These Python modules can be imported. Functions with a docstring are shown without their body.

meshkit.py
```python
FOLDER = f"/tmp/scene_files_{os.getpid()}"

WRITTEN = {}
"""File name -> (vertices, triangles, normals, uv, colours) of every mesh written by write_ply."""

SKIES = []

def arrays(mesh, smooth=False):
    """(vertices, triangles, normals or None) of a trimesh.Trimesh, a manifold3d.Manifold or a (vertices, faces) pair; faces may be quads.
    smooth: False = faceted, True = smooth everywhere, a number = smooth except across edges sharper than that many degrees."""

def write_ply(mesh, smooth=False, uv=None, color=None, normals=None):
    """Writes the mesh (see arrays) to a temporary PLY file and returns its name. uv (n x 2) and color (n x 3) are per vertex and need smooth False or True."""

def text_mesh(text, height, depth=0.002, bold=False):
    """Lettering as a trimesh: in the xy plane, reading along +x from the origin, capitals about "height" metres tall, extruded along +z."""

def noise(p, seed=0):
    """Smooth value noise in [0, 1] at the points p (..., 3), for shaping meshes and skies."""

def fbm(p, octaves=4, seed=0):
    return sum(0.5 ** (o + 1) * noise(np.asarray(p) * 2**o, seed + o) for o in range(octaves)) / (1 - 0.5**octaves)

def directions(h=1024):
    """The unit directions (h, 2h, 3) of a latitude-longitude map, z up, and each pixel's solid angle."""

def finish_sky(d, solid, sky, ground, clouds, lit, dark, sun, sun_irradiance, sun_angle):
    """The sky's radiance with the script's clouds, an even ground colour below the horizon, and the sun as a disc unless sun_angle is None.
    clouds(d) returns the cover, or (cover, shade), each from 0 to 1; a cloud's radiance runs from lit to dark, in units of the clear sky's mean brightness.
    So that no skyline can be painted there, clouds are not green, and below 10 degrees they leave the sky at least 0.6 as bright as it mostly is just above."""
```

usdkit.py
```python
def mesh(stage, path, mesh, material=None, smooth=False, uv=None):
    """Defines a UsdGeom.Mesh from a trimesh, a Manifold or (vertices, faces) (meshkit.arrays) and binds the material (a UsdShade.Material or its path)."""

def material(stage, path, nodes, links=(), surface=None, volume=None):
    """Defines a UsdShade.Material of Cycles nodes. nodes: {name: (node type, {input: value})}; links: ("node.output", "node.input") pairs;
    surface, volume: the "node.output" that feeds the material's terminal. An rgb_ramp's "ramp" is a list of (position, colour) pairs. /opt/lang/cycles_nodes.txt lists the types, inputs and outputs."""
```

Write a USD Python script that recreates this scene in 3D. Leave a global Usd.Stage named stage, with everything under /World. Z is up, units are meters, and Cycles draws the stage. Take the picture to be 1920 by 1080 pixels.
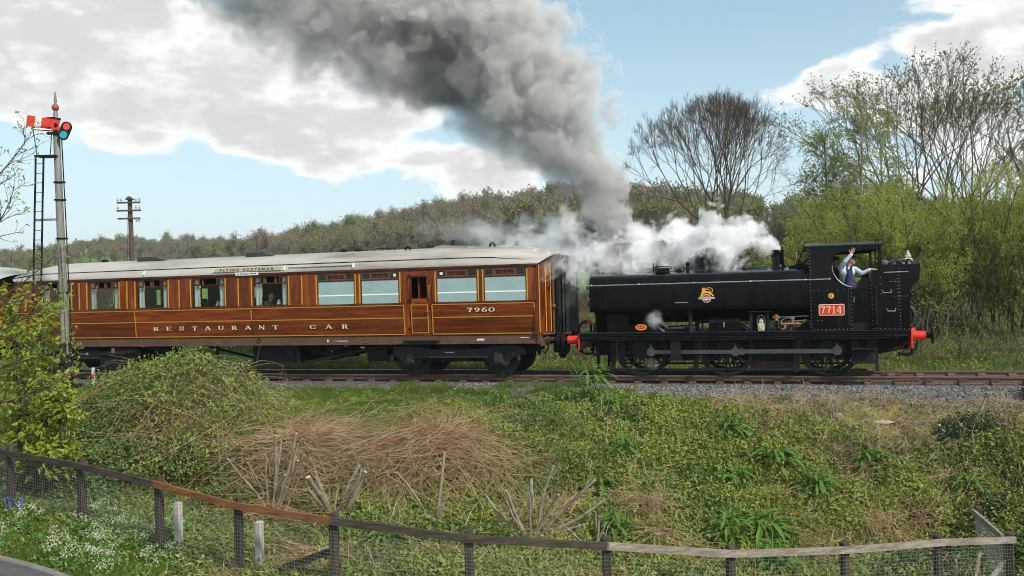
import math, numpy as np, trimesh, usdkit, meshkit
from pxr import Usd, UsdGeom, UsdLux, UsdShade, Gf, Sdf, Vt
from shapely.geometry import Polygon, Point, LineString, box as sbox
from shapely.ops import unary_union
from shapely import affinity
stage = Usd.Stage.CreateInMemory()
UsdGeom.SetStageUpAxis(stage, 'Z'); UsdGeom.SetStageMetersPerUnit(stage, 1.0)
stage.SetDefaultPrim(UsdGeom.Xform.Define(stage, '/World').GetPrim())
UsdGeom.Scope.Define(stage, '/World/Looks')

# ------------------------------------------------------------------ camera
YAW, PITCH, ROLL = -0.2988, 0.0053, 0.0255
EYE = np.array([0.0, -24.5674, 2.363])
cam = UsdGeom.Camera.Define(stage, '/World/camera')
cam.CreateHorizontalApertureAttr(36.0); cam.CreateFocalLengthAttr(36.0 * 1628.4982 / 1920)
cam.CreateExposureAttr(0.3)
def camera_axes():
    cy, sy, cp, sp = math.cos(YAW), math.sin(YAW), math.cos(PITCH), math.sin(PITCH)
    w = np.array([sy * cp, cy * cp, sp]); r = np.array([cy, -sy, 0]); u = np.cross(r, w)
    cr, sr = math.cos(ROLL), math.sin(ROLL)
    return r * cr - u * sr, u * cr + r * sr, w
_r, _u, _w = camera_axes()
cam.AddTransformOp().Set(Gf.Matrix4d(*_r, 0, *_u, 0, *(-_w), 0, *EYE, 1))

# ------------------------------------------------------------------ sun and sky
SUN_I, SUN_ANGLE = 1.0, 6.0
SUN_AZ, SUN_EL = math.radians(122.0), math.radians(43.0)      # towards the sun: azimuth from +y towards +x
SUN_DIR = np.array([math.sin(SUN_AZ) * math.cos(SUN_EL), math.cos(SUN_AZ) * math.cos(SUN_EL), math.sin(SUN_EL)])
sun = UsdLux.DistantLight.Define(stage, '/World/sun')
sun.CreateIntensityAttr(SUN_I); sun.CreateAngleAttr(SUN_ANGLE); sun.CreateNormalizeAttr(True); sun.CreateColorAttr(Gf.Vec3f(1.0, 0.95, 0.87))
_z = SUN_DIR; _x = np.cross([0, 0, 1], _z); _x /= np.linalg.norm(_x); _y = np.cross(_z, _x)
sun.AddTransformOp().Set(Gf.Matrix4d(*_x, 0, *_y, 0, *_z, 0, 0, 0, 0, 1))

class Graph:
    """Collects Cycles nodes: a string value with a dot is a link to another node's output."""
    def __init__(self): self.nodes, self.links, self.k = {}, [], 0
    def n(self, kind, out, **inp):
        self.k += 1; name = f'n{self.k}'; vals = {}
        for a, b in inp.items():
            if isinstance(b, str) and '.' in b: self.links.append((b, f'{name}.{a}'))
            else: vals[a] = b
        self.nodes[name] = (kind, vals)
        return f'{name}.{out}'
    def m(self, op, a, b=0.0, c=0.0, clamp=False):
        return self.n('math', 'value', math_type=op, value1=a, value2=b, value3=c, use_clamp=clamp)
    def mixc(self, fac, a, b, kind='mix'):
        return self.n('mix', 'color', mix_type=kind, fac=fac, color1=a, color2=b)
    def noise(self, vec, scale, detail=3.0, rough=0.55, out='fac', **k):
        return self.n('noise_texture', out, vector=vec, scale=scale, detail=detail, roughness=rough, **k)
    def mapr(self, v, a, b, c, d, kind='linear'):
        return self.n('map_range', 'result', range_type=kind, value=v, from_min=a, from_max=b, to_min=c, to_max=d, clamp=True)
    def ramp(self, fac, stops): return self.n('rgb_ramp', 'color', ramp=stops, fac=fac)
    def build(self, name, surface=None, volume=None):
        return usdkit.material(stage, f'/World/Looks/{name}', self.nodes, self.links, surface=surface, volume=volume)

def sky_look():
    g = Graph()
    d = g.n('texture_coordinate', 'generated')
    sky = g.n('sky_texture', 'color', sky_type='single_scattering', sun_disc=False, sun_elevation=SUN_EL, sun_rotation=SUN_AZ, altitude=100.0, air_density=1.0, aerosol_density=1.2, ozone_density=1.6)
    sx = g.n('separate_xyz', 'x', vector=d); base = sx.split('.')[0]; sy, sz = base + '.y', base + '.z'
    az = g.m('arctan2', sx, sy); el = g.m('arcsine', sz)
    cov = None
    # cumulus banks and clear gaps of this sky: azimuth, elevation, half widths, weight
    for a, e, ra, re, wt in CLOUDS:
        q = g.m('add', g.m('power', g.m('absolute', g.m('divide', g.m('subtract', az, a), ra)), 2.0), g.m('power', g.m('absolute', g.m('divide', g.m('subtract', el, e), re)), 2.0))
        b = g.m('multiply', g.m('exponent', g.m('multiply', q, -1.0)), wt)
        cov = b if cov is None else g.m('add', cov, b)
    flat = g.n('mapping', 'vector', vector=d, scale=(1.0, 1.0, 2.1))
    puff = g.n('voronoi_texture', 'distance', vector=g.n('vector_math', 'vector', math_type='add', vector1=flat, vector2=g.n('vector_math', 'vector', math_type='scale', vector1=g.noise(flat, 9.0, 4.0, .6, 'color'), scale=.09)), scale=11.0, feature='smooth_f1', smoothness=.5, detail=2.0, roughness=.5)
    n1 = g.m('add', g.noise(flat, 6.5, 8.0, 0.58), g.m('multiply', g.m('subtract', .42, puff), .42)); n2 = g.noise(g.n('mapping', 'vector', vector=d, scale=(1.0, 1.0, 2.1), location=(0.03, 0.0, 0.10)), 6.5, 5.0, 0.55)
    fine = g.noise(flat, 3.2, 5.0, 0.6)
    field = g.m('add', g.m('add', cov, 0.06), g.m('multiply', g.m('subtract', n1, 0.5), 2.1))
    cover = g.mapr(field, 0.08, 0.42, 0.0, 1.0, 'smoothstep')
    thick = g.mapr(field, 0.22, 0.8, 0.0, 1.0, 'smoothstep')
    under = g.mapr(g.m('add', g.m('subtract', n2, n1), g.m('multiply', g.m('subtract', fine, 0.5), 0.9)), -0.16, 0.14, 0.0, 1.0, 'smoothstep')
    dark = g.m('multiply', g.m('multiply', thick, under), .72)
    cloud = g.mixc(dark, CLOUD_LIT, CLOUD_DARK)
    # thin veil that whitens the low sky
    veil = g.mapr(el, 0.0, 0.32, 0.75, 0.20, 'smoothstep')
    skyb = g.mixc(veil, g.n('hsv', 'color', hue=0.468, saturation=0.95, value=SKY_GAIN, fac=1.0, color=sky), VEIL)
    col = g.mixc(cover, skyb, cloud)
    return g.build('sky', surface=g.n('background_shader', 'background', color=col, strength=SKY_S))
SKY_S, SKY_GAIN = 0.095, 1.45
CLOUD_LIT, CLOUD_DARK, VEIL = (9.9, 9.8, 9.6), (4.9, 5.0, 5.1), (6.6, 7.7, 8.2)
CLOUDS = [(-.74, .215, .22, .060, .85), (-.50, .27, .16, .06, .60), (-.52, .185, .20, .055, .85), (-.33, .14, .16, .035, .8), (-.46, .095, .14, .016, .5), (-.68, .125, .13, .028, -.8), (-.55, .11, .06, .02, -.4),
          (-.67, .31, .13, .05, .8), (-.82, .30, .10, .05, .9), (-.10, .27, .17, .09, -1.1), (-.08, .16, .13, .03, -.55), (.20, .22, .15, .085, 1.15), (.05, .205, .09, .032, .8), (-.147, .197, .018, .010, .55), (.26, .12, .1, .04, .4), (-.20, .11, .08, .02, .4)]
dome = UsdLux.DomeLight.Define(stage, '/World/sky')
dome.GetPrim().SetCustomDataByKey('kind', 'structure')
UsdShade.MaterialBindingAPI.Apply(dome.GetPrim()).Bind(sky_look())
# ------------------------------------------------------------------ helpers
class MB:
    """Collects shapes into one mesh."""
    def __init__(self): self.v, self.f, self.n = [], [], 0
    def add(self, m):
        v, f = (m.vertices, m.faces) if hasattr(m, 'vertices') else m
        v = np.asarray(v, float); f = np.asarray(f, int)
        if f.shape[1] == 4: f = np.vstack([f[:, [0, 1, 2]], f[:, [0, 2, 3]]])
        self.v.append(v); self.f.append(f + self.n); self.n += len(v); return self
    def mesh(self): return trimesh.Trimesh(np.vstack(self.v), np.vstack(self.f), process=False)
    def box(self, x0, x1, y0, y1, z0, z1, bev=0.0):
        x0, x1, y0, y1, z0, z1 = min(x0, x1), max(x0, x1), min(y0, y1), max(y0, y1), min(z0, z1), max(z0, z1)
        b = min(bev, (x1 - x0) * .45, (y1 - y0) * .45, (z1 - z0) * .45)
        if b <= 0:
            v = [(x, y, z) for x in (x0, x1) for y in (y0, y1) for z in (z0, z1)]
            return self.add((v, [(0, 1, 3, 2), (4, 6, 7, 5), (0, 4, 5, 1), (2, 3, 7, 6), (0, 2, 6, 4), (1, 5, 7, 3)]))
        pts = [(x, y, z) for x in (x0 + b, x1 - b) for y in (y0 + b, y1 - b) for z in (z0, z1)] + [(x, y, z) for x in (x0 + b, x1 - b) for y in (y0, y1) for z in (z0 + b, z1 - b)] + [(x, y, z) for x in (x0, x1) for y in (y0 + b, y1 - b) for z in (z0 + b, z1 - b)]
        return self.add(trimesh.convex.convex_hull(np.array(pts)))
    def obox(self, p, q, w, h, up=(0, 0, 1)):
        """bar of section w (sideways) x h (along up) from p to q"""
        p, q = np.asarray(p, float), np.asarray(q, float); d = q - p; d /= np.linalg.norm(d)
        up = np.asarray(up, float); s = np.cross(d, up)
        if np.linalg.norm(s) < 1e-6: s = np.cross(d, [1, 0, 0])
        s /= np.linalg.norm(s); u = np.cross(s, d)
        v = [e + a * w / 2 * s + b * h / 2 * u for e in (p, q) for a in (-1, 1) for b in (-1, 1)]
        return self.add((v, [(0, 1, 3, 2), (4, 6, 7, 5), (0, 4, 5, 1), (2, 3, 7, 6), (0, 2, 6, 4), (1, 5, 7, 3)]))
    def tube(self, pts, r, n=8, caps=True):
        p = np.asarray(pts, float); k = len(p); r = np.broadcast_to(np.asarray(r, float), (k,))
        t = np.gradient(p, axis=0); t /= np.linalg.norm(t, axis=1, keepdims=True) + 1e-12
        a = np.cross(t[0], [0, 0, 1.0]); a = a if np.linalg.norm(a) > .1 else np.cross(t[0], [1.0, 0, 0]); a /= np.linalg.norm(a)
        ang = np.arange(n) * 2 * np.pi / n; V = []
        for i in range(k):
            a = a - t[i] * (a @ t[i]); a /= np.linalg.norm(a) + 1e-12; b = np.cross(t[i], a)
            V.append(p[i] + r[i] * (np.cos(ang)[:, None] * a + np.sin(ang)[:, None] * b))
        V = np.vstack(V); F = []
        for i in range(k - 1):
            for j in range(n):
                c, d = i * n + j, i * n + (j + 1) % n
                F += [(c, d, d + n), (c, d + n, c + n)]
        if caps:
            V = np.vstack([V, p[:1], p[-1:]])
            for j in range(n): F += [(k * n, (j + 1) % n, j), (k * n + 1, (k - 1) * n + j, (k - 1) * n + (j + 1) % n)]
        return self.add((V, F))
    def cyl(self, p, q, r0, r1=None, n=16): return self.tube([p, q], [r0, r0 if r1 is None else r1], n)
    def prism(self, poly, a, b, axis='y'):
        """polygon extruded from a to b: along y the polygon is (x, z), along x it is (y, z), along z it is (x, y)"""
        lo, hi = min(a, b), max(a, b)
        for g in getattr(poly, 'geoms', [poly]):
            if g.is_empty or g.area < 1e-9: continue
            m = trimesh.creation.extrude_polygon(g, hi - lo, engine='earcut'); v = np.array(m.vertices)
            if axis == 'y': v = np.stack([v[:, 0], hi - v[:, 2], v[:, 1]], 1)
            elif axis == 'x': v = np.stack([lo + v[:, 2], v[:, 0], v[:, 1]], 1)
            else: v = v + [0, 0, lo]
            self.add((v, m.faces))
        return self
    def lathe(self, prof, c, n=24, axis='z'):
        """profile (radius, height) turned about an axis through c"""
        pr = np.asarray(prof, float); ang = np.arange(n) * 2 * np.pi / n; k = len(pr)
        V = np.stack([pr[:, None, 0] * np.cos(ang), pr[:, None, 0] * np.sin(ang), np.repeat(pr[:, 1:2], n, 1)], -1).reshape(-1, 3)
        F = []
        for i in range(k - 1):
            for j in range(n):
                a, b = i * n + j, i * n + (j + 1) % n
                F += [(a, b, b + n), (a, b + n, a + n)]
        if axis == 'x': V = V[:, [2, 0, 1]]
        elif axis == 'y': V = V[:, [1, 2, 0]]
        return self.add((V + np.asarray(c, float), F))
    def ball(self, c, r, sub=2):
        m = trimesh.creation.icosphere(subdivisions=sub); return self.add((m.vertices * np.broadcast_to(np.asarray(r, float), (3,)) + np.asarray(c, float), m.faces))
def count_name(parent, name):
    k, path = 0, f'{parent}/{name}'
    while stage.GetPrimAtPath(path): k += 1; path = f'{parent}/{name}_{k:03d}'
    return path
_next = {}
def free_path(parent, name):
    k = _next.get((parent, name), -1) + 1; _next[(parent, name)] = k
    return f'{parent}/{name}' if k == 0 else f'{parent}/{name}_{k:03d}'
def tag(prim, label=None, cat=None, group=None, kind=None):
    for k, v in (('label', label), ('category', cat), ('group', group), ('kind', kind)):
        if v: prim.SetCustomDataByKey(k, v)
SPLIT = {'lamp_bracket', 'pipe_trap', 'coupling_gear', 'marking', 'hinge', 'bracket', 'motion_gear', 'roof_torpedo', 'lifting_eye', 'brake_bracket', 'toolbox_bracket', 'top_feed_pipe', 'lamp_iron', 'lettering', 'knob'}
def part(name, mb, mat, parent, smooth=False, label=None, kind=None, uv=None):
    if name in SPLIT and isinstance(mb, MB) and len(mb.v) > 1:
        n0 = 0
        for v, f in zip(mb.v, mb.f):
            last = part(name, MB().add((v, f - n0)), mat, parent, smooth, label, kind); n0 += len(v)
        return last
    path = free_path(str(parent), name)
    m = usdkit.mesh(stage, path, mb.mesh() if isinstance(mb, MB) else mb, mat, smooth, uv)
    tag(m.GetPrim(), label=label, kind=kind); return path
def thing(name, label, cat, loc=(0, 0, 0), rz=0.0, group=None, sc=None):
    path = free_path('/World', name); x = UsdGeom.Xform.Define(stage, path)
    x.AddTranslateOp().Set(Gf.Vec3d(*map(float, loc)))
    if rz: x.AddRotateZOp().Set(float(rz))
    if sc is not None: x.AddScaleOp().Set(Gf.Vec3f(*np.broadcast_to(sc, 3).astype(float).tolist()))
    tag(x.GetPrim(), label, cat, group); return path
def solo(name, mb, mat, label=None, cat=None, group=None, kind=None, smooth=False):
    path = free_path('/World', name)
    m = usdkit.mesh(stage, path, mb.mesh() if isinstance(mb, MB) else mb, mat, smooth)
    tag(m.GetPrim(), label, cat, group, kind); return path
def copy_of(src, name, label, cat, loc, rz=0.0, group=None, sc=None):
    path = thing(name, label, cat, loc, rz, group, sc); p = stage.GetPrimAtPath(path)
    p.GetReferences().AddInternalReference(src); p.SetInstanceable(True); return path
def arc(cx, cz, r, a0, a1, n=8, rz=None):
    rz = r if rz is None else rz
    return [(cx + r * math.cos(math.radians(a0 + (a1 - a0) * i / n)), cz + rz * math.sin(math.radians(a0 + (a1 - a0) * i / n))) for i in range(n + 1)]
def bez(pts, n=12):
    """smooth curve through points (Catmull-Rom)"""
    p = np.asarray(pts, float); p = np.vstack([2 * p[0] - p[1], p, 2 * p[-1] - p[-2]]); out = []
    for i in range(1, len(p) - 2):
        for t in np.linspace(0, 1, n, endpoint=False):
            out.append(.5 * (2 * p[i] + (p[i + 1] - p[i - 1]) * t + (2 * p[i - 1] - 5 * p[i] + 4 * p[i + 1] - p[i + 2]) * t * t + (3 * p[i] - p[i - 1] - 3 * p[i + 1] + p[i + 2]) * t ** 3))
    out.append(p[-2]); return np.array(out)
def letters(text, size, pitch=None, weight=.17, wide=1.0):
    """seriffed capitals and figures as shapely polygons, baseline at y = 0; returns [(polygon, x offset)]"""
    T, S = weight, weight * .45
    def st(pts, w): return LineString(pts).buffer(w / 2, cap_style=2, join_style=2)
    def serif(x, y, w=.30): return sbox(x - w / 2, y - .035, x + w / 2, y + .045) if y < .5 else sbox(x - w / 2, y - .045, x + w / 2, y + .035)
    def ring(cx, cy, rx, ry, t=T, s=S):
        o = affinity.scale(Point(0, 0).buffer(1, 24), rx, ry); i = affinity.scale(Point(0, 0).buffer(1, 24), rx - t, ry - s)
        return affinity.translate(o.difference(i), cx, cy)
    def one(c):
        if c == 'T': return [st([(.4, 0), (.4, 1)], T), sbox(0, .93, .8, 1), sbox(0, .72, .06, 1), sbox(.74, .72, .8, 1), serif(.4, 0)], .8
        if c == 'E': return [st([(.15, 0), (.15, 1)], T), sbox(0, .93, .72, 1), sbox(0, 0, .74, .07), sbox(.15, .47, .55, .54), sbox(.66, .74, .72, 1), sbox(.68, 0, .74, .26), sbox(.5, .38, .55, .63)], .76
        if c == 'R': return [st([(.17, 0), (.17, 1)], T), serif(.17, 0), sbox(0, .94, .4, 1), ring(.40, .74, .34, .26).intersection(sbox(.36, 0, 1, 1.1)), sbox(.17, .94, .4, 1), sbox(.17, .48, .42, .54), st([(.42, .5), (.72, 0)], T), serif(.76, 0, .2)], .86
        if c == 'S': return [ring(.36, .74, .34, .27).difference(sbox(.36, .3, 1, .72)).union(ring(.36, .27, .36, .27).difference(sbox(-.1, .29, .36, .8))), sbox(.62, .68, .69, .98), sbox(0, .02, .06, .34)], .74
        if c == 'A': return [st([(.08, 0), (.42, 1.0)], S * 1.3), st([(.42, 1.0), (.78, 0)], T), sbox(.2, .28, .66, .35), serif(.08, 0, .24), serif(.78, 0, .28)], .9
        if c == 'U': return [st([(.16, 1), (.16, .35)], T), st([(.7, 1), (.7, .35)], S), ring(.43, .36, .355, .36).intersection(sbox(0, -.1, 1, .36)), serif(.16, 1), serif(.7, 1, .26)], .88
        if c == 'N': return [st([(.12, 0), (.12, 1)], S), st([(.1, 1), (.76, 0)], T), st([(.76, 0), (.76, 1)], S), serif(.12, 0, .24), serif(.76, 1, .24), sbox(0, .95, .2, 1)], .9
        if c == 'C': return [ring(.44, .5, .44, .5).difference(sbox(.6, .3, 1.1, .7)), sbox(.76, .66, .83, .98)], .86
        if c in '0O': return [ring(.4, .5, .4, .5)], .8
        if c == '7': return [sbox(.02, .86, .68, 1), sbox(.02, .68, .08, 1), st([(.64, .92), (.42, .5), (.3, 0)], T)], .72
        if c == '1': return [st([(.25, 0), (.25, 1)], T), serif(.25, 0, .42), st([(.25, .95), (.05, .82)], S * 1.4)], .5
        if c == '4': return [st([(.54, 0), (.54, 1)], T), sbox(0, .24, .74, .32), st([(.5, .98), (.03, .28)], S * 1.4), serif(.54, 0, .34)], .76
        if c == '6': return [ring(.35, .3, .35, .3), st([(.1, .3), (.14, .65), (.34, .93), (.6, .96)], T * .8)], .72
        if c == '9': return [affinity.rotate(unary_union([ring(.35, .3, .35, .3), st([(.1, .3), (.14, .65), (.34, .93), (.6, .96)], T * .8)]), 180, origin=(.35, .5))], .72
        return [], .5
    x, out = 0.0, []
    for c in text:
        g, w = one(c)
        if g: out.append((affinity.scale(unary_union(g), size * wide, size, origin=(0, 0)), x))
        x += pitch if pitch else (w + .14) * size * wide
    return out, x
# ------------------------------------------------------------------ materials
def paint(name, c, rough=.4, var=.25, scale=6.0, spec=.5, metal=0.0, bump=0.0, dirt=None, dirt_amt=.5, coat=0.0, stretch=None):
    g = Graph(); p = g.n('geometry', 'position')
    if stretch: p = g.n('mapping', 'vector', vector=p, scale=stretch)
    n = g.noise(p, scale, 5.0, .6)
    a = tuple(x * (1 - var) for x in c); b = tuple(min(1, x * (1 + var)) for x in c)
    col = g.ramp(n, [(.3, a), (.7, b)])
    if dirt:
        d = g.mapr(g.noise(p, scale * .37, 6.0, .65), .48, .72, 0, dirt_amt, 'smoothstep'); col = g.mixc(d, col, dirt)
    k = dict(base_color=col, roughness=g.mapr(n, .3, .7, max(rough - .08, .02), min(1, rough + .1)), specular_ior_level=spec, metallic=metal, coat_weight=coat, coat_roughness=.12)
    if bump: k['normal'] = g.n('bump', 'normal', height=g.noise(p, scale * 4, 4.0), strength=bump, distance=.02)
    return g.build(name, surface=g.n('principled_bsdf', 'BSDF', **k))
M = {}
M['black'] = paint('black_gloss_paint', (.0028, .0028, .003), .13, .3, 2.0, spec=.22, dirt=(.018, .016, .013), dirt_amt=.35, stretch=(2.2, 2.2, .35))
M['frame'] = paint('black_frame_paint', (.010, .0096, .009), .6, .35, 4.0, spec=.22, dirt=(.036, .031, .025), dirt_amt=.6)
M['bogie'] = paint('grey_bogie_frame', (.030, .029, .027), .6, .3, 4.0, spec=.3, dirt=(.06, .052, .042), dirt_amt=.6)
M['box_black'] = paint('tarred_boards', (.005, .005, .0055), .6, .3, 8.0, spec=.25)
M['wheel'] = paint('wheel_iron', (.018, .0175, .016), .6, .35, 5.0, spec=.25, dirt=(.05, .043, .036), dirt_amt=.6)
M['steel'] = paint('bright_steel', (.42, .40, .36), .38, .15, 9.0, metal=.75, dirt=(.20, .17, .13), dirt_amt=.6)
M['rod'] = paint('oily_rod_steel', (.21, .20, .175), .42, .2, 7.0, metal=.6, dirt=(.10, .085, .065), dirt_amt=.6)
M['rail_steel'] = paint('worn_rail_head', (.55, .55, .55), .3, .15, 5.0, metal=.9)
M['red'] = paint('signal_red_paint', (.66, .030, .014), .35, .12, 7.0, dirt=(.35, .03, .02), dirt_amt=.4)
M['brass'] = paint('brass', (.62, .40, .13), .3, .15, 9.0, metal=.85)
M['copper'] = paint('copper_pipe', (.50, .27, .15), .38, .2, 9.0, metal=.8)
M['cream'] = paint('cream_numeral', (.72, .60, .36), .45, .08)
M['gold'] = paint('gold_lining', (.52, .26, .018), .45, .12, 5.0)
M['orange'] = paint('emblem_gold', (.80, .36, .012), .4, .1, 15.0)
M['white'] = paint('white_paint', (.72, .71, .67), .5, .12, 12.0, dirt=(.45, .42, .36), dirt_amt=.6)
M['black_letter'] = paint('black_lettering', (.012, .011, .010), .5, .1)
M['yellow'] = paint('yellow_disc', (.80, .42, .015), .4, .05)
M['rubber'] = paint('black_rubber', (.016, .016, .016), .65, .2, 20.0)
M['rust'] = paint('rusty_iron', (.105, .052, .030), .75, .35, 14.0, dirt=(.17, .075, .035), dirt_amt=.7, bump=.3)
M['rail'] = paint('rail_side', (.110, .056, .034), .72, .25, 3.0, dirt=(.16, .08, .045), dirt_amt=.5, stretch=(.3, 1, 2))
M['coal'] = paint('coal', (.012, .012, .013), .35, .4, 20.0, bump=.4)
M['ashpan'] = paint('burnt_plate', (.055, .026, .022), .75, .35, 6.0)
M['olive'] = paint('cab_interior_paint', (.28, .26, .13), .5, .12, 5.0)
M['roof'] = paint('canvas_roof_paint', (.40, .38, .34), .75, .10, 1.0, dirt=(.15, .125, .10), dirt_amt=.85, stretch=(.45, 2.2, 2.2), bump=.12)
M['solebar'] = paint('brown_solebar', (.10, .050, .028), .65, .25, 3.0, dirt=(.05, .035, .028), dirt_amt=.5)
M['bellows'] = paint('bellows_cloth', (.016, .017, .015), .75, .3, 8.0)
M['gangway'] = paint('gangway_plate', (.040, .048, .038), .55, .25, 5.0)
M['seat'] = paint('dark_seat_cloth', (.012, .014, .013), .9, .3, 20.0)
M['inside'] = paint('dark_panelling', (.045, .022, .012), .6, .3, 4.0)
M['cloth'] = paint('white_table_linen', (.66, .66, .64), .8, .05, 30.0)
M['skin'] = paint('skin', (.47, .25, .17), .5, .08, 30.0)
M['shirt'] = paint('pale_blue_shirt', (.50, .58, .70), .8, .06, 25.0, bump=.1)
M['navy'] = paint('navy_cloth', (.012, .022, .070), .8, .2, 25.0, bump=.1)
M['dark_cloth'] = paint('dark_cloth', (.012, .012, .014), .85, .2, 25.0)
M['green_cloth'] = paint('dark_green_cloth', (.020, .060, .040), .85, .15, 25.0)
M['hair'] = paint('brown_hair', (.035, .022, .014), .6, .3, 40.0)
M['cyan'] = None
def teak(name, s, base=1.0):
    g = Graph(); p = g.n('geometry', 'position')
    q = g.n('mapping', 'vector', vector=p, scale=s)
    w = g.noise(q, 1.0, 6.0, .62, distortion=.6); fine = g.noise(g.n('mapping', 'vector', vector=p, scale=tuple(x * 5 for x in s)), 1.0, 3.0, .6)
    col = g.ramp(g.m('add', w, g.m('multiply', g.m('subtract', fine, .5), .22)), [(.22, (.042 * base, .0078 * base, .0015 * base)), (.46, (.14 * base, .026 * base, .0042 * base)), (.62, (.23 * base, .050 * base, .0075 * base)), (.80, (.35 * base, .090 * base, .014 * base))])
    col = g.n('hsv', 'color', hue=.5, saturation=1.0, fac=1.0, value=g.mapr(g.n('object_info', 'random'), 0, 1, .72, 1.28), color=col)
    return g.build(name, surface=g.n('principled_bsdf', 'BSDF', base_color=col, roughness=.34, coat_weight=.22, coat_roughness=.08, specular_ior_level=.3))
M['teak_h'] = teak('varnished_teak_lengthwise', (.55, 3.0, 7.5))
M['teak_v'] = teak('varnished_teak_upright', (6.5, 3.0, .7), .92)
M['teak_dark'] = teak('varnished_teak_moulding', (1.0, 2.0, 6.0), .5)
def glass_pane():
    g = Graph()
    return g.build('window_glass', surface=g.n('mix_closure', 'closure', fac=g.n('math', 'value', math_type='multiply_add', value1=g.n('fresnel', 'fac', IOR=1.5), value2=.55, value3=.0), closure1=g.n('transparent_bsdf', 'BSDF', color=(.93, .95, .94)), closure2=g.n('glossy_bsdf', 'BSDF', color=(1, 1, 1), roughness=.02)))
M['glass'] = glass_pane()
def frosted():
    g = Graph(); p = g.n('geometry', 'position'); n = g.noise(p, 1.6, 3.0)
    return g.build('frosted_glass', surface=g.n('principled_bsdf', 'BSDF', base_color=g.ramp(n, [(.3, (.27, .38, .37)), (.7, (.33, .44, .43))]), roughness=.22, specular_ior_level=.6))
M['frosted'] = frosted()
def dark_glass():
    g = Graph(); return g.build('dark_toplight_glass', surface=g.n('principled_bsdf', 'BSDF', base_color=(.02, .022, .016), roughness=.08, specular_ior_level=.5))
M['dark_glass'] = dark_glass()
def curtain_look(name, dots):
    g = Graph(); p = g.n('geometry', 'position')
    col = (.84, .88, .85)
    if dots:
        v = g.n('voronoi_texture', 'distance', vector=p, scale=24.0)
        col = g.mixc(g.mapr(v, .26, .42, 1, 0), (.78, .76, .70), (.30, .04, .035))
    return g.build(name, surface=g.n('principled_bsdf', 'BSDF', base_color=col, roughness=.85))
M['curtain'], M['curtain_dots'] = curtain_look('pale_curtain', False), curtain_look('patterned_curtain', True)
# ------------------------------------------------------------------ growing things: helpers
def unit(a): return a / (np.linalg.norm(a, axis=-1, keepdims=True) + 1e-12)
def tubes(P, R, n=4):
    """many polylines at once: P (b, k, 3), R (b, k)"""
    b, k, _ = P.shape; T = unit(np.gradient(P, axis=1)); ref = np.where(np.abs(T[:, :1, 2:3]) < .9, [0, 0, 1.0], [1.0, 0, 0])
    A = unit(np.cross(T, np.broadcast_to(ref, T.shape))); B = np.cross(T, A); ang = np.arange(n) * 2 * np.pi / n
    V = P[:, :, None] + R[:, :, None, None] * (np.cos(ang)[None, None, :, None] * A[:, :, None] + np.sin(ang)[None, None, :, None] * B[:, :, None])
    i, j = np.meshgrid(np.arange(k - 1), np.arange(n), indexing='ij')
    q = np.stack([i * n + j, i * n + (j + 1) % n, (i + 1) * n + (j + 1) % n, (i + 1) * n + j], -1).reshape(-1, 4)
    F = (q[None] + (np.arange(b) * k * n)[:, None, None]).reshape(-1, 4)
    return V.reshape(-1, 3), np.vstack([F[:, [0, 1, 2]], F[:, [0, 2, 3]]])
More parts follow.
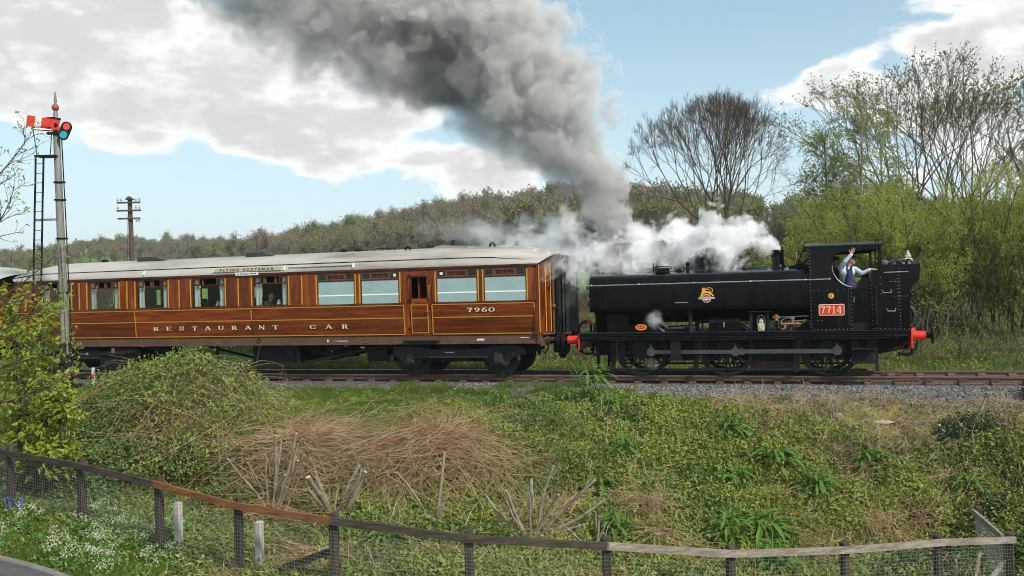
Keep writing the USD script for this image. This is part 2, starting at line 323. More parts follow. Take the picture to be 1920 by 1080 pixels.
def leaves(P, D, N, Ln, Wd, fold=.25, droop=.15):
    """folded leaf blades: base P, direction D, face normal N"""
    D = unit(D); S = unit(np.cross(D, N)); N = np.cross(S, D); Ln = np.broadcast_to(Ln, (len(P),))[:, None]; Wd = np.broadcast_to(Wd, (len(P),))[:, None]
    a = P; tip = P + D * Ln - N * Ln * droop; mid = P + D * Ln * .45
    l = mid + S * Wd / 2 + N * Wd * fold; r = mid - S * Wd / 2 + N * Wd * fold
    V = np.stack([a, l, tip, r], 1).reshape(-1, 3); i = np.arange(len(P))[:, None] * 4
    return V, np.vstack([i + [0, 2, 1], i + [0, 3, 2]])
def rand_dirs(rng, n, up=0.0):
    d = rng.normal(size=(n, 3)); d[:, 2] += up; return unit(d)
def lines(rng, p0, d0, length, k, wig, up, grav=0.0):
    """b wandering polylines of k points"""
    b = len(p0); P = np.zeros((b, k, 3)); P[:, 0] = p0; d = unit(d0); st = (np.broadcast_to(length, (b,)) / (k - 1))[:, None]
    for i in range(1, k):
        d = unit(d + rng.normal(size=(b, 3)) * wig + np.array([0, 0, 1.0]) * (up - grav * i / k)); P[:, i] = P[:, i - 1] + d * st
    return P
def grow(rng, trunks, r0, levels, k=6):
    """trunks (b, k, 3) with base radii r0; levels: dicts n, t (from, to), ang, len (at low t, at high t), wig, up, rf; returns [(P, R)] per level"""
    R = np.asarray(r0, float)[:, None] * np.linspace(1, .32, trunks.shape[1])[None]; out = [(trunks, R)]; P = trunks
    for L in levels:
        b, k0, _ = P.shape; n = L['n']; t = rng.uniform(L['t'][0], L['t'][1], (b, n)); t = np.sort(t, 1)
        f = t * (k0 - 1); i = np.minimum(f.astype(int), k0 - 2); w = (f - i)[..., None]; bi = np.arange(b)[:, None]
        p = P[bi, i] * (1 - w) + P[bi, i + 1] * w; d = unit(P[bi, i + 1] - P[bi, i]); rad = R[bi, i] * (1 - w[..., 0]) + R[bi, i + 1] * w[..., 0]
        side = unit(np.cross(d, rand_dirs(rng, b * n).reshape(b, n, 3))); a = L['ang'] * rng.uniform(.75, 1.25, (b, n))[..., None]
        nd = unit(d * np.cos(a) + side * np.sin(a)); ln = (L['len'][0] + (L['len'][1] - L['len'][0]) * (t - L['t'][0]) / max(1e-6, L['t'][1] - L['t'][0])) * rng.uniform(.7, 1.2, (b, n))
        kk = L.get('k', k); Pn = lines(rng, p.reshape(-1, 3), nd.reshape(-1, 3), ln.reshape(-1), kk, L['wig'], L['up'], L.get('grav', 0))
        Rn = np.maximum((rad.reshape(-1) * L['rf']), L.get('rmin', .006))[:, None] * np.linspace(1, L.get('end', .4), kk)[None]
        out.append((Pn, Rn)); P, R = Pn, Rn
    return out
def along(rng, P, n, t0=.2, t1=1.0):
    b, k, _ = P.shape; t = rng.uniform(t0, t1, (b, n)) * (k - 1); i = np.minimum(t.astype(int), k - 2); w = (t - i)[..., None]; bi = np.arange(b)[:, None]
    return (P[bi, i] * (1 - w) + P[bi, i + 1] * w).reshape(-1, 3), unit(P[bi, i + 1] - P[bi, i]).reshape(-1, 3)
def scatter(name, protos, pos, rz, sc, label=None, kind='stuff', which=None, tilt=None, parent='/World', cat=None):
    path = free_path(parent, name); pi = UsdGeom.PointInstancer.Define(stage, path); tag(pi.GetPrim(), label, cat, None, kind)
    rel = pi.CreatePrototypesRel()
    for i, (mesh_, mat) in enumerate(protos):
        m = usdkit.mesh(stage, f'{path}/kind_{i}', mesh_, mat); rel.AddTarget(m.GetPath())
    n = len(pos); pos = np.asarray(pos, np.float32)
    if which is None: which = np.arange(n) % len(protos)
    pi.CreateProtoIndicesAttr(Vt.IntArray.FromNumpy(np.asarray(which, np.int32))); pi.CreatePositionsAttr(Vt.Vec3fArray.FromNumpy(pos))
    h = np.asarray(rz) / 2; q = np.stack([np.cos(h), 0 * h, 0 * h, np.sin(h)], 1)
    if tilt is not None:      # (n, 3) ground normals: turn z onto them
        nrm = unit(np.asarray(tilt, float)); ax = np.cross([0, 0, 1.0], nrm); w = 1 + nrm[:, 2]; qt = unit(np.concatenate([w[:, None], ax], 1))
        a, b = qt, q; q = np.stack([a[:, 0] * b[:, 0] - a[:, 3] * b[:, 3], a[:, 1] * b[:, 0] + a[:, 2] * b[:, 3], a[:, 2] * b[:, 0] - a[:, 1] * b[:, 3], a[:, 0] * b[:, 3] + a[:, 3] * b[:, 0]], 1)
    pi.CreateOrientationsAttr(Vt.QuathArray([Gf.Quath(*map(float, x)) for x in q]))
    sc = np.asarray(sc, np.float32); sc = np.repeat(sc[:, None], 3, 1) if sc.ndim == 1 else sc
    pi.CreateScalesAttr(Vt.Vec3fArray.FromNumpy(sc.astype(np.float32))); return path
def leaf_look(name, stops, trans=.35, rough=.55, scale=1.6, fine=9.0, spec=.35):
    """leaf colour varying from place to place, letting some light through"""
    g = Graph(); p = g.n('geometry', 'position')
    f = g.m('add', g.m('multiply', g.noise(p, scale, 3.0), .55), g.m('multiply', g.n('white_noise_texture', 'value', dimensions='1D', w=g.n('geometry', 'random_per_island')), .45))
    c = g.ramp(f, stops)
    a = g.n('principled_bsdf', 'BSDF', base_color=c, roughness=rough, specular_ior_level=spec)
    t = g.n('translucent_bsdf', 'BSDF', color=g.mixc(1.0, c, (1.15, 1.1, .55), 'multiply'))
    return g.build(name, surface=g.n('mix_closure', 'closure', fac=trans, closure1=a, closure2=t))
def bark_look(name, a, b, scale=6.0, moss=None):
    g = Graph(); p = g.n('geometry', 'position'); c = g.ramp(g.noise(p, scale, 4.0, .6), [(.3, a), (.7, b)])
    if moss: c = g.mixc(g.mapr(g.noise(p, 2.3, 3.0), .45, .65, 0, .8), c, moss)
    return g.build(name, surface=g.n('principled_bsdf', 'BSDF', base_color=c, roughness=.85, specular_ior_level=.2))
M['bark'] = bark_look('grey_brown_bark', (.045, .036, .026), (.10, .085, .060), moss=(.10, .11, .04))
M['twig'] = bark_look('brown_twigs', (.055, .040, .026), (.115, .085, .055))
M['pale_bark'] = bark_look('birch_bark', (.16, .13, .095), (.34, .30, .24))
M['cane'] = bark_look('dead_cane', (.22, .14, .075), (.50, .37, .22), 3.0)
M['cane_red'] = bark_look('reddish_cane', (.18, .075, .04), (.34, .17, .09), 3.0)
M['cut_wood'] = bark_look('cut_hazel_bark', (.10, .082, .058), (.27, .225, .16), 9.0)
M['sawn'] = paint('sawn_wood_end', (.52, .38, .21), .8, .15, 20.0)
M['leaf_birch'] = leaf_look('birch_leaf', [(.2, (.13, .18, .035)), (.5, (.22, .28, .052)), (.85, (.32, .35, .07))], .45)
M['leaf_willow'] = leaf_look('willow_leaf', [(.2, (.20, .245, .045)), (.5, (.34, .385, .072)), (.85, (.46, .47, .105))], .45)
M['leaf_bud'] = leaf_look('opening_buds', [(.2, (.08, .09, .022)), (.6, (.17, .185, .045)), (.9, (.27, .27, .07))], .3)
M['leaf_sapling'] = leaf_look('sapling_leaf', [(.2, (.13, .20, .02)), (.5, (.26, .31, .035)), (.85, (.40, .39, .065))], .4, .42)
M['leaf_bramble'] = leaf_look('bramble_leaf', [(.15, (.035, .065, .02)), (.45, (.085, .14, .036)), (.7, (.15, .21, .05)), (.92, (.26, .28, .09))], .25, .45)
M['leaf_cover'] = leaf_look('ground_cover_leaf', [(.12, (.046, .082, .016)), (.38, (.13, .18, .034)), (.62, (.25, .285, .054)), (.9, (.40, .36, .11))], .25, .6, .8)
M['leaf_pale'] = leaf_look('pale_moss_leaf', [(.15, (.14, .135, .025)), (.5, (.27, .25, .045)), (.9, (.42, .36, .09))], .3, .7, .8)
M['leaf_ivy'] = leaf_look('ivy_leaf', [(.2, (.02, .042, .015)), (.6, (.045, .08, .026)), (.9, (.10, .13, .045))], .15, .35)
M['leaf_plant'] = leaf_look('broad_plant_leaf', [(.2, (.055, .13, .022)), (.55, (.11, .22, .034)), (.9, (.22, .32, .07))], .35, .45, 3.0)
M['grass'] = leaf_look('grass_blade', [(.2, (.060, .105, .013)), (.55, (.115, .175, .020)), (.9, (.22, .25, .045))], .4, .6, .5)
M['straw'] = leaf_look('dry_grass', [(.2, (.20, .15, .06)), (.9, (.42, .33, .16))], .3, .7)
M['petal'] = leaf_look('white_petal', [(.2, (.62, .62, .52)), (.9, (.78, .77, .66))], .4, .6)
M['bluebell'] = leaf_look('bluebell_petal', [(.2, (.10, .13, .42)), (.9, (.20, .24, .60))], .3, .6)
# ------------------------------------------------------------------ the lie of the land
from scipy.interpolate import RBFInterpolator
FENCE = [(-14.63, -12.32, .10), (-12.42, -13.10, -.03), (-10.44, -13.64, -.06), (-8.68, -14.04, -.19), (-7.16, -14.31, -.36), (-5.62, -14.46, -.45), (-3.81, -14.32, -.61), (-2.16, -13.81, -.75), (-.70, -12.94, -1.01), (.76, -11.76, -1.21), (2.09, -10.72, -1.32), (3.19, -9.96, -1.43), (3.22, -7.67, -1.60)]
CP = [(x, y, -.25) for x in range(-40, 31, 5) for y in (-2.2, -3.4)] + [(x, 3.5, -.3) for x in range(-40, 31, 5)] + [(x, 12, -.1) for x in range(-40, 31, 10)] + [
    (-30, -7, -.5), (-20, -6, -.40), (-14, -8, -.75), (-11, -5.2, -.45), (-9.9, -6.8, -.62), (-8.6, -11, -1.3), (-7.2, -11.1, -1.38), (-5.4, -11.2, -1.5), (-4.2, -10.4, -1.55), (-3.1, -10.7, -1.68), (-1.8, -6.65, -1.02), (-6, -5, -.40), (-6, -8, -.88),
    (-2, -4.4, -.30), (1, -4.4, -.32), (4, -4.1, -.35), (-4, -4.6, -.32), (-3.6, -7.2, -.95), (.25, -7.78, -1.6), (1, -6, -1.0), (3.7, -5.4, -.9), (4.6, -8, -1.9), (7, -4, -.4), (9, -8, -1.5), (12, -12, -2.2), (-30, -12, -.9), (-22, -12, -.9),
    (-10.6, -15.0, -1.22), (-9, -15.6, -1.28), (-12, -17, -1.3), (-20, -18, -1.3), (-4, -17, -1.80), (0, -16, -2.12), (5, -14, -2.5), (0, -22, -2.0), (-10, -22, -1.4), (8, -20, -2.4), (-30, -30, -1.4), (20, -30, -2.4), (0, -40, -2.0), (20, -15, -2.3)]
CP += [(x, y, z - 1.08) for x, y, z in FENCE[:-1]] + [(3.22, -7.67, -2.15)]
_cp = np.array(CP, float); _rbf = RBFInterpolator(_cp[:, :2], _cp[:, 2], kernel='thin_plate_spline', smoothing=.02)
# skyline of the hills: azimuth, distance of the crest, height of its ground
RIDGE = np.array([(-3.3, 500, 20), (-1.2, 600, 20), (-.80, 620, 24), (-.75, 600, 29), (-.70, 590, 28), (-.62, 540, 22), (-.55, 450, 21), (-.48, 380, 20.5), (-.42, 330, 20.5), (-.36, 290, 20), (-.30, 265, 19), (-.24, 250, 18.5), (-.18, 240, 17), (-.10, 230, 14), (0.0, 220, 11), (.10, 200, 8), (.25, 190, 6), (.6, 250, 8), (1.4, 350, 8), (3.3, 500, 20)])
def ground(x, y):
    x = np.asarray(x, float); y = np.asarray(y, float); xy = np.stack([np.clip(x, -40, 30), np.clip(y, -40, 14)], -1)
    near = _rbf(xy.reshape(-1, 2)).reshape(x.shape)
    dx, dy = x - EYE[0], y - EYE[1]; r = np.hypot(dx, dy); az = np.arctan2(dx, dy)
    rd = np.interp(az, RIDGE[:, 0], RIDGE[:, 1]); hh = np.interp(az, RIDGE[:, 0], RIDGE[:, 2])
    t = np.clip((r - 75) / (rd - 75), 0, 1); t = t * t * (3 - 2 * t)
    field = np.clip((y - 6) / 60, 0, 1) * 2.2
    far = field + hh * t - np.clip(r - rd, 0, 300) * .02
    w = np.clip((y - 4) / 10, 0, 1); w = np.where(y < 4, np.clip((np.abs(x + 5) - 45) / 60, 0, 1), np.maximum(w, np.clip((np.abs(x + 5) - 40) / 60, 0, 1)))
    bump = (meshkit.fbm(np.stack([x, y, 0 * x], -1) * .9, 4, 3) - .5) * .38 * np.clip((np.abs(y) - 2.3) / 1.2, 0, 1) * np.clip((60 - r) / 20, 0, 1) * np.clip((y + .245 * x + 17.5) / .8, 0, 1)
    back = np.where(y < -16, -.6 * np.clip((-y - 60) / 100, 0, 1), 0)
    return near * (1 - w) + (far - .1) * w + bump + back
def normal(x, y, e=.15): return unit(np.stack([ground(x - e, y) - ground(x + e, y), ground(x, y - e) - ground(x, y + e), np.full(np.shape(x), 2 * e)], -1))
rs = np.concatenate([np.arange(.5, 7, .5), np.arange(7, 32, .16), 32 * np.exp(np.linspace(0, math.log(1900 / 32), 90))[1:]])
th = np.unique(np.concatenate([np.linspace(-math.pi, math.pi, 121), np.linspace(-.298 - .62, -.298 + .62, 330)]))
RR, TT = np.meshgrid(rs, th, indexing='ij'); X = EYE[0] + RR * np.sin(TT); Y = EYE[1] + RR * np.cos(TT); Z = ground(X, Y)
nt = len(th); ii, jj = np.meshgrid(np.arange(len(rs) - 1), np.arange(nt - 1), indexing='ij'); q0 = (ii * nt + jj).ravel()
Fg = np.stack([q0, q0 + 1, q0 + nt + 1, q0 + nt], 1)
V0 = np.vstack([np.stack([X, Y, Z], -1).reshape(-1, 3), [[EYE[0], EYE[1], float(ground(EYE[0], EYE[1]))]]])
fan = np.stack([np.full(nt - 1, len(V0) - 1), np.arange(1, nt), np.arange(nt - 1)], 1)
gm = MB().add((V0, np.vstack([Fg[:, [0, 2, 1]], Fg[:, [0, 3, 2]], fan])))
def ground_look():
    g = Graph(); p = g.n('geometry', 'position'); x = g.n('separate_xyz', 'x', vector=p); y = x.split('.')[0] + '.y'
    n1, n2, n3 = g.noise(p, .7, 5.0, .6), g.noise(p, 5.0, 5.0, .65), g.noise(p, .06, 4.0, .6)
    soil = g.ramp(n2, [(.25, (.030, .024, .014)), (.5, (.075, .060, .032)), (.75, (.15, .115, .062))])
    moss = g.ramp(n2, [(.3, (.060, .075, .014)), (.7, (.15, .145, .030))])
    bank = g.mixc(g.mapr(n1, .40, .60, 0, 1), soil, moss)
    grass = g.ramp(g.m('add', g.m('multiply', n2, .5), g.m('multiply', n1, .5)), [(.3, (.050, .090, .012)), (.5, (.095, .150, .020)), (.7, (.16, .19, .032))])
    gx = g.mapr(g.m('add', x, g.m('multiply', g.m('subtract', n1, .5), 3.0)), -7.5, -4.5, 1.0, .0); gy = g.mapr(g.m('add', y, g.m('multiply', g.m('subtract', n1, .5), 2.0)), -9.0, -6.5, 0, 1)
    near = g.mixc(g.m('multiply', gx, gy), bank, grass)
    # mossy strip along the head of the bank
    strip = g.m('multiply', g.mapr(y, -6.2, -4.6, 0, 1), g.mapr(g.noise(p, 1.6, 5.0, .65), .42, .62, 0, 1)); near = g.mixc(strip, near, g.ramp(n2, [(.3, (.11, .11, .020)), (.7, (.24, .20, .045))]))
    gravel = g.ramp(g.noise(p, 22.0, 3.0, .7), [(.3, (.040, .038, .035)), (.7, (.17, .16, .145))])
    tr = g.m('multiply', g.mapr(g.m('add', y, g.m('multiply', g.m('subtract', n1, .5), 1.6)), -3.9, -3.1, 0, 1), g.mapr(y, 2.2, 3.0, 1, 0)); tr = g.m('multiply', tr, g.m('maximum', g.mapr(x, -11.0, -7.5, 0, 1), g.mapr(y, -2.2, -1.7, 0, 1)))
    near = g.mixc(tr, near, gravel)
    field = g.ramp(g.m('add', g.m('multiply', n3, .6), g.m('multiply', n1, .4)), [(.3, (.058, .105, .015)), (.55, (.105, .165, .022)), (.75, (.15, .185, .035))])
    col = g.mixc(g.mapr(y, 2.0, 5.0, 0, 1), near, field)
    return g.build('earth_and_grass', surface=g.n('principled_bsdf', 'BSDF', base_color=col, roughness=.95, specular_ior_level=.15, normal=g.n('bump', 'normal', height=n2, strength=.6, distance=.06)))
solo('ground', gm, ground_look(), kind='structure', smooth=True)
# ballast bed
bz = MB().prism(Polygon([(-2.6, -.30), (-1.75, -.205), (1.75, -.205), (2.6, -.30)]), -160, 60, 'x')
g = Graph(); p = g.n('geometry', 'position'); v = g.n('voronoi_texture', 'distance', vector=p, scale=17.0); vc = g.n('voronoi_texture', 'color', vector=p, scale=17.0)
M['ballast'] = g.build('ballast_bed', surface=g.n('principled_bsdf', 'BSDF', base_color=g.ramp(g.n('rgb_to_bw', 'val', color=vc), [(.2, (.035, .030, .026)), (.55, (.10, .088, .076)), (.9, (.20, .18, .165))]), roughness=.9, normal=g.n('bump', 'normal', height=v, strength=1.0, distance=.05)))
solo('ballast', bz, M['ballast'], kind='structure')
rng = np.random.default_rng(11)
def stone(r): return trimesh.convex.convex_hull(unit(rng.normal(size=(11, 3))) * [r, r * .85, r * .62])
g = Graph(); M['stone'] = g.build('ballast_stone', surface=g.n('principled_bsdf', 'BSDF', base_color=g.ramp(g.n('object_info', 'random'), [(.0, (.045, .043, .042)), (.5, (.13, .125, .12)), (.85, (.22, .21, .20)), (1, (.17, .10, .07))]), roughness=.85))
n = 15000; sx = rng.uniform(-10.5, 9.5, n); sy = -1.30 - rng.beta(1.1, 1.3, n) * 2.9; keep = rng.random(n) < np.clip((sx + 10.5) / 3.0, .08, 1) * np.where(sy < -3.2, .55, 1); sx, sy = sx[keep], sy[keep]
sz = np.maximum(ground(sx, sy), np.interp(-sy, [1.75, 2.6, 9], [-.205, -.30, -3])) + .008
sc_ = rng.uniform(.6, 1.35, len(sx)); tl = unit(rng.normal(size=(len(sx), 3)) * .5 + [0, 0, 1])
scatter('ballast_stones', [(stone(.036), M['stone']) for _ in range(5)], np.stack([sx, sy, sz], 1), rng.uniform(0, 6.28, len(sx)), sc_, 'grey ballast stones beside the track', tilt=tl)
# ------------------------------------------------------------------ track
T = thing('railway_track', 'rusty bullhead railway track on chairs and timber sleepers under the train', 'track')
head = Polygon([(-.035, -.008), (-.030, 0), (.030, 0), (.035, -.008), (.035, -.042), (.012, -.055), (.010, -.100), (.032, -.115), (.032, -.143), (-.032, -.143), (-.032, -.115), (-.010, -.100), (-.012, -.055), (-.035, -.042)])
for y in (-.752, .752):
    r = part('rail', MB().prism(affinity.translate(head, y, 0), -120, 45, 'x'), M['rail'], T)
    part('running_surface', MB().box(-120, 45, y - .026, y + .026, .0015, .0035), M['rail_steel'], r)
M['timber'] = paint('old_sleeper_timber', (.060, .047, .036), .9, .35, 4.0, dirt=(.12, .10, .08), dirt_amt=.5, stretch=(6, .6, 6))
chair_m = MB().prism(Polygon([(-.17, -.188), (.17, -.188), (.17, -.165), (.09, -.155), (.055, -.145), (.050, -.06), (.036, -.06), (.034, -.143), (-.034, -.143), (-.036, -.05), (-.060, -.05), (-.085, -.10), (-.10, -.155), (-.17, -.165)]), -.09, .09, 'x').mesh()
chair_v = np.array(chair_m.vertices)
for k in range(62):
    x = 7.9 - k * .73 + (k % 3 - 1) * .015
    part('sleeper', MB().box(x - .125, x + .125, -1.30, 1.30, -.315, -.190, .012), M['timber'], T)
    for y in (-.752, .752): part('rail_chair', MB().add((chair_v * ([1, -1, 1] if y < 0 else [1, 1, 1]) + [x, y, 0], chair_m.faces if y > 0 else chair_m.faces[:, ::-1])), M['rust'], T)
    part('key', MB().box(x - .10, x + .07, -.752 - .065, -.752 - .037, -.12, -.075), M['timber'], T)
for x in (3.05, 3.9 - .45):
    pass
fp = part('fishplate', MB().box(2.80, 3.30, -.752 - .040, -.752 - .012, -.108, -.052), M['rust'], T)
for q in (-.18, -.07, .07, .18): part('bolt', MB().ball((3.05 + q, -.80, -.08), .018, 1), M['rust'], fp)
fp = part('fishplate', MB().box(2.55, 3.05, .752 - .040, .752 - .012, -.108, -.052), M['rust'], T)
for q in (-.18, -.07, .07, .18): part('bolt', MB().ball((2.80 + q, .705, -.08), .018, 1), M['rust'], fp)
# ------------------------------------------------------------------ roadside fence
M['post'] = paint('weathered_fence_timber', (.040, .027, .018), .85, .4, 3.0, dirt=(.12, .09, .062), dirt_amt=.6, stretch=(5, 5, .8), bump=.25)
def grain(name, a, b):
    g = Graph(); p = g.n('mapping', 'vector', vector=g.n('geometry', 'position'), scale=(2.2, 7, 22)); n_ = g.noise(p, 1.0, 5.0, .65)
    return g.build(name, surface=g.n('principled_bsdf', 'BSDF', base_color=g.ramp(n_, [(.3, a), (.7, b)]), roughness=.8, specular_ior_level=.25, normal=g.n('bump', 'normal', height=n_, strength=.3, distance=.02)))
M['rail_dark'], M['rail_new'], M['rail_grey'] = grain('dark_old_rail', (.026, .019, .015), (.09, .07, .052)), grain('newer_brown_rail', (.09, .034, .013), (.26, .115, .045)), grain('grey_old_rail', (.12, .095, .072), (.34, .29, .235))
M['wire'] = paint('galvanised_wire', (.20, .22, .21), .5, .15, 9.0, metal=.5)
FN = thing('roadside_fence', 'timber post and rail fence with square wire mesh along the foot of the bank', 'fence')
rng = np.random.default_rng(21); fp_ = [np.array(q) for q in FENCE]
def post_mesh(x, y, z0, z1, ang, w=.050):
    b = MB().box(-w, w, -w, w, 0, z1 - z0, .008).mesh(); v = np.array(b.vertices); v[v[:, 2] > z1 - z0 - .02, 2] += v[v[:, 2] > z1 - z0 - .02, 0] * .25
    ca, sa = math.cos(ang), math.sin(ang); return MB().add((np.stack([v[:, 0] * ca - v[:, 1] * sa + x, v[:, 0] * sa + v[:, 1] * ca + y, v[:, 2] + z0], 1), b.faces))
for i, q in enumerate(fp_):
    a = fp_[max(i - 1, 0)]; b = fp_[min(i + 1, len(fp_) - 1)]; ang = math.atan2(b[1] - a[1], b[0] - a[0])
    z0 = float(ground(q[0], q[1])) - .25
    part('post', post_mesh(q[0], q[1], z0, q[2] + .02, ang), M['post'], FN)
for i in range(len(fp_) - 1):
    a, b = fp_[i], fp_[i + 1]; d = unit(b - a); nrm = unit(np.array([d[1], -d[0], 0])); nrm = nrm if nrm @ (EYE - a) > 0 else -nrm
    mat = M['rail_new'] if i in (3, 4) else M['rail_dark'] if i < 7 else M['rail_grey']
    off = nrm * .085 if i < 11 else nrm * .085
    part('top_rail', MB().obox(a + off - [0, 0, .075] - d * .02, b + off - [0, 0, .075] + d * .02, .042, .092), mat, FN, label='newer reddish brown fence rail' if i in (3, 4) else None)
    # square mesh from rail to ground
    ga, gb = float(ground(a[0], a[1])), float(ground(b[0], b[1])); ln = np.linalg.norm((b - a)[:2]); w = MB(); P_, R_ = [], []
    o2 = nrm * .066
    for s in np.arange(.03, ln, .052):
        t = s / ln; p_ = a + (b - a) * t + o2; zg = ga + (gb - ga) * t
        P_.append([[p_[0], p_[1], zg + .0], [p_[0], p_[1], p_[2] - .12]])
    for h in np.linspace(0, 1, 20): P_.append([[a[0] + o2[0], a[1] + o2[1], ga + (a[2] - .12 - ga) * h], [b[0] + o2[0], b[1] + o2[1], gb + (b[2] - .12 - gb) * h]])
    P_ = np.array(P_); part('wire_mesh', MB().add(tubes(P_, np.full(P_.shape[:2], .0019), 3)), M['wire'], FN, kind='stuff')
def onground(x, y, dz=0.0): return np.array([x, y, float(ground(x, y)) + dz])
part('brace', MB().obox(onground(-6.85, -14.2, .02), (-5.66, -14.36, -.95), .085, .085), M['post'], FN)
part('brace', MB().obox(onground(2.55, -10.55, .2), (2.75, -10.2, -1.62), .02, .09), M['rail_grey'], FN); part('brace', MB().obox(onground(2.4, -10.7, .0), (3.05, -10.1, -1.85), .03, .08), M['rail_grey'], FN)
M['concrete'] = paint('pale_concrete', (.36, .34, .30), .85, .15, 8.0, dirt=(.33, .31, .26), dirt_amt=.5)
for (x, y, h), lab in zip(((-8.50, -13.86, .80), (-6.98, -14.10, .86)), ('pale concrete stub post behind the fence post with the newer rail', 'pale concrete stub post nearer the brace of the fence')):
    z0 = float(ground(x, y)); solo('concrete_post', MB().box(x - .045, x + .045, y - .05, y + .05, z0 - .2, z0 + h - .12, .008), M['concrete'], lab, 'post')
# kerb and lane in the near corner
kp = bez([(-16, -13.6, 0), (-12.5, -14.55, 0), (-10.6, -15.02, 0), (-8.99, -15.41, 0), (-7.0, -16.1, 0), (-4.0, -17.6, 0), (0, -20.2, 0)], 8)
nrm2 = unit(np.stack([np.gradient(kp[:, 1]), -np.gradient(kp[:, 0]), 0 * kp[:, 0]], 1)); nrm2 *= np.sign(nrm2[:, 1:2]) * -1
def ribbon(offs, zs):
    V = []; n_ = len(kp)
    for o, z in zip(offs, zs):
        q = kp + nrm2 * o; zz = ground(kp[:, 0], kp[:, 1]) + z; V.append(np.stack([q[:, 0], q[:, 1], zz], 1))
    V = np.vstack(V); F = [(i * n_ + j, i * n_ + j + 1, (i + 1) * n_ + j + 1, (i + 1) * n_ + j) for i in range(len(offs) - 1) for j in range(n_ - 1)]
    return MB().add((V, np.array(F)))
M['kerb'] = paint('kerb_stone', (.17, .155, .135), .85, .2, 6.0, dirt=(.10, .09, .07), dirt_amt=.6, bump=.3)
solo('kerb', ribbon([-.02, -.0, .09, .10, .10], [-.05, .085, .085, .07, -.05]), M['kerb'], kind='structure')
M['asphalt'] = paint('asphalt', (.075, .072, .07), .9, .2, 14.0, dirt=(.11, .10, .085), dirt_amt=.5, bump=.3)
solo('lane', ribbon([.08, 1.5, 4.5], [.025, .10, .30]), M['asphalt'], kind='structure')
# ------------------------------------------------------------------ the tank engine
LOCO = thing('steam_locomotive', 'black pannier tank steam locomotive with red number plate, coupled ahead of the teak carriage', 'locomotive')
def L(name, mb, mat, parent=LOCO, smooth=30, label=None, kind=None): return part(name, mb, M[mat] if isinstance(mat, str) else mat, parent, smooth, label, kind)
def rivets(pts, r=.0125, axis='y', out=-1):
    """round rivet heads as low domes, on faces looking along -y"""
    b = MB()
    for x, y, z in pts:
        ring = [(x + r * math.cos(a), y, z + r * math.sin(a)) for a in np.arange(6) * math.pi / 3]
        top = [(x + r * .55 * math.cos(a), y + out * r * .55, z + r * .55 * math.sin(a)) for a in np.arange(6) * math.pi / 3]
        F = [(j, (j + 1) % 6, 6 + (j + 1) % 6) for j in range(6)] + [(j, 6 + (j + 1) % 6, 6 + j) for j in range(6)] + [(6, 6 + j, 7 + j) for j in range(1, 5)]
        b.add((ring + top, F))
    return b
# running plate, valance, beams
L('footplate', MB().box(-5.29, 3.06, -1.30, 1.30, 1.175, 1.205, .006), 'frame')
for s in (-1, 1):
    L('valance', MB().box(-5.27, 3.0, s * 1.21, s * 1.24, 1.04, 1.174).box(-4.4, 2.6, s * 1.24, s * 1.31, 1.0, 1.016).prism(Polygon([(-5.29, 1.174), (-5.29, .80), (-5.0, .80), (-4.98, .90), (-4.85, .99), (-4.4, 1.0), (-4.4, 1.04), (-5.2, 1.174)]), s * 1.16, s * 1.20), 'frame')
    L('vacuum_pipe', MB().tube(bez([(-5.02, s * 1.30, .86), (-4.99, s * 1.30, .98), (-4.86, s * 1.30, 1.09), (-4.6, s * 1.30, 1.118), (-3, s * 1.30, 1.118), (0, s * 1.30, 1.118), (2.45, s * 1.30, 1.118), (2.66, s * 1.29, 1.08), (2.74, s * 1.27, .95), (2.74, s * 1.2, .80), (2.6, s * 1.1, .76)], 6), .022, 8), 'black', smooth=True)
for x0, x1 in ((-5.335, -5.292), (3.062, 3.105)):
    L('buffer_beam', MB().box(x0, x1, -1.22, 1.22, .74, 1.172, .006), 'red')
fr = Polygon([(-5.28, 1.17), (-5.28, .80), (-4.95, .78), (-4.62, .62), (-4.35, .50), (-3.2, .46), (-2.9, .40), (-.8, .40), (.6, .38), (1.6, .42), (1.9, .62), (2.6, .70), (3.05, .78), (3.05, 1.17)])
for cx in (-3.655, -1.406, 1.17): fr = fr.difference(sbox(cx - .14, 0, cx + .14, .78))
for s in (-1, 1): L('main_frame', MB().prism(fr, s * .60, s * .63), 'frame', smooth=False)
L('axle_box', MB().box(-3.78, -3.53, -.66, .66, .5, .80).box(-1.53, -1.28, -.66, .66, .5, .80).box(1.05, 1.29, -.66, .66, .5, .80), 'frame')
L('ashpan', MB().box(-.80, .45, -.58, .58, .17, .62, .02).box(-.72, .36, -.50, .50, .62, 1.17), 'ashpan')
L('cylinder_block', MB().box(-4.9, -3.4, -.58, .58, .55, 1.17), 'frame')
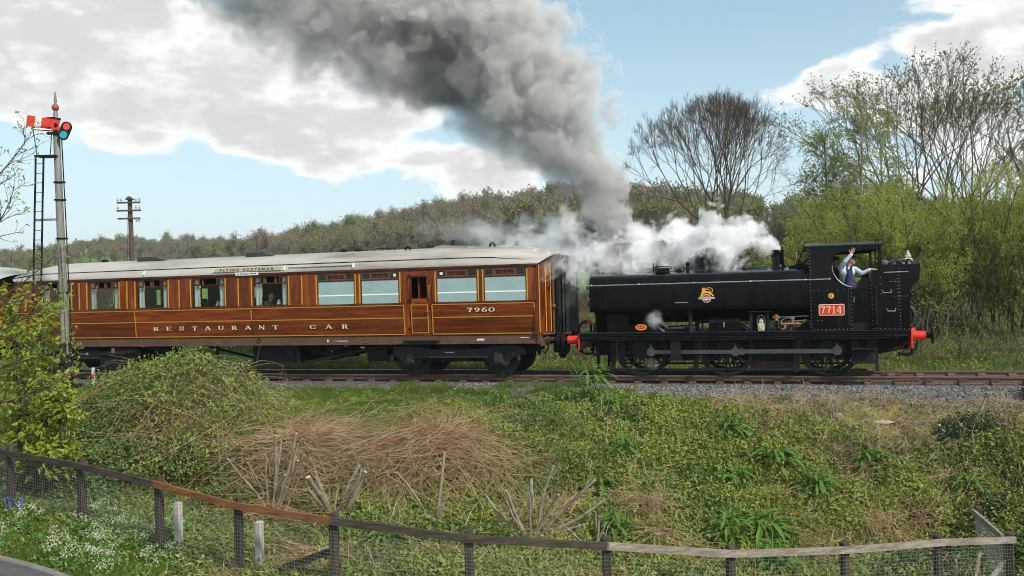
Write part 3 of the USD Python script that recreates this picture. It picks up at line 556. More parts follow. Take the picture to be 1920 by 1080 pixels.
# wheels
def driving_wheel(cx, s, r=.700, crank=0.0):
    cz, y0 = .700, s * .76
    w = L('wheel', MB().lathe([(r - .085, -.065), (r - .03, -.065), (r, -.055), (r, .05), (r + .028, .06), (r + .028, .085), (r - .085, .085), (r - .085, -.065)] if s < 0 else [(r - .085, -.085), (r + .028, -.085), (r + .028, -.06), (r, -.05), (r, .065), (r - .085, .065), (r - .085, -.085)], (cx, y0, cz), 48, 'y'), 'wheel')
    hub = affinity.translate(unary_union([Point(0, 0).buffer(.235, 24), LineString([(0, 0), (.28 * math.cos(crank), .28 * math.sin(crank))]).buffer(.15, 16)]).convex_hull, cx, cz)
    part('hub', MB().prism(hub, y0 - .075, y0 + .075).cyl((cx, y0 - .10, cz), (cx, y0 + .1, cz), .03, n=12), M['wheel'], w, 30)
    part('balance_weight', MB().prism(affinity.translate(Point(0, 0).buffer(r - .083, 32).intersection(sbox(-1, -1, -.46, 1)), cx, cz), y0 - .045, y0 + .045), M['wheel'], w, 30)
    for k in range(16):
        a = 2 * math.pi * (k + .5) / 16; ca, sa = math.cos(a), math.sin(a)
        m = trimesh.convex.convex_hull(np.array([(cx + ca * R - sa * h, y0 + t, cz + sa * R + ca * h) for R, hh, tt in ((.15, .030, .05), (r - .08, .019, .032)) for h in (-hh, hh) for t in (-tt, tt)]))
        part('spoke', MB().add(m), M['wheel'], w)
for s in (-1, 1):
    for cx in (-3.655, -1.406, 1.17): driving_wheel(cx, s)
L('axle', MB().cyl((-3.655, -.7, .7), (-3.655, .7, .7), .085).cyl((-1.406, -.7, .7), (-1.406, .7, .7), .085).cyl((1.17, -.7, .7), (1.17, .7, .7), .085), 'frame')
# coupling rods and cranks
rod = L('coupling_rod', MB().box(-3.30, -1.24, -.985, -.945, .600, .712, .008), 'rod')
for cx in (-3.375, -1.155):
    part('rod_boss', MB().cyl((cx, -1.0, .656), (cx, -.93, .656), .115, n=24).cyl((cx, -1.03, .656), (cx, -.9, .656), .055, n=6).box(cx - .035, cx + .035, -.985, -.945, .75, .82, .01).cyl((cx, -.965, .8), (cx, -.965, .88), .012), M['rod'], rod, 30)
rod = L('coupling_rod', MB().box(-.92, 1.28, -.985, -.945, .606, .722, .008), 'rod')
part('rod_boss', MB().cyl((-.985, -.995, .656), (-.985, -.93, .656), .085, n=24).cyl((-.985, -1.015, .656), (-.985, -.9, .656), .04, n=12), M['rod'], rod, 30)
part('rod_boss', MB().cyl((1.36, -1.0, .68), (1.36, -.93, .68), .12, n=24).cyl((1.36, -1.03, .68), (1.36, -.9, .68), .055, n=6).box(1.325, 1.395, -.985, -.945, .77, .84, .01).cyl((1.36, -.965, .82), (1.36, -.965, .89), .012), M['rod'], rod, 30)
rod = L('coupling_rod', MB().box(-3.30, 1.28, .945, .985, .60, .715, .008), 'rod')
# brake gear
L('brake_rod', MB().box(-4.45, 2.05, -1.0, -.955, .165, .215, .008), 'frame')
L('brake_rod', MB().box(-4.45, 2.05, .955, 1.0, .165, .215, .008), 'frame')
for hx in (-4.44, -2.20, .34):
    L('brake_hanger', MB().prism(Polygon([(hx - .05, .15), (hx + .06, .15), (hx + .10, .55), (hx + .06, .95), (hx - .06, .98), (hx - .04, .55)]), -.93, -.88).cyl((hx, -1.03, .19), (hx, -.86, .19), .075, n=14), 'frame')
    L('brake_block', MB().prism(Polygon([(hx + .06, .42), (hx + .19, .40), (hx + .13, .62), (hx + .13, .80), (hx + .19, .98), (hx + .08, .95), (hx + .03, .7)]), -.86, -.72), 'rust')
for s in (-1, 1):
    L('guard_iron', MB().prism(Polygon([(-4.93, .78), (-4.80, .78), (-4.81, .40), (-4.84, .10), (-4.92, .10), (-4.90, .40)]), s * .80, s * .83), 'frame')
L('valance_bracket', MB().prism(Polygon([(-2.82, 1.0), (-2.82, .55), (-2.85, .46), (-2.53, .46), (-2.55, .55), (-2.55, 1.0)]), -1.26, -1.235), 'frame')
L('bracket_foot', MB().box(-2.87, -2.50, -1.34, -1.22, .455, .475).box(-2.87, -2.5, -1.345, -1.335, .475, .53), 'frame')
# cab steps
st = L('cab_steps', MB().prism(Polygon([(1.68, 1.0), (1.68, .73), (2.22, .73), (2.22, 1.0)], [[(1.86, .78), (1.86, .97), (2.06, .97), (2.06, .78)]]), -1.14, -1.12).prism(Polygon([(1.70, .73), (2.20, .73), (2.23, .40), (1.68, .40)]), -1.16, -1.14).prism(Polygon([(2.225, 1.0), (2.31, 1.0), (2.31, .55), (2.33, .17), (2.25, .17), (2.24, .40)]), -1.13, -1.10), 'frame')
for z in (.715, .375): part('tread', MB().box(1.68, 2.24, -1.36, -1.10, z, z + .022).box(1.68, 2.24, -1.37, -1.36, z, z + .055), M['frame'], st)
part('rivet', rivets([(x, -1.145, z) for x in (1.74, 1.9, 2.05, 2.17) for z in (.76, .44)] + [(x, -1.145, z) for x in (1.76, 2.14) for z in (.85, .93)], .014), M['frame'], st, kind='stuff')
L('bunker_hanger', MB().prism(Polygon([(2.1, .70), (3.05, .72), (3.05, .80), (2.6, .62), (2.3, .56)]), -.75, -.72), 'frame')
# boiler, smokebox, tanks
L('boiler', MB().lathe([(0, -3.4), (.72, -3.4), (.72, .72), (0, .72)], (0, 0, 2.14), 40, 'x'), 'black')
L('smokebox', MB().lathe([(0, -4.97), (.74, -4.97), (.76, -4.93), (.76, -3.35), (0, -3.35)], (0, 0, 2.12), 40, 'x').prism(Polygon([(-.60, 1.205), (.60, 1.205), (.72, 1.8), (-.72, 1.8)]), -4.94, -3.4, 'x'), 'black')
d = L('smokebox_door', MB().lathe([(.62, -.0), (.60, -.05), (.40, -.11), (.12, -.14), (0, -.145)], (-4.97, 0, 2.12), 32, 'x'), 'black')
part('handle', MB().cyl((-5.12, 0, 2.12), (-5.2, 0, 2.12), .025).cyl((-5.18, 0, 2.12), (-5.18, .12, 2.36), .014), M['steel'], d)
tank = [(-.40, 1.76), (-1.15, 1.76)] + arc(-1.17, 1.89, .13, 270, 180, 6) + [(-1.30, 2.43)] + arc(-.96, 2.43, .34, 180, 100, 10)[1:] + [(-.80, 2.795), (-.62, 2.815), (-.50, 2.80), (-.40, 2.6)]
for s in (1, -1):
    tk = L('pannier_tank', MB().prism(affinity.scale(Polygon(tank), s, 1, origin=(0, 0)), -4.94, .715, 'x'), 'black', smooth=35)
    pts = []
    if s == 1:
        for x in (-3.50, -3.46, -2.10, -2.06, -.70, -.66, .69):
            pts += [(x, -1.300, z) for z in np.arange(1.88, 2.46, .052)]
            pts += [(x, -.96 - .34 * math.cos(a), 2.43 + .34 * math.sin(a)) for a in np.arange(.15, 1.3, .16)]
        pts += [(-4.90, -1.30, z) for z in np.arange(1.85, 2.45, .075)]
        pts += [(x, -1.30, z) for x in (-4.13, -3.20, -2.43, -1.62, -.80, -.05) for z in (2.40, 2.24, 1.99)]
        part('rivet', rivets(pts, .0115), M['black'], tk, kind='stuff')
        part('grab_rail', MB().cyl((-2.66, -1.335, 1.985), (-2.31, -1.335, 1.985), .013).cyl((-2.64, -1.335, 1.985), (-2.64, -1.3, 1.985), .012).cyl((-2.33, -1.335, 1.985), (-2.33, -1.3, 1.985), .012), M['steel'], tk)
        part('front_flange', MB().prism(Polygon(tank).buffer(.0).difference(Polygon(tank).buffer(-.06)), -4.965, -4.942, 'x'), M['black'], tk)
for s in (-1, 1):
    hr = L('handrail', MB().cyl((-4.95, s * 1.375, 2.488), (1.22, s * 1.375, 2.500), .0165, n=10), 'steel', smooth=True)
    for x in (-4.9, -3.6, -2.15, -.72, .62, 1.2): part('knob', MB().ball((x, s * 1.375, 2.495), .03, 1).cyl((x, s * 1.375, 2.495), (x, s * 1.26, 2.495), .012, n=6), M['steel'], hr, True)
L('chimney', MB().lathe([(.50, 0), (.40, .03), (.31, .10), (.27, .22), (.255, .55), (.262, .74), (.31, .77), (.32, .82), (.30, .86), (.24, .86), (.22, .3)], (-4.25, 0, 2.83), 36), 'black', smooth=True)
L('dome', MB().lathe([(.53, -.02), (.47, .02), (.40, .07), (.365, .18), (.355, .42), (.33, .52), (.26, .60), (.15, .645), (0, .66)], (-1.885, 0, 2.82), 36), 'black', smooth=True)
sv = L('safety_valve_bonnet', MB().lathe([(.25, 0), (.235, .02), (.19, .07), (.165, .16), (.155, .28), (.155, .40), (.165, .49), (.178, .50), (.178, .52), (.13, .52), (.12, .3)], (-.03, 0, 2.815), 32), 'black', smooth=True)
fl = L('tank_filler', MB().lathe([(.20, 0), (.20, .10), (.215, .10), (.215, .12), (.12, .145), (0, .15)], (-3.04, -.75, 2.80), 24).cyl((-3.28, -.75, 2.8), (-3.28, -.75, 3.08), .014, n=6), 'black')
part('lever', MB().tube(bez([(-3.30, -.75, 2.93), (-3.1, -.75, 2.97), (-2.82, -.75, 2.95), (-2.80, -.75, 2.88)], 5), .014, 6), M['black'], fl)
L('tank_vent', MB().lathe([(.05, 0), (.045, .16), (.045, .20), (.06, .20), (.062, .245), (.04, .27), (0, .28)], (-2.38, -.55, 2.80), 14), 'black', smooth=True)
L('clack_valve', MB().ball((-2.60, -.5, 2.84), (.12, .08, .07)).cyl((-2.7, -.5, 2.83), (-2.5, -.5, 2.83), .04), 'black')
L('top_feed_pipe', MB().tube(bez([(-.9, -.48, 2.84), (-.5, -.45, 2.855), (-.3, -.4, 2.86)], 4), .022, 6).box(-.95, -.85, -.55, -.4, 2.82, 2.87).box(.25, .6, -.6, -.4, 2.82, 2.88).cyl((.3, -.5, 2.86), (.62, -.5, 2.95), .02), 'frame')
for z, dx in ((2.42, .10), (2.22, .05), (1.98, .09)): L('lamp_iron', MB().box(-4.95 - dx, -4.94, -1.18, -1.14, z, z + .02).box(-4.96 - dx, -4.94 - dx, -1.2, -1.12, z - .05, z + .06), 'frame')
L('destination_bracket', MB().box(-5.03, -4.96, -1.14, -1.02, 2.10, 2.22, .01), 'white')
# things standing on the running plate
sandbox_ = L('sandbox', MB().box(-4.55, -3.95, -1.10, -.70, 1.205, 1.70, .02).box(-4.57, -3.93, -1.12, -.68, 1.70, 1.72), 'black')
sp = Polygon([(-4.30, 1.205), (-4.05, 1.27), (-3.85, 1.38), (-3.62, 1.435), (-3.38, 1.40), (-3.18, 1.32), (-3.02, 1.205)])
for cx, cut in ((-3.655, sp),):
    sl = L('splasher', MB().prism(cut, -1.02, -.68), 'black')
pl = L('worksplate', MB().prism(affinity.translate(affinity.scale(Point(0, 0).buffer(1, 24), .155, .083), -3.615, 1.335), -1.035, -1.022), 'orange', label='oval red plate with gold rim on the leading splasher')
part('field', MB().prism(affinity.translate(affinity.scale(Point(0, 0).buffer(1, 24), .125, .046), -3.615, 1.335), -1.041, -1.036), M['red'], pl)
part('lettering', MB().box(-3.69, -3.64, -1.045, -1.0415, 1.332, 1.342).box(-3.60, -3.55, -1.045, -1.0415, 1.332, 1.342), M['cream'], pl)
L('motion_gear', MB().cyl((-2.95, -.7, 1.33), (-2.2, -.7, 1.36), .02).cyl((-3.0, -.8, 1.25), (-2.45, -.8, 1.24), .022).cyl((-2.45, -.8, 1.24), (-2.3, -.75, 1.3), .03).box(-2.48, -2.40, -.85, -.75, 1.205, 1.32).box(-2.2, -2.1, -.75, -.6, 1.205, 1.45).box(-2.02, -1.98, -.85, -.8, 1.205, 1.5).cyl((-2.1, -.9, 1.44), (-1.75, -.9, 1.44), .02), 'frame')
L('feed_pipe', MB().lathe([(.07, .0), (.06, .05), (.05, .28), (.06, .42), (.075, .46), (.075, .56)], (-2.29, -1.12, 1.205), 16), 'frame')
tb = L('toolbox', MB().box(-1.80, -1.01, -1.24, -.86, 1.205, 1.43, .01), 'black')
part('lid', MB().prism(Polygon([(-1.25, 1.43), (-.85, 1.43), (-.85, 1.545)] + arc(-1.16, 1.455, .09, 90, 180, 5)), -1.815, -.995, 'x'), M['black'], tb, 30)
part('clasp', MB().box(-1.43, -1.40, -1.262, -1.24, 1.33, 1.45).ball((-1.415, -1.262, 1.33), .02, 1), M['steel'], tb)
part('hinge', MB().box(-1.62, -1.56, -1.1, -1.04, 1.545, 1.565).box(-1.28, -1.22, -1.1, -1.04, 1.545, 1.565), M['frame'], tb)
L('toolbox_bracket', MB().box(-.99, -.72, -1.12, -1.05, 1.40, 1.43).cyl((-1.0, -1.13, 1.36), (-.80, -1.13, 1.21), .015).box(-.90, -.86, -1.1, -1.05, 1.43, 1.49).cyl((-2.06, -1.0, 1.49), (-1.8, -1.0, 1.50), .02).cyl((-.74, -1.08, 1.2), (-.74, -1.08, 1.42), .015), 'frame')
L('lamp_recess', MB().box(-.76, -.70, -1.18, -.8, 1.205, 1.70).box(-.34, -.28, -1.18, -.8, 1.205, 1.70).box(-.80, -.24, -1.24, -.8, 1.70, 1.722).box(-.70, -.34, -.84, -.8, 1.205, 1.70), 'frame')
inj = L('injector', MB().cyl((.02, -1.1, 1.37), (.46, -1.1, 1.385), .036, n=14).cyl((.30, -1.1, 1.36), (.30, -1.1, 1.52), .032, n=12).cyl((.26, -1.1, 1.52), (.34, -1.1, 1.52), .045, n=12), 'copper')
part('steam_valve', MB().lathe([(.05, 0), (.055, .03), (.05, .06), (.075, .07), (.075, .12), (.05, .13), (.05, .17)], (-.10, -1.1, 1.46), 16).cyl((-.19, -1.1, 1.55), (-.0, -1.1, 1.55), .045), M['copper'], inj, 30)
part('bend_pipe', MB().tube(bez([(-.10, -1.1, 1.46), (-.10, -1.1, 1.32), (-.04, -1.1, 1.25), (.05, -1.1, 1.27), (.08, -1.1, 1.34)], 6), .034, 10), M['black'], inj, True)
part('elbow', MB().tube(bez([(.0, -1.1, 1.245), (.06, -1.1, 1.25), (.10, -1.1, 1.28), (.11, -1.1, 1.34)], 5), .036, 10), M['copper'], inj, True)
part('delivery_pipe', MB().cyl((.02, -1.1, 1.56), (.70, -1.1, 1.575), .014).tube(bez([(.02, -1.13, 1.37), (.04, -1.13, 1.48), (.16, -1.13, 1.53), (.28, -1.13, 1.52)], 5), .014, 6), M['steel'], inj, True)
part('nozzle', MB().cyl((.34, -1.1, 1.45), (.64, -1.1, 1.47), .014, .022).cyl((.44, -1.1, 1.385), (.53, -1.1, 1.388), .03, .012), M['brass'], inj, True)
part('pedestal', MB().lathe([(.10, 0), (.04, .03), (.03, .1), (.05, .15)], (.24, -1.1, 1.205), 14), M['frame'], inj, True)
L('firebox_cover', MB().prism(Polygon([(.15, 1.205), (.7, 1.205), (.7, 1.44), (.62, 1.42), (.40, 1.25)]), -.95, -.90), 'black')
# cab
open_ = Polygon([(1.73, 1.205), (1.73, 2.29)] + [(1.62, 2.315), (1.50, 2.385), (1.385, 2.50), (1.30, 2.66), (1.272, 2.84), (1.285, 2.99), (1.33, 3.09), (1.41, 3.15), (1.52, 3.185)] + [(2.395, 3.215), (2.395, 2.80), (2.30, 2.77), (2.22, 2.70), (2.175, 2.58), (2.16, 2.45), (2.16, 1.205)])
side = Polygon([(.72, 1.205), (.72, 3.31), (2.43, 3.335), (2.43, 2.80), (3.30, 2.806), (3.285, 2.44), (3.20, 2.37), (3.12, 2.28), (3.07, 2.18), (3.052, 2.08), (3.048, 1.205)]).difference(open_)
for s in (-1, 1):
    cs = L('cab_side', MB().prism(side, s * 1.262, s * 1.282), 'black', smooth=False)
    edge = [(1.725, 2.29), (1.62, 2.315), (1.50, 2.385), (1.385, 2.50), (1.30, 2.66), (1.272, 2.84)]
    part('opening_beading', MB().tube([(x, s * 1.286, z) for x, z in bez([(a, b) for a, b in edge], 4)], .013, 6), M['steel'], cs, True)
    part('top_beading', MB().tube([(x, s * 1.286, z) for x, z in bez([(1.272, 2.84), (1.285, 2.99), (1.33, 3.09), (1.41, 3.15), (1.52, 3.185), (1.95, 3.2), (2.395, 3.215)], 4)], .013, 6), M['black'], cs, True)
    part('coping', MB().box(2.44, 3.31, s * 1.255, s * 1.295, 2.80, 2.822), M['frame'], cs)
    if s < 0:
        pts = [(.75, -1.283, z) for z in np.arange(1.28, 3.28, .085)] + [(x, -1.283, 1.235) for x in np.arange(.80, 1.72, .10)] + [(1.705, -1.283, z) for z in np.arange(1.24, 2.28, .10)]
        pts += [(2.19, -1.283, z) for z in np.arange(1.24, 2.5, .10)] + [(x, -1.283, 1.235) for x in np.arange(2.25, 3.03, .11)] + [(2.83, -1.283, z) for z in np.arange(1.28, 2.75, .085)] + [(2.79, -1.283, z) for z in np.arange(1.7, 2.7, .085)]
        pts += [(x, -1.283, 2.22) for x in (.82, .95, 1.15, 1.38, 1.55)] + [(x, -1.283, 2.03) for x in np.arange(2.7, 3.02, .075)] + [(x, -1.283, 2.40) for x in (2.6, 2.64, 2.7, 2.74)] + [(x, -1.283, 1.46) for x in (.90, 1.0)] + [(.90, -1.283, 1.56), (1.32, -1.283, 1.92), (1.62, -1.283, 1.70)] + [(2.4, -1.283, z) for z in (2.1, 2.35, 2.5)]
        part('rivet', rivets(pts, .0115), M['steel'], cs, kind='stuff')
    dr = L('cab_door', MB().box(1.735, 2.155, s * 1.245, s * 1.225, 1.46, 2.235).box(1.735, 2.155, s * 1.25, s * 1.22, 2.225, 2.245), 'black')
    part('latch', MB().box(1.765, 1.785, s * 1.262, s * 1.245, 1.90, 2.03, .004), M['steel'], dr)
    for x in (1.635, 2.275):
        gr = L('grab_rail', MB().cyl((x, s * 1.335, 1.36), (x, s * 1.335, 2.245), .019, n=10), 'frame', smooth=True)
        part('knob', MB().ball((x, s * 1.33, 1.36), .03, 1).ball((x, s * 1.33, 2.245), .03, 1).cyl((x, s * 1.33, 1.36), (x, s * 1.28, 1.36), .014).cyl((x, s * 1.33, 2.245), (x, s * 1.28, 2.245), .014), M['frame'], gr, True)
    L('bunker_rail', MB().cyl((2.475, s * 1.32, 2.625), (3.03, s * 1.32, 2.63), .013, n=8).cyl((2.49, s * 1.32, 2.625), (2.49, s * 1.28, 2.625), .012).cyl((3.02, s * 1.32, 2.63), (3.02, s * 1.28, 2.63), .012), 'steel', smooth=True)
    for x, z in ((2.53, 2.13), (2.62, 1.675)): L('bunker_step', MB().tube([(x - .105, s * 1.28, z + .06), (x - .09, s * 1.37, z), (x + .09, s * 1.37, z), (x + .105, s * 1.28, z + .06)], .013, 6).box(x - .09, x + .09, s * 1.39, s * 1.34, z - .012, z + .005), 'steel')
    L('cab_post', MB().box(2.405, 2.435, s * 1.30, s * 1.262, 2.68, 3.335).cyl((2.40, s * 1.31, 2.62), (2.40, s * 1.31, 3.3), .014), 'black')
cf = [(-1.26, 1.205), (1.26, 1.205), (1.26, 3.30), (1.1, 3.39), (0, 3.45), (-1.1, 3.39), (-1.26, 3.30)]
L('cab_front', MB().prism(Polygon(cf).difference(Point(-.75, 3.05).buffer(.20)).difference(Point(.75, 3.05).buffer(.20)), .722, .745, 'x'), 'black', smooth=False)
rear = Polygon([(-1.26, 2.72), (1.26, 2.72), (1.26, 3.30), (1.1, 3.39), (0, 3.45), (-1.1, 3.39), (-1.26, 3.30)]).difference(sbox(-1.05, 2.86, -.15, 3.22)).difference(sbox(.15, 2.86, 1.05, 3.22))
L('cab_rear', MB().prism(rear, 2.405, 2.425, 'x').cyl((2.42, -.85, 2.8), (2.42, -.85, 3.25), .012).cyl((2.42, -.6, 2.8), (2.42, -.6, 3.25), .012), 'black', smooth=False)
top = [(-1.31, 3.325), (-1.24, 3.365), (-1.0, 3.405), (-.5, 3.452), (0, 3.468), (.5, 3.452), (1.0, 3.405), (1.24, 3.365), (1.31, 3.325)]
rf = L('cab_roof', MB().prism(Polygon(top + [(y, z - .028) for y, z in reversed(top)]), .64, 2.47, 'x'), 'black')
part('rain_strip', MB().box(.64, 2.47, -1.335, -1.305, 3.312, 3.335), M['black'], rf)
part('lifting_eye', MB().tube(bez([(2.33, -1.0, 3.40), (2.35, -1.0, 3.46), (2.40, -1.0, 3.45), (2.41, -1.0, 3.40)], 4), .016, 6), M['black'], rf, True)
L('cab_floor', MB().box(.75, 2.4, -1.2, 1.2, 1.21, 1.45), 'frame')
L('cab_locker', MB().box(1.75, 2.38, .45, 1.22, 1.45, 2.52, .02).box(1.75, 2.38, -.2, .4, 1.45, 2.2), 'olive')
L('backhead', MB().box(.75, 1.05, -.62, .62, 1.45, 2.75, .05).cyl((1.05, -.2, 2.3), (1.2, -.2, 2.3), .03).cyl((1.15, .3, 2.6), (1.15, -.3, 2.6), .02), 'frame')
L('bunker_front', MB().box(2.36, 2.40, -1.26, 1.26, 1.21, 2.76), 'olive')
prof = [(3.048, 1.205), (3.052, 2.08), (3.07, 2.18), (3.12, 2.28), (3.20, 2.37), (3.285, 2.44), (3.30, 2.815)]
bk = L('bunker_rear', MB().prism(Polygon([(x, z) for x, z in prof] + [(x - .02, z) for x, z in reversed(prof)]), -1.262, 1.262), 'black', smooth=40)
part('lamp_iron', MB().box(3.06, 3.16, -.9, -.86, 1.98, 2.03).tube(bez([(3.05, -.8, 2.06), (3.15, -.8, 2.10), (3.2, -.8, 2.03), (3.24, -.8, 2.10)], 4), .02, 6).tube([(3.06, -.95, 2.0), (3.22, -.95, 1.9)], .02, 6).ball((3.15, -.88, 2.05), .05, 1), M['frame'], bk, True)
# front spectacle gear and whistles
wh = L('whistle', MB().lathe([(.02, 0), (.02, .05), (.035, .06), (.035, .19), (.025, .21), (.01, .22), (.01, .26)], (.46, -.35, 3.02), 14).lathe([(.02, 0), (.02, .05), (.03, .06), (.03, .15), (.02, .17)], (.52, -.2, 3.0), 14).cyl((.42, -.4, 3.0), (.58, -.1, 3.0), .02), 'brass', smooth=30)
L('whistle_shield', MB().obox((.47, -.55, 2.90), (.60, -.55, 3.30), .4, .03, up=(1, 0, 0)).cyl((.48, -.6, 2.84), (.74, -.6, 3.06), .02).cyl((.6, -.8, 2.9), (.73, -.9, 3.05), .02).box(.46, .72, -.7, -.3, 2.84, 2.90), 'frame')
# plates and emblem
def panel(name, x0, x1, z0, z1, y, rim, mats, r=.03, t=.012):
    a = sbox(x0 + r, z0 + r, x1 - r, z1 - r).buffer(r, 6)
    p = L(name, MB().prism(a, y - t, y), mats[0]); part('field', MB().prism(a.buffer(-rim), y - t - .004, y - t), M[mats[1]], p); return p
npl = panel('number_plate', .932, 1.545, 1.583, 1.868, -1.283, .020, ('cream', 'red'), .035)
g_, w_ = letters('7714', .175, None, .15, .80)
sc_ = .50 / (w_ - .02)
for poly, x in g_: part('numeral', MB().prism(affinity.translate(affinity.scale(poly, sc_, 1, origin=(0, 0)), .972 + x * sc_, 1.640), -1.306, -1.299), M['cream'], npl)
yd = L('route_disc', MB().prism(Point(1.236, 2.078).buffer(.067, 24), -1.287, -1.282), 'yellow', label='small yellow disc marked C on the cab side')
part('letter', MB().prism(Point(1.236, 2.078).buffer(.034, 20).difference(Point(1.236, 2.078).buffer(.016, 20)).difference(sbox(1.244, 2.062, 1.30, 2.094)), -1.291, -1.2875), M['black_letter'], yd)
em = L('emblem', MB().prism(unary_union([sbox(-2.040, 2.063, -1.632, 2.112), Point(-1.836, 2.083).buffer(.116, 32)]), -1.306, -1.301), 'white', label='gold lion standing over a red and white wheel with a lettered bar')
disc = affinity.translate(Point(0, 0).buffer(.103, 32), -1.836, 2.083)
star = unary_union([affinity.rotate(sbox(-.009, .0, .009, .078), a, origin=(0, 0)) for a in range(0, 360, 30)] + [Point(0, 0).buffer(.04, 16)])
part('wheel_field', MB().prism(disc.difference(affinity.translate(star, -1.836, 2.083)).difference(sbox(-3, 2.055, 0, 2.118)), -1.3105, -1.3065), M['red'], em)
gap = unary_union([affinity.rotate(Polygon([(-.012, .052), (.012, .052), (.006, .08), (-.006, .08)]), a + 15, origin=(0, 0)) for a in range(0, 360, 30)])
part('spoke_gap', MB().prism(affinity.translate(gap, -1.836, 2.083).difference(sbox(-3, 2.05, 0, 2.12)), -1.3145, -1.311), M['black_letter'], em)
tm = meshkit.text_mesh('BRITISH RAILWAYS', .026, .003, True); v_ = np.array(tm.vertices); sx_ = .375 / v_[:, 0].max()
part('lettering', MB().add((np.stack([-2.023 + v_[:, 0] * sx_, -1.3065 - v_[:, 2], 2.075 + v_[:, 1]], 1), tm.faces)), M['black_letter'], em)
def E4(x, y): return (-2.040 + (x - 540) / 530 * .408, 2.370 - (y - 345) / 520 * .402)      # the emblem's own drawing grid
lion = Polygon([E4(*q) for q in [(575, 655), (610, 610), (640, 520), (655, 470), (668, 425), (640, 415), (665, 395), (650, 380), (690, 358), (740, 348), (775, 370), (785, 420), (775, 465), (820, 470), (900, 485), (970, 505), (960, 540), (1010, 575), (1050, 605), (1045, 640), (990, 660), (975, 650), (995, 620), (930, 590), (880, 550), (850, 535), (740, 545), (690, 585), (655, 640), (640, 660)]])
tail = LineString([E4(*q) for q in bez([(965, 515), (1005, 480), (1005, 420), (960, 372), (880, 355), (820, 375), (822, 408), (870, 415)], 6)]).buffer(.011).union(Polygon([E4(*q) for q in [(840, 395), (900, 415), (945, 460), (890, 445)]]))
part('lion', MB().prism(lion.union(tail), -1.3105, -1.3065), M['orange'], em)
# buffers, hoses, hooks
for x, d in ((-5.335, -1), (3.105, 1)):
    for s in (-1, 1):
        y, z = s * .87, 1.0 if d < 0 else 1.037
        bf = L('buffer', MB().lathe([(.14, .0), (.14, .025), (.118, .03), (.112, .30), (.118, .31), (.118, .33)] if d > 0 else [(.14, 0), (.14, -.025), (.118, -.03), (.118, -.33), (.112, -.36), (0, -.36)], (x, y, z), 24, 'x'), 'red')
        part('ram', MB().lathe([(.072, .30 * d), (.072, .47 * d)], (x, y, z), 18, 'x').lathe([(0, .46 * d), (.10, .465 * d), (.205, .475 * d), (.205, .50 * d), (.12, .525 * d), (0, .53 * d)], (x, y, z), 28, 'x'), M['frame'], bf, 30)
    L('draw_hook', MB().tube(bez([(x, 0, 1.02), (x + d * .2, 0, 1.03), (x + d * .3, 0, .97), (x + d * .22, 0, .92)], 5), .03, 8).tube(bez([(x + d * .22, .04, .95), (x + d * .26, .05, .8), (x + d * .2, .05, .62), (x + d * .12, 0, .6), (x + d * .2, -.05, .62), (x + d * .26, -.05, .8), (x + d * .22, -.04, .95)], 5), .02, 6), 'frame', smooth=True)
L('vacuum_hose', MB().tube(bez([(-5.52, -.25, 1.16), (-5.52, -.25, 1.30), (-5.44, -.25, 1.42), (-5.32, -.25, 1.49), (-5.24, -.25, 1.48)], 6), .045, 10), 'rubber', smooth=True)
L('hose_end', MB().tube(bez([(-5.26, -.25, 1.487), (-5.19, -.25, 1.46), (-5.17, -.25, 1.38)], 5), .046, 10), 'red', smooth=True)
L('hose_standpipe', MB().cyl((-5.17, -.25, 1.2), (-5.17, -.25, 1.40), .035).cyl((-5.05, -.3, 1.2), (-5.05, -.3, 1.43), .032).box(-5.62, -5.5, -.4, -.2, 1.13, 1.24), 'frame')
L('steam_hose', MB().tube(bez([(-5.43, -.3, .95), (-5.45, -.3, .78), (-5.42, -.3, .62), (-5.30, -.3, .57), (-5.1, -.3, .58)], 6), .036, 10).cyl((-5.12, -.3, .62), (-5.05, -.3, .50), .035), 'rubber', smooth=True)
L('pipe_trap', MB().ball((-5.10, -.4, .70), .07, 1).cyl((-5.1, -.4, .8), (-5.1, -.4, .7), .02).ball((-5.48, -.6, .78), .05, 1).tube(bez([(-5.3, -.5, .75), (-5.45, -.6, .80), (-5.5, -.6, .9)], 4), .03, 6), 'frame')
L('vacuum_hose', MB().tube(bez([(3.06, -.25, 1.72), (3.18, -.25, 1.72), (3.27, -.25, 1.60), (3.27, -.25, 1.42), (3.18, -.25, 1.27), (3.10, -.25, 1.22)], 6), .05, 10), 'rubber', smooth=True)
L('hose_standpipe', MB().box(3.06, 3.14, -.5, -.4, 1.40, 1.55).cyl((3.10, -.5, 1.52), (3.10, -.5, 1.36), .03), 'frame')
L('hose_end', MB().tube(bez([(2.80, -.6, .70), (2.92, -.6, .72), (3.0, -.6, .80), (3.0, -.6, .86)], 5), .035, 8), 'red', smooth=True)
L('steam_hose', MB().tube(bez([(3.08, -.5, .80), (3.16, -.5, .72), (3.17, -.5, .60), (3.08, -.5, .53), (2.92, -.5, .54), (2.84, -.5, .56)], 6), .040, 10).cyl((2.98, -.5, .76), (2.98, -.5, .54), .012), 'rubber', smooth=True)
L('pipe_trap', MB().ball((3.12, -.45, 1.24), .09, 1).box(2.96, 3.08, -.7, -.5, .68, .78, .02).ball((2.66, -.9, .73), .06, 1).tube([(2.3, -1.0, .72), (2.75, -1.0, .70)], .035, 8), 'frame')
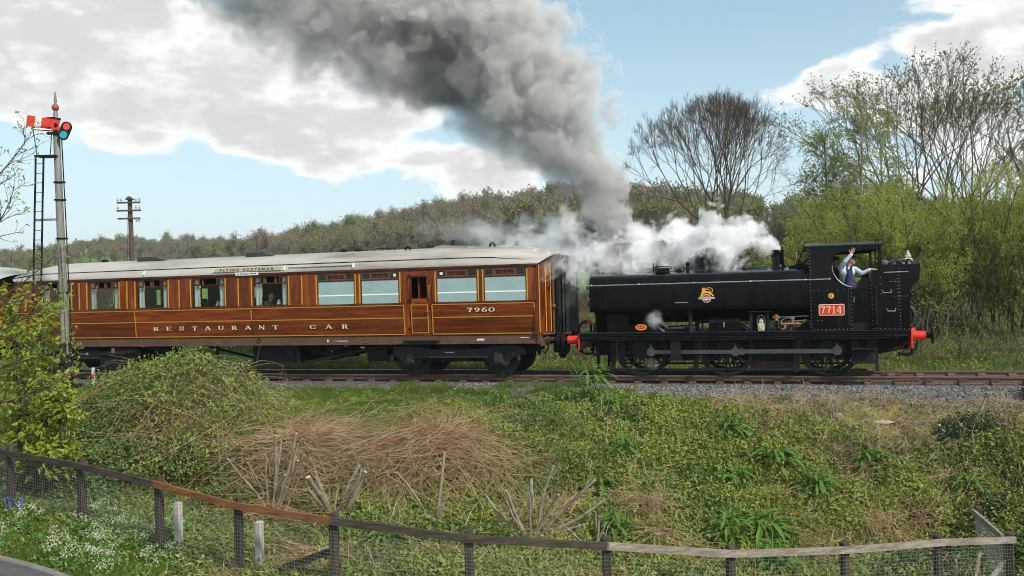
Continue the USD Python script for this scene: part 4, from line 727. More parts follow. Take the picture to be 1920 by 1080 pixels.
# things the engine carries
M['lamp_cream'] = paint('cream_lamp_paint', (.50, .47, .37), .55, .12, 12.0, dirt=(.30, .27, .20), dirt_amt=.6)
def hand_lamp(name, label, loc, k=1.0, bent=0.0):
    t = thing(name, label, 'lamp', loc, 0, None)
    part('body', MB().box(-.085 * k, .085 * k, -.075, .075, 0, .20 * k, .012).box(-.06 * k, .06 * k, -.06, .06, .20 * k, .29 * k, .02), M['lamp_cream'], t, 30)
    part('cap', MB().lathe([(.055 * k, .29 * k), (.06 * k, .30 * k), (.03 * k, .335 * k), (0, .34 * k)], (0, 0, 0), 14), M['lamp_cream'], t, 30)
    part('handle', MB().tube(bez([(-.10 * k, 0, .05), (-.10 * k, 0, .28 * k), (-.06 * k, 0, .385 * k), (0, 0, .405 * k), (.06 * k, 0, .385 * k), (.10 * k, 0, .28 * k), (.10 * k, 0, .05)], 5), .011, 6), M['lamp_cream'], t, True)
    part('lens', MB().cyl((.0, -.076, .10), (0, -.09, .10), .05, n=16), M['lamp_cream'], t, 30); return t
hand_lamp('lamp', 'white hand lamp with looped handle standing on the running plate', (-.48, -1.08, 1.206), .98)
t = thing('lamp', 'white lamp on top of the bunker behind the coal', 'lamp', (3.16, -.3, 2.79))
part('body', MB().box(-.10, .10, -.09, .09, 0, .20, .02).box(-.075, .075, -.07, .07, .20, .27, .02), M['lamp_cream'], t, 30)
part('cap', MB().lathe([(.06, .27), (.06, .31), (.03, .34), (.018, .40), (0, .41)], (0, 0, 0), 12), M['lamp_cream'], t, 30)
part('bracket', MB().box(-.13, -.10, -.02, .02, .02, .2).box(.10, .14, -.05, .05, .06, .14, .01), M['lamp_cream'], t)
rng = np.random.default_rng(5)
coal = thing('coal_heap', 'black coal heaped in the open bunker behind the cab', 'coal')
part('bed', MB().box(2.42, 3.24, -1.22, 1.22, 2.3, 2.74), M['coal'], coal)
for i in range(110):
    r = rng.uniform(.05, .12); y = rng.uniform(-1.15, 1.1); x = rng.uniform(2.50, 3.20)
    m = trimesh.convex.convex_hull(rng.normal(size=(14, 3)) * [r, r, r * .8] * .62)
    part('lump', MB().add((m.vertices + [x, y, 2.76 + .12 * (1 - ((y) / 1.25) ** 2) * (1 - (x - 2.5)) + rng.uniform(-.03, .06)], m.faces)), M['coal'], coal)
# ------------------------------------------------------------------ the teak restaurant carriage
COACH = thing('restaurant_carriage', 'varnished teak restaurant carriage with gold lining and pale grey roof behind the engine', 'carriage')
def K(name, mb, mat, parent=None, smooth=30, label=None, kind=None): return part(name, mb, M[mat], parent or COACH, smooth, label, kind)
YS = -1.405                                          # near side of the body above the waist
def low_y(z): return YS + max(0.0, (2.09 - z)) * .075     # the side leans in below the waist
def slant(mb):
    m = mb.mesh(); v = np.array(m.vertices); v[:, 1] += np.maximum(0, 2.09 - v[:, 2]) * .075
    return trimesh.Trimesh(v, m.faces, process=False)
XL, XR = -24.75, -6.42
CLEAR = [(-23.62, -22.40), (-21.71, -20.47), (-19.80, -18.58), (-17.69, -16.47), (-15.47, -14.25)]
FROST = [(-13.23, -12.0), (-11.79, -10.57), (-9.40, -8.16), (-7.96, -6.71)]
DOOR = (-10.25, -9.655)
LDOOR = (-24.55, -23.95)
holes = unary_union([sbox(a, 2.135, b, 3.07) for a, b in CLEAR + FROST] + [sbox(DOOR[0], 1.24, DOOR[1], 3.06)])
body = K('body_side', slant(MB().prism(sbox(XL, 1.19, XR, 3.10).difference(holes), YS, YS + .05)), 'teak_v', smooth=False)
K('far_side', MB().prism(sbox(XL, 1.19, XR, 3.10).difference(unary_union([sbox(a + .40, 2.25, b - .36, 2.78) for a, b in CLEAR])), -YS - .05, -YS), 'teak_v', smooth=False)
K('floor', MB().box(XL, XR, -1.3, 1.3, 1.15, 1.25), 'inside')
K('ceiling', MB().box(XL, XR, -1.34, 1.34, 3.10, 3.13), 'inside')
# raised panels between the windows and along the lower side
UPV = [(-22.371, -22.06), (-22.06, -21.751), (-20.453, -20.154), (-20.154, -19.841), (-18.557, -18.15), (-18.15, -17.726), (-16.448, -15.983), (-15.983, -15.515), (-14.211, -13.761), (-13.761, -13.269), (-11.973, -11.833), (-10.535, -10.36), (-9.56, -9.432), (-8.13, -7.99), (-6.691, -6.44)]
for a, b in UPV: K('panel', MB().box(a + .022, b - .022, YS - .008, YS + .01, 2.15, 3.055, .004), 'teak_v', body)
LOWP = [(-24.70, -19.877, 1.71, 2.075), (-24.70, -19.877, 1.235, 1.70), (-19.877, -15.551, 1.71, 2.075), (-19.877, -15.551, 1.235, 1.70), (-15.551, -10.44, 1.71, 2.075), (-15.551, -10.44, 1.235, 1.70), (-9.552, -6.50, 1.71, 2.075), (-9.552, -6.50, 1.235, 1.70)]
for a, b, z0, z1 in LOWP: K('panel', slant(MB().box(a + .02, b - .02, YS - .008, YS + .01, z0 + .012, z1 - .008)), 'teak_h', body, smooth=False)
K('waist_moulding', MB().box(XL, -10.44, YS - .016, YS + .01, 2.088, 2.128, .006).box(-9.56, XR, YS - .016, YS + .01, 2.088, 2.128, .006), 'teak_dark', body)
K('cornice', MB().box(XL, XR + .02, YS - .03, YS + .02, 3.085, 3.165, .012), 'teak_dark', body)
# gold lining
def gold(x0, x1, z0, z1): return slant(MB().box(x0, x1, YS - .0135, YS - .003, z0, z1))
for x in (-22.371, -22.06, -21.751, -20.453, -20.154, -19.841, -18.557, -18.15, -17.726, -16.448, -15.983, -15.515, -14.211, -13.761, -13.269, -11.973, -11.833, -10.535, -9.432, -8.13, -7.99, -6.691):
    K('gold_line', gold(x - .018, x + .018, 2.16, 3.03), 'gold', body, smooth=False)
for a, b in ((-24.70, -10.44), (-9.552, -6.50)):
    for z in (2.075, 1.705, 1.228): K('gold_line', gold(a, b, z - .012, z + .012), 'gold', body, smooth=False)
for x in (-10.44, -9.552, -6.50): K('gold_line', gold(x - .012, x + .012, 1.24, 2.063), 'gold', body, smooth=False)
K('gold_line', gold(-15.562, -15.54, 1.717, 2.063), 'gold', body, smooth=False); K('gold_line', gold(-19.888, -19.866, 1.24, 2.063), 'gold', body, smooth=False)
K('panel_joint', gold(-15.555, -15.545, 1.24, 1.69), 'teak_dark', body, smooth=False)
# windows
def win_frame(name, x0, x1, z0, z1, t, mat, y=YS + .006, d=.04):
    return K(name, MB().prism(sbox(x0, z0, x1, z1).difference(sbox(x0 + t, z0 + t, x1 - t, z1 - t)), y, y + d), mat, smooth=False)
def curtain(x0, x1, z0, z1, n=5, amp=.03, y=YS + .10, taper=0.0, edge=0):
    k = 40; xs = np.linspace(0, 1, k); V = []; zs = np.linspace(z0, z1, 9)
    for z in zs:
        w = 1 - taper * math.sin(math.pi * min(1, (z1 - z) / (z1 - z0) * 1.0)) ** 2
        for s in xs:
            x = (x0 + (x1 - x0) * s * w) if edge <= 0 else (x1 - (x1 - x0) * (1 - s) * w)
            V.append((x, y + amp * math.sin(s * n * 2 * math.pi), z))
    F = [(i * k + j, i * k + j + 1, (i + 1) * k + j + 1, (i + 1) * k + j) for i in range(8) for j in range(k - 1)]
    return (np.array(V), np.array(F))
slid = [(.34, .62, .66), (.34, .62, .66), (.30, .52, .60), (.36, .90, .93), (.34, .40, .75)]
for i, (a, b) in enumerate(CLEAR):
    w = win_frame('window_frame', a, b, 2.135, 3.07, .028, 'teak_dark')
    K('transom', MB().box(a + .028, b - .028, YS - .004, YS + .03, 2.822, 2.852, .004), 'teak_dark', w)
    K('pane', MB().box(a + .03, b - .03, YS + .022, YS + .027, 2.165, 2.822), 'glass', w, smooth=False)
    p0 = .30
    for q0, q1 in ((0.03, p0), (1.22 - p0, 1.19)):
        K('toplight_frame', MB().prism(sbox(a + q0, 2.853, a + q1, 3.042).difference(sbox(a + q0 + .028, 2.878, a + q1 - .028, 3.015)), YS + .0, YS + .035), 'teak_dark', w, smooth=False)
        K('toplight_pane', MB().box(a + q0 + .028, a + q1 - .028, YS + .018, YS + .022, 2.878, 3.015), 'glass', w, smooth=False)
    for q in slid[i]:
        if p0 + .03 < q < 1.22 - p0 - .05: K('slider_bar', MB().box(a + q, a + q + .055, YS + .04, YS + .065, 2.853, 3.042), 'solebar', w)
    K('curtain', MB().add(curtain(a + .04, a + .22, 2.17, 3.03, 3, .025, edge=-1)), 'curtain', smooth=True)
    K('curtain', MB().add(curtain(b - .24, b - .04, 2.17, 3.03, 3, .025, edge=1)), 'curtain', smooth=True)
    K('curtain_trim', MB().add(curtain(a + (.16 if i != 0 else .02), a + .27, 2.17, 2.83 if i in (3,) else 3.0, 2, .02, YS + .085, .15, -1)), 'curtain_dots', smooth=True)
    K('curtain_trim', MB().add(curtain(b - (.14 if i in (2, 4) else .26), b - .03 if i in (2, 4) else b - .18, 2.17, 2.80, 2, .02, YS + .085, .25, 1)), 'curtain_dots', smooth=True)
for a, b in FROST:
    w = win_frame('window_frame', a, b, 2.125, 2.842, .022, 'teak_dark')
    K('frosted_pane', MB().box(a + .022, b - .022, YS + .014, YS + .022, 2.147, 2.82), 'frosted', w, smooth=False)
    K('blind_bar', MB().box(a + .022, b - .022, YS + .0105, YS + .0135, 2.39, 2.425), 'curtain', w, smooth=False)
    for q0, q1 in ((0, .30), (.93, 1.235)):
        f = win_frame('toplight_frame', a + q0, a + q1, 2.848, 3.068, .032, 'solebar', YS - .002)
        K('toplight_pane', MB().box(a + q0 + .03, a + q1 - .03, YS + .014, YS + .02, 2.878, 3.04), 'dark_glass', f, smooth=False)
        if (a, q0) in ((-9.40, 0), (-11.79, .93)): K('notice', MB().box(a + q0 + .11, a + q0 + .20, YS + .008, YS + .0125, 2.92, 3.00), 'cloth', f)
    lv = K('louvre', MB().prism(sbox(a + .305, 2.848, a + .925, 3.068).difference(unary_union([sbox(a + .345 + k * .185, 2.90, a + .345 + k * .185 + .17, 3.01) for k in range(3)])), YS - .002, YS + .03).box(a + .31, a + .92, YS + .03, YS + .04, 2.85, 3.06), 'solebar', smooth=False)
    for k in range(3):
        for z in (2.905, 2.94, 2.975): K('slat', MB().obox((a + .345 + k * .185, YS + .015, z + .015), (a + .515 + k * .185, YS + .015, z + .015), .022, .007, up=(0, .6, .8)), 'teak_v', lv)
# door
dz = K('door', slant(MB().prism(sbox(DOOR[0] + .01, 1.245, DOOR[1] - .01, 3.05).difference(sbox(DOOR[0] + .055, 2.15, DOOR[1] - .055, 2.875)), YS + .002, YS + .045)), 'teak_v', smooth=False)
for z0, z1 in ((1.70, 2.085), (1.262, 1.69)):
    K('panel', slant(MB().box(DOOR[0] + .045, DOOR[1] - .045, YS - .008, YS + .01, z0, z1)), 'teak_h', dz, smooth=False)
for z in (1.268, 1.695, 2.078): K('gold_line', gold(DOOR[0] + .035, DOOR[1] - .03, z - .011, z + .011), 'gold', dz, smooth=False)
for x in (DOOR[0] + .045, DOOR[1] - .04): K('gold_line', gold(x - .011, x + .011, 1.28, 2.067), 'gold', dz, smooth=False)
K('drop_light', MB().prism(sbox(-10.19, 2.10, -9.715, 2.26).difference(sbox(-10.15, 2.145, -9.755, 2.20)), YS + .012, YS + .03).box(-10.15, -9.755, YS + .02, YS + .026, 2.145, 2.20), 'teak_h', dz, smooth=False)
K('ventilator_hood', MB().box(-10.22, -9.685, YS - .025, YS + .01, 2.905, 3.04, .015), 'teak_h', dz)
K('handle', MB().cyl((-9.72, YS - .045, 1.89), (-9.60, YS - .045, 1.89), .015).cyl((-9.66, YS - .045, 1.89), (-9.66, YS, 1.89), .015), 'brass', dz)
for z in (1.40, 2.2, 2.9): K('hinge', MB().box(-10.285, -10.255, low_y(z) - .02, low_y(z) + .01, z - .05, z + .05), 'frame', dz)
K('grab_handle', MB().tube([(-9.615, YS - .0, 2.27), (-9.615, YS - .05, 2.30), (-9.615, YS - .05, 2.60), (-9.615, YS, 2.63)], .013, 6), 'brass', smooth=True)
K('corridor_partition', MB().box(-10.3, -9.6, -.3, -.26, 1.25, 3.1).box(-10.02, -9.98, -1.3, -.3, 1.25, 3.1), 'teak_v')
# the bowed end and the gangway
def bow(t=0.0): return [(XR, YS + .0), (-6.33, -1.33), (-6.22, -1.08), (-6.12, -.75), (-6.06, -.40), (-6.04, 0)]
plan = [(x, y) for x, y in bow()] + [(x, -y) for x, y in reversed(bow()[:-1])] + [(XR - .1, -YS), (XR - .1, YS)]
def end_top(y): return 3.12 + .36 * max(0, 1 - (abs(y) / 1.40) ** 2.4)
m = MB().prism(Polygon(plan), 1.19, 3.10, 'z').mesh(); K('body_end', m, 'teak_v', smooth=20)
V, F = [], []
bw = [(XR, YS)] + [tuple(q) for q in bez([(x, y) for x, y in bow()] + [(x, -y) for x, y in reversed(bow()[:-1])], 4)]
for x, y in bw: V += [(x, y, 3.09), (x, y, max(3.10, end_top(y)))]
F = [(2 * i, 2 * i + 2, 2 * i + 3, 2 * i + 1) for i in range(len(bw) - 1)]
K('end_arch', MB().add((np.array(V), np.array(F))), 'teak_dark')
for x, y in ((-6.37, -1.375), (-6.245, -1.15), (-6.165, -.92), (-6.12, -.76)):
    K('gold_line', MB().obox((x + .012, y - .012, 1.25), (x + .012, y - .012, 3.12), .024, .012, up=(.8, -.6, 0)), 'gold', smooth=False)
K('end_pipe', MB().cyl((-6.10, -.85, 1.2), (-6.10, -.85, 3.2), .025).ball((-6.09, -.86, 1.95), .07, 1).box(-6.2, -6.1, -1.05, -.98, 2.5, 2.6), 'solebar')
K('bellows', MB().prism(sbox(-.62, 1.25, .62, 3.36).buffer(.06), -6.10, -6.04, 'x').prism(sbox(-.52, 1.22, .52, 3.36), -6.04, -5.98, 'x').prism(sbox(-.62, 1.25, .62, 3.36).buffer(.06), -5.98, -5.93, 'x').prism(sbox(-.52, 1.22, .52, 3.36), -5.93, -5.88, 'x'), 'bellows', smooth=False)
gp = K('gangway_plate', MB().prism(sbox(-.66, 1.22, .66, 3.40).difference(sbox(-.36, 1.3, .36, 3.1)), -5.88, -5.83, 'x').prism(sbox(-.62, 1.24, .62, 3.38), -5.80, -5.71, 'x'), 'gangway', smooth=False)
K('bolt', MB().box(-5.86, -5.85, -.68, -.655, 2.30, 2.48).box(-5.76, -5.75, -.64, -.618, 2.30, 2.48).cyl((-5.86, -.67, 1.75), (-5.86, -.72, 1.75), .02), 'frame', gp)
K('gangway_catch', MB().box(-5.98, -5.85, -.74, -.68, 1.58, 1.62).box(-5.98, -5.94, -.74, -.68, 1.55, 1.75).cyl((-6.0, -.72, 1.35), (-6.0, -.72, 3.1), .018), 'frame')
# roof with domed ends
def roof_sheet(x0, x1, end0=True, end1=True, n=26):
    xs = np.unique(np.concatenate([np.linspace(x0, x0 + 2.0, 12), np.linspace(x0 + 2, x1 - 2, 14), np.linspace(x1 - 2.0, x1, 12)])); V = []; us = np.linspace(-1, 1, n * 2 + 1)
    for x in xs:
        k = 0.0
        if end1 and x > x1 - 2.0: k = ((x - (x1 - 2.0)) / 2.0) ** 2
        if end0 and x < x0 + 2.0: k = ((x0 + 2.0 - x) / 2.0) ** 2
        h = .615 - .30 * k; back = .0
        for u in us:
            y = 1.43 * math.sin(u * math.pi / 2); z = 3.155 + h * (max(0.0, 1 - abs(y / 1.43) ** 2.25)) ** .62
            xx = x
            if end1 and x > x1 - 2.0: xx = x - k * .36 * abs(u) ** 2.2
            if end0 and x < x0 + 2.0: xx = x + k * .36 * abs(u) ** 2.2
            V.append((xx, y, z))
    w = len(us); F = [(i * w + j, (i + 1) * w + j, (i + 1) * w + j + 1, i * w + j + 1) for i in range(len(xs) - 1) for j in range(w - 1)]
    return (np.array(V), np.array(F))
def roof_z(x, y): return 3.155 + .615 * (max(0.0, 1 - abs(y / 1.43) ** 2.25)) ** .62
rf = K('roof', MB().add(roof_sheet(-25.1, -6.02)), 'roof', smooth=True)
K('rain_strip', MB().tube(bez([(-24.9, -1.33, 3.26), (-24.3, -1.33, 3.33), (-23.0, -1.30, 3.385), (-15, -1.30, 3.39), (-8.6, -1.30, 3.385), (-7.4, -1.33, 3.33), (-6.55, -1.34, 3.255), (-6.40, -1.33, 3.245)], 8), .016, 6), 'frame', rf, True)
K('board_rail', MB().cyl((-14.2, -1.405, 3.285), (-12.05, -1.405, 3.285), .009), 'frame', rf)
for x in (-16.86, -14.35, -12.03, -19.47): K('board_bracket', MB().obox((x, -1.43, 3.22), (x + .015, -1.385, 3.36), .03, .06, up=(1, 0, 0)), 'white', rf)
def low_vent(x0, x1, y=-.42):
    z = roof_z(0, y) - .03; b = MB()
    p = Polygon([(x0, z), (x0 + .02, z + .11), (x0 + .10, z + .12), (x0 + .40, z + .135), ((x0 + x1) / 2 + .1, z + .12), (x1, z)])
    return b.prism(p, y - .25, y + .25)
for x0, x1 in ((-16.2, -15.2), (-20.35, -19.25)): K('roof_ventilator', low_vent(x0, x1), 'gangway', rf)
for x in (-22.0, -12.9, -12.4): K('roof_torpedo', MB().ball((x, -.3, 3.80), (.14, .10, .06)).cyl((x, -.3, 3.72), (x, -.3, 3.8), .05), 'frame', rf)
K('roof_rail', MB().tube([(-11.75, -.55, 3.70), (-11.72, -.55, 3.80), (-11.05, -.55, 3.80), (-11.02, -.55, 3.70)], .012, 6), 'frame', rf, True)
for x in (-10.62, -7.95): K('filler_valve', MB().lathe([(.08, -.02), (.075, .02), (.05, .03), (.05, .0)], (x, -.6, 3.73), 14, 'y').tube(bez([(x - .09, -.6, 3.70), (x - .07, -.6, 3.81), (x, -.6, 3.84), (x + .07, -.6, 3.81), (x + .09, -.6, 3.70)], 4), .014, 6), 'frame', rf, True)
K('kitchen_hatch', MB().prism(Polygon([(-9.95, 3.72), (-9.75, 3.80), (-9.5, 3.84), (-9.3, 3.80), (-8.9, 3.80), (-8.75, 3.77), (-8.70, 3.72)]), -.5, .3), 'roof', rf)
K('chimney', MB().lathe([(.10, 0), (.085, .02), (.06, .06), (.06, .13), (.09, .15), (.09, .17), (.03, .19), (0, .19)], (-9.35, -.1, 3.80), 16), 'frame', rf)
K('chimney', MB().lathe([(.10, 0), (.06, .04), (.06, .10), (.08, .11), (.08, .13), (0, .14)], (-7.35, -.1, 3.745), 16), 'frame', rf)
# name boards
bd = K('name_board', MB().box(-16.80, -14.42, -1.452, -1.437, 3.222, 3.338, .004), 'cloth', label='long cream destination board with black lettering below the roof')
g = Graph(); M['board'] = g.build('cream_board', surface=g.n('principled_bsdf', 'BSDF', base_color=(.52, .42, .27), roughness=.6))
UsdShade.MaterialBindingAPI(stage.GetPrimAtPath(bd)).Bind(M['board'])
def text_on(parent, text, x0, x1, z, h, y, mat, shear=0.0, bold=False, gap=0.0):
    """each letter its own part"""
    ws, ms = [], []
    for c in text:
        if c == ' ': ws.append(h * .75); ms.append(None); continue
        tm = meshkit.text_mesh(c, h, .003, bold); v = np.array(tm.vertices); w = v[:, 0].max() - v[:, 0].min(); v[:, 0] -= v[:, 0].min(); ms.append((v, tm.faces)); ws.append(w + h * .16)
    k = (x1 - x0) / (sum(ws)); x = x0
    for m_, w in zip(ms, ws):
        if m_ is not None:
            v = m_[0]; part('letter', MB().add((np.stack([x + (v[:, 0] + shear * v[:, 1]) * min(k, 1.25) , y - v[:, 2], z + v[:, 1]], 1), m_[1])), M[mat], parent)
        x += w * k
text_on(bd, 'FLYING SCOTSMAN', -16.60, -14.66, 3.246, .074, -1.4535, 'black_letter', .15, True)
sg = K('name_board', MB().box(-16.045, -15.235, -1.462, -1.448, 3.098, 3.196, .003), 'white', label='short white board below the long destination board')
text_on(sg, 'THE RESTAURANT CARRIAGE', -15.98, -15.29, 3.134, .030, -1.4635, 'black_letter', 0, True)
def side_text(text, x0, x1, z, size, gap_word):
    gl = [letters(c, size, None, .20, 1.95)[0] for c in text]
    n = len(text); pitch = (x1 - x0) / (n - 1)
    for i, q in enumerate(gl):
        for poly, _ in q:
            cx = x0 + pitch * i; mx = (poly.bounds[0] + poly.bounds[2]) / 2
            for dx, dz, dy, mt in ((.018, -.014, 0, 'black_letter'), (0, 0, .004, 'cream')):
                yy = low_y(z + size / 2) - .0145 - dy
                part('letter' if mt == 'cream' else 'letter_shade', slantz(MB().prism(affinity.translate(poly, cx - mx + dx, z + dz), -.003, 0), yy, z + size / 2), M[mt], body)
def slantz(mb, y, zc):
    m = mb.mesh(); v = np.array(m.vertices); v[:, 1] += y + (zc - v[:, 2]) * .075; return trimesh.Trimesh(v, m.faces, process=False)
side_text('RESTAURANT', -19.08, -14.72, 1.428, .125, 0)
side_text('CAR', -13.44, -12.36, 1.420, .125, 0)
side_text('7960', -8.40, -7.75, 1.842, .120, 0)
# underframe
for s in (-1, 1):
    sb_ = K('solebar', MB().box(-24.75, -6.35, s * 1.25, s * 1.32, .935, 1.185, .006).box(-24.75, -6.35, s * 1.25, s * 1.36, .935, .955), 'solebar')
    if s < 0:
        K('rivet', rivets([(x, -1.321, 1.05) for x in (-6.9, -7.4, -8.6, -9.0, -9.1, -10.9, -11.0, -11.6, -12.7, -13.3, -14.4, -15.9, -17.1, -18.9, -20.5)] + [(x, -1.321, .99) for x in np.arange(-8.8, -8.2, .07)] + [(x, -1.321, .99) for x in (-10.9, -10.82, -10.74, -11.8, -11.72, -11.64)], .025), 'solebar', sb_, kind='stuff')
        K('step_board', MB().box(-10.46, -9.36, -1.50, -1.32, 1.025, 1.05), 'frame')
        K('marking', MB().box(-8.24, -8.02, -1.3235, -1.3205, 1.03, 1.08).box(-13.0, -12.95, -1.3235, -1.3205, 1.02, 1.09).box(-12.75, -12.3, -1.3235, -1.3205, 1.04, 1.055).box(-6.95, -6.70, -1.3235, -1.3205, 1.09, 1.105), 'cloth', sb_)
        K('roundel', MB().lathe([(.075, 0), (.075, -.012), (.055, -.012), (.055, 0)], (-15.35, -1.322, 1.08), 18, 'y'), 'frame', sb_)
    tr = K('truss', MB().obox((-11.0, s * 1.12, .93), (-14.12, s * 1.12, .335), .07, .085).obox((-14.08, s * 1.12, .335), (-17.0, s * 1.12, .335), .07, .085).obox((-16.96, s * 1.12, .335), (-19.7, s * 1.12, .93), .07, .085), 'frame')
    for x in (-14.10, -16.98): K('queen_post', MB().box(x - .045, x + .045, s * 1.10, s * 1.16, .34, .94), 'frame', tr)
    K('battery_box', MB().box(-15.75, -14.20, s * .55, s * 1.06, .36, .935, .015), 'frame')
    K('tank_box', MB().box(-11.82, -10.95, s * .5, s * 1.05, .42, .90, .015), 'frame')
    K('brake_bracket', MB().obox((-13.80, s * 1.1, .93), (-13.58, s * 1.1, .66), .03, .05).obox((-13.35, s * 1.1, .93), (-13.58, s * 1.1, .66), .03, .05).cyl((-13.6, s * 1.1, .72), (-12.9, s * .9, .62), .05).box(-13.2, -12.7, s * .6, s * 1.0, .75, .93), 'frame')
K('brake_cylinder', MB().cyl((-13.1, -.5, .70), (-12.4, -.5, .70), .17).cyl((-12.2, -.4, .8), (-11.6, -.4, .8), .05), 'frame')
K('red_tag', MB().box(-12.62, -12.50, -1.0, -.97, .85, .91), 'red')
K('floor_beam', MB().box(-24.6, -6.4, -1.2, 1.2, .95, 1.15), 'frame')
K('step_iron', MB().tube([(-6.45, -1.36, 1.18), (-6.15, -1.1, 1.19), (-6.06, -.9, 1.19)], .02, 6).box(-6.44, -6.36, -1.37, -1.30, .93, 1.2), 'solebar')
for s in (-1, 1):
    b_ = K('buffer', MB().lathe([(.15, 0), (.13, .03), (.10, .06), (.085, .12), (.05, .13), (.05, .40)], (-6.36, s * .87, 1.03), 20, 'x'), 'solebar')
    K('head', MB().lathe([(0, .375), (.12, .38), (.22, .40), (.22, .43), (.1, .45), (0, .455)], (-6.36, s * .87, 1.03), 26, 'x'), 'frame', b_)
K('headstock', MB().box(-6.42, -6.34, -1.2, 1.2, .85, 1.18, .01), 'solebar')
K('coupling_gear', MB().box(-6.3, -6.02, -.22, .22, .60, 1.0, .05).box(-6.1, -5.93, -.2, .2, .56, .92, .05).ball((-6.05, -.1, .55), .12, 1).tube(bez([(-5.88, -.25, 1.05), (-5.82, -.25, .8), (-5.86, -.25, .62), (-6.0, -.25, .56)], 5), .04, 8).tube(bez([(-6.3, -.8, .95), (-6.3, -.8, .75), (-6.42, -.7, .64), (-6.5, -.6, .66)], 5), .022, 6), 'frame', smooth=30)
# bogies
def bogie(cx):
    for s in (-1, 1):
        top = [(-2.14, .62), (-2.14, .76), (-2.02, .84), (-1.62, .865), (-1.20, .85), (-.80, .775), (-.6, .765), (.6, .765), (.80, .775), (1.20, .85), (1.62, .865), (2.02, .84), (2.14, .76), (2.14, .62)]
        bot = [(1.9, .57), (1.72, .50), (1.60, .30), (1.10, .30), (1.02, .45), (.75, .56), (-.75, .56), (-1.02, .45), (-1.10, .30), (-1.60, .30), (-1.72, .50), (-1.9, .57)]
        fr_ = K('bogie_frame', MB().prism(Polygon([(cx + x, z) for x, z in top + bot]), s * 1.02, s * 1.05), 'bogie', smooth=False)
        for q in (-1.355, 1.355):
            K('axle_box', MB().box(cx + q - .13, cx + q + .13, s * 1.05, s * 1.20, .37, .69, .02).box(cx + q - .17, cx + q + .17, s * 1.05, s * 1.09, .30, .72, .01).box(cx + q - .10, cx + q + .10, s * 1.2, s * 1.215, .42, .62, .01), 'bogie', fr_)
        K('foot_board', MB().box(cx - 1.25, cx + 1.05, s * 1.06, s * 1.22, .535, .565), 'bogie', fr_)
        if s < 0:
            K('rivet', rivets([(cx + x, -1.051, z) for x in (-1.95, -1.85, -1.6, -1.1, -1.0, -.8, .8, 1.0, 1.1, 1.6, 1.85, 1.95) for z in (.66, .75)] + [(cx + x, -1.051, z) for x in (-1.55, -1.15, 1.15, 1.55) for z in (.36, .44, .52)], .022), 'bogie', fr_, kind='stuff')
            K('marking', MB().box(cx - .30, cx - .16, -1.053, -1.0505, .665, .69).box(cx - .14, cx - .02, -1.053, -1.0505, .665, .69), 'cloth', fr_)
        K('spring_hanger', MB().cyl((cx - 1.95, s * 1.1, .45), (cx - 1.95, s * 1.1, .62), .05).cyl((cx + 1.95, s * 1.1, .45), (cx + 1.95, s * 1.1, .62), .05).cyl((cx - .4, s * .98, .40), (cx - .4, s * .98, .6), .035).cyl((cx + .7, s * .98, .40), (cx + .7, s * .98, .6), .035), 'bogie', fr_)
    K('bogie_bolster', MB().box(cx - .45, cx + .45, -1.0, 1.0, .42, .90, .02).box(cx - 1.0, cx + 1.0, -.75, .75, .38, .60, .02).box(cx - 2.1, cx - 2.0, -1.03, 1.03, .6, .8).box(cx + 2.0, cx + 2.1, -1.03, 1.03, .6, .8), 'frame')
    for q in (-1.355, 1.355):
        for s in (-1, 1):
            w = K('wheel', MB().lathe([(.0, s * -.05), (.12, s * -.06), (.14, s * -.02), (.40, s * .01), (.42, s * -.04), (.52, s * -.05), (.535, s * -.04), (.535, s * .05), (.565, s * .06), (.565, s * .085), (.42, s * .085), (0, s * .08)][::(-1 if s < 0 else 1)], (cx + q, s * -.0 + s * .76, .535), 40, 'y'), 'wheel', smooth=30)
        K('axle', MB().cyl((cx + q, -1.0, .535), (cx + q, 1.0, .535), .08), 'frame')
bogie(-9.03); bogie(-22.12)
# inside: seats, tables with linen and lamps
for i, (a, b) in enumerate(CLEAR):
    mid = (a + b) / 2
    for y in (-.78, .80):
        K('table', MB().box(mid - .38, mid + .38, y - .42, y + .42, 1.98, 2.0).box(mid - .04, mid + .04, y - .05, y + .05, 1.25, 1.98), 'cloth')
        for q in (-.88, .88): K('seat', MB().box(mid + q - .22, mid + q + .22, y - .50, y + .50, 1.25, 1.70, .04).box(mid + q - .06, mid + q + .06, y - .50, y + .50, 1.6, 2.42, .04), 'seat')
    K('partition', MB().box(b + .30, b + .33, .2, 1.3, 1.25, 3.1), 'inside')
def table_lamp(x, y, label):
    t = thing('table_lamp', label, 'lamp', (x, y, 2.0))
    part('stem', MB().lathe([(.05, 0), (.05, .015), (.012, .03), (.012, .27)], (0, 0, 0), 10), M['steel'], t, True)
    part('shade', MB().lathe([(.03, .34), (.085, .19)], (.05, 0, 0), 14), M['cloth'], t, True)
table_lamp(-14.78, -1.12, 'small table lamp in the window right of the lettered board')
table_lamp(-16.98, -1.12, 'small table lamp in the window left of the lettered board')
table_lamp(-18.90, -1.12, 'small table lamp in the window with the empty dark seat')
table_lamp(-20.78, -1.12, 'small table lamp beside the reaching diner in the window')
solo('napkin_stand', MB().box(-16.85, -16.52, -1.15, -.95, 2.0, 2.28, .05), M['cloth'], 'folded white napkin on the table behind the carriage window', 'napkin')
solo('paper_bag', MB().box(-16.80, -16.58, -1.25, -1.17, 2.0, 2.20, .01), M['navy'], 'small blue printed bag on the table behind the carriage window', 'bag')
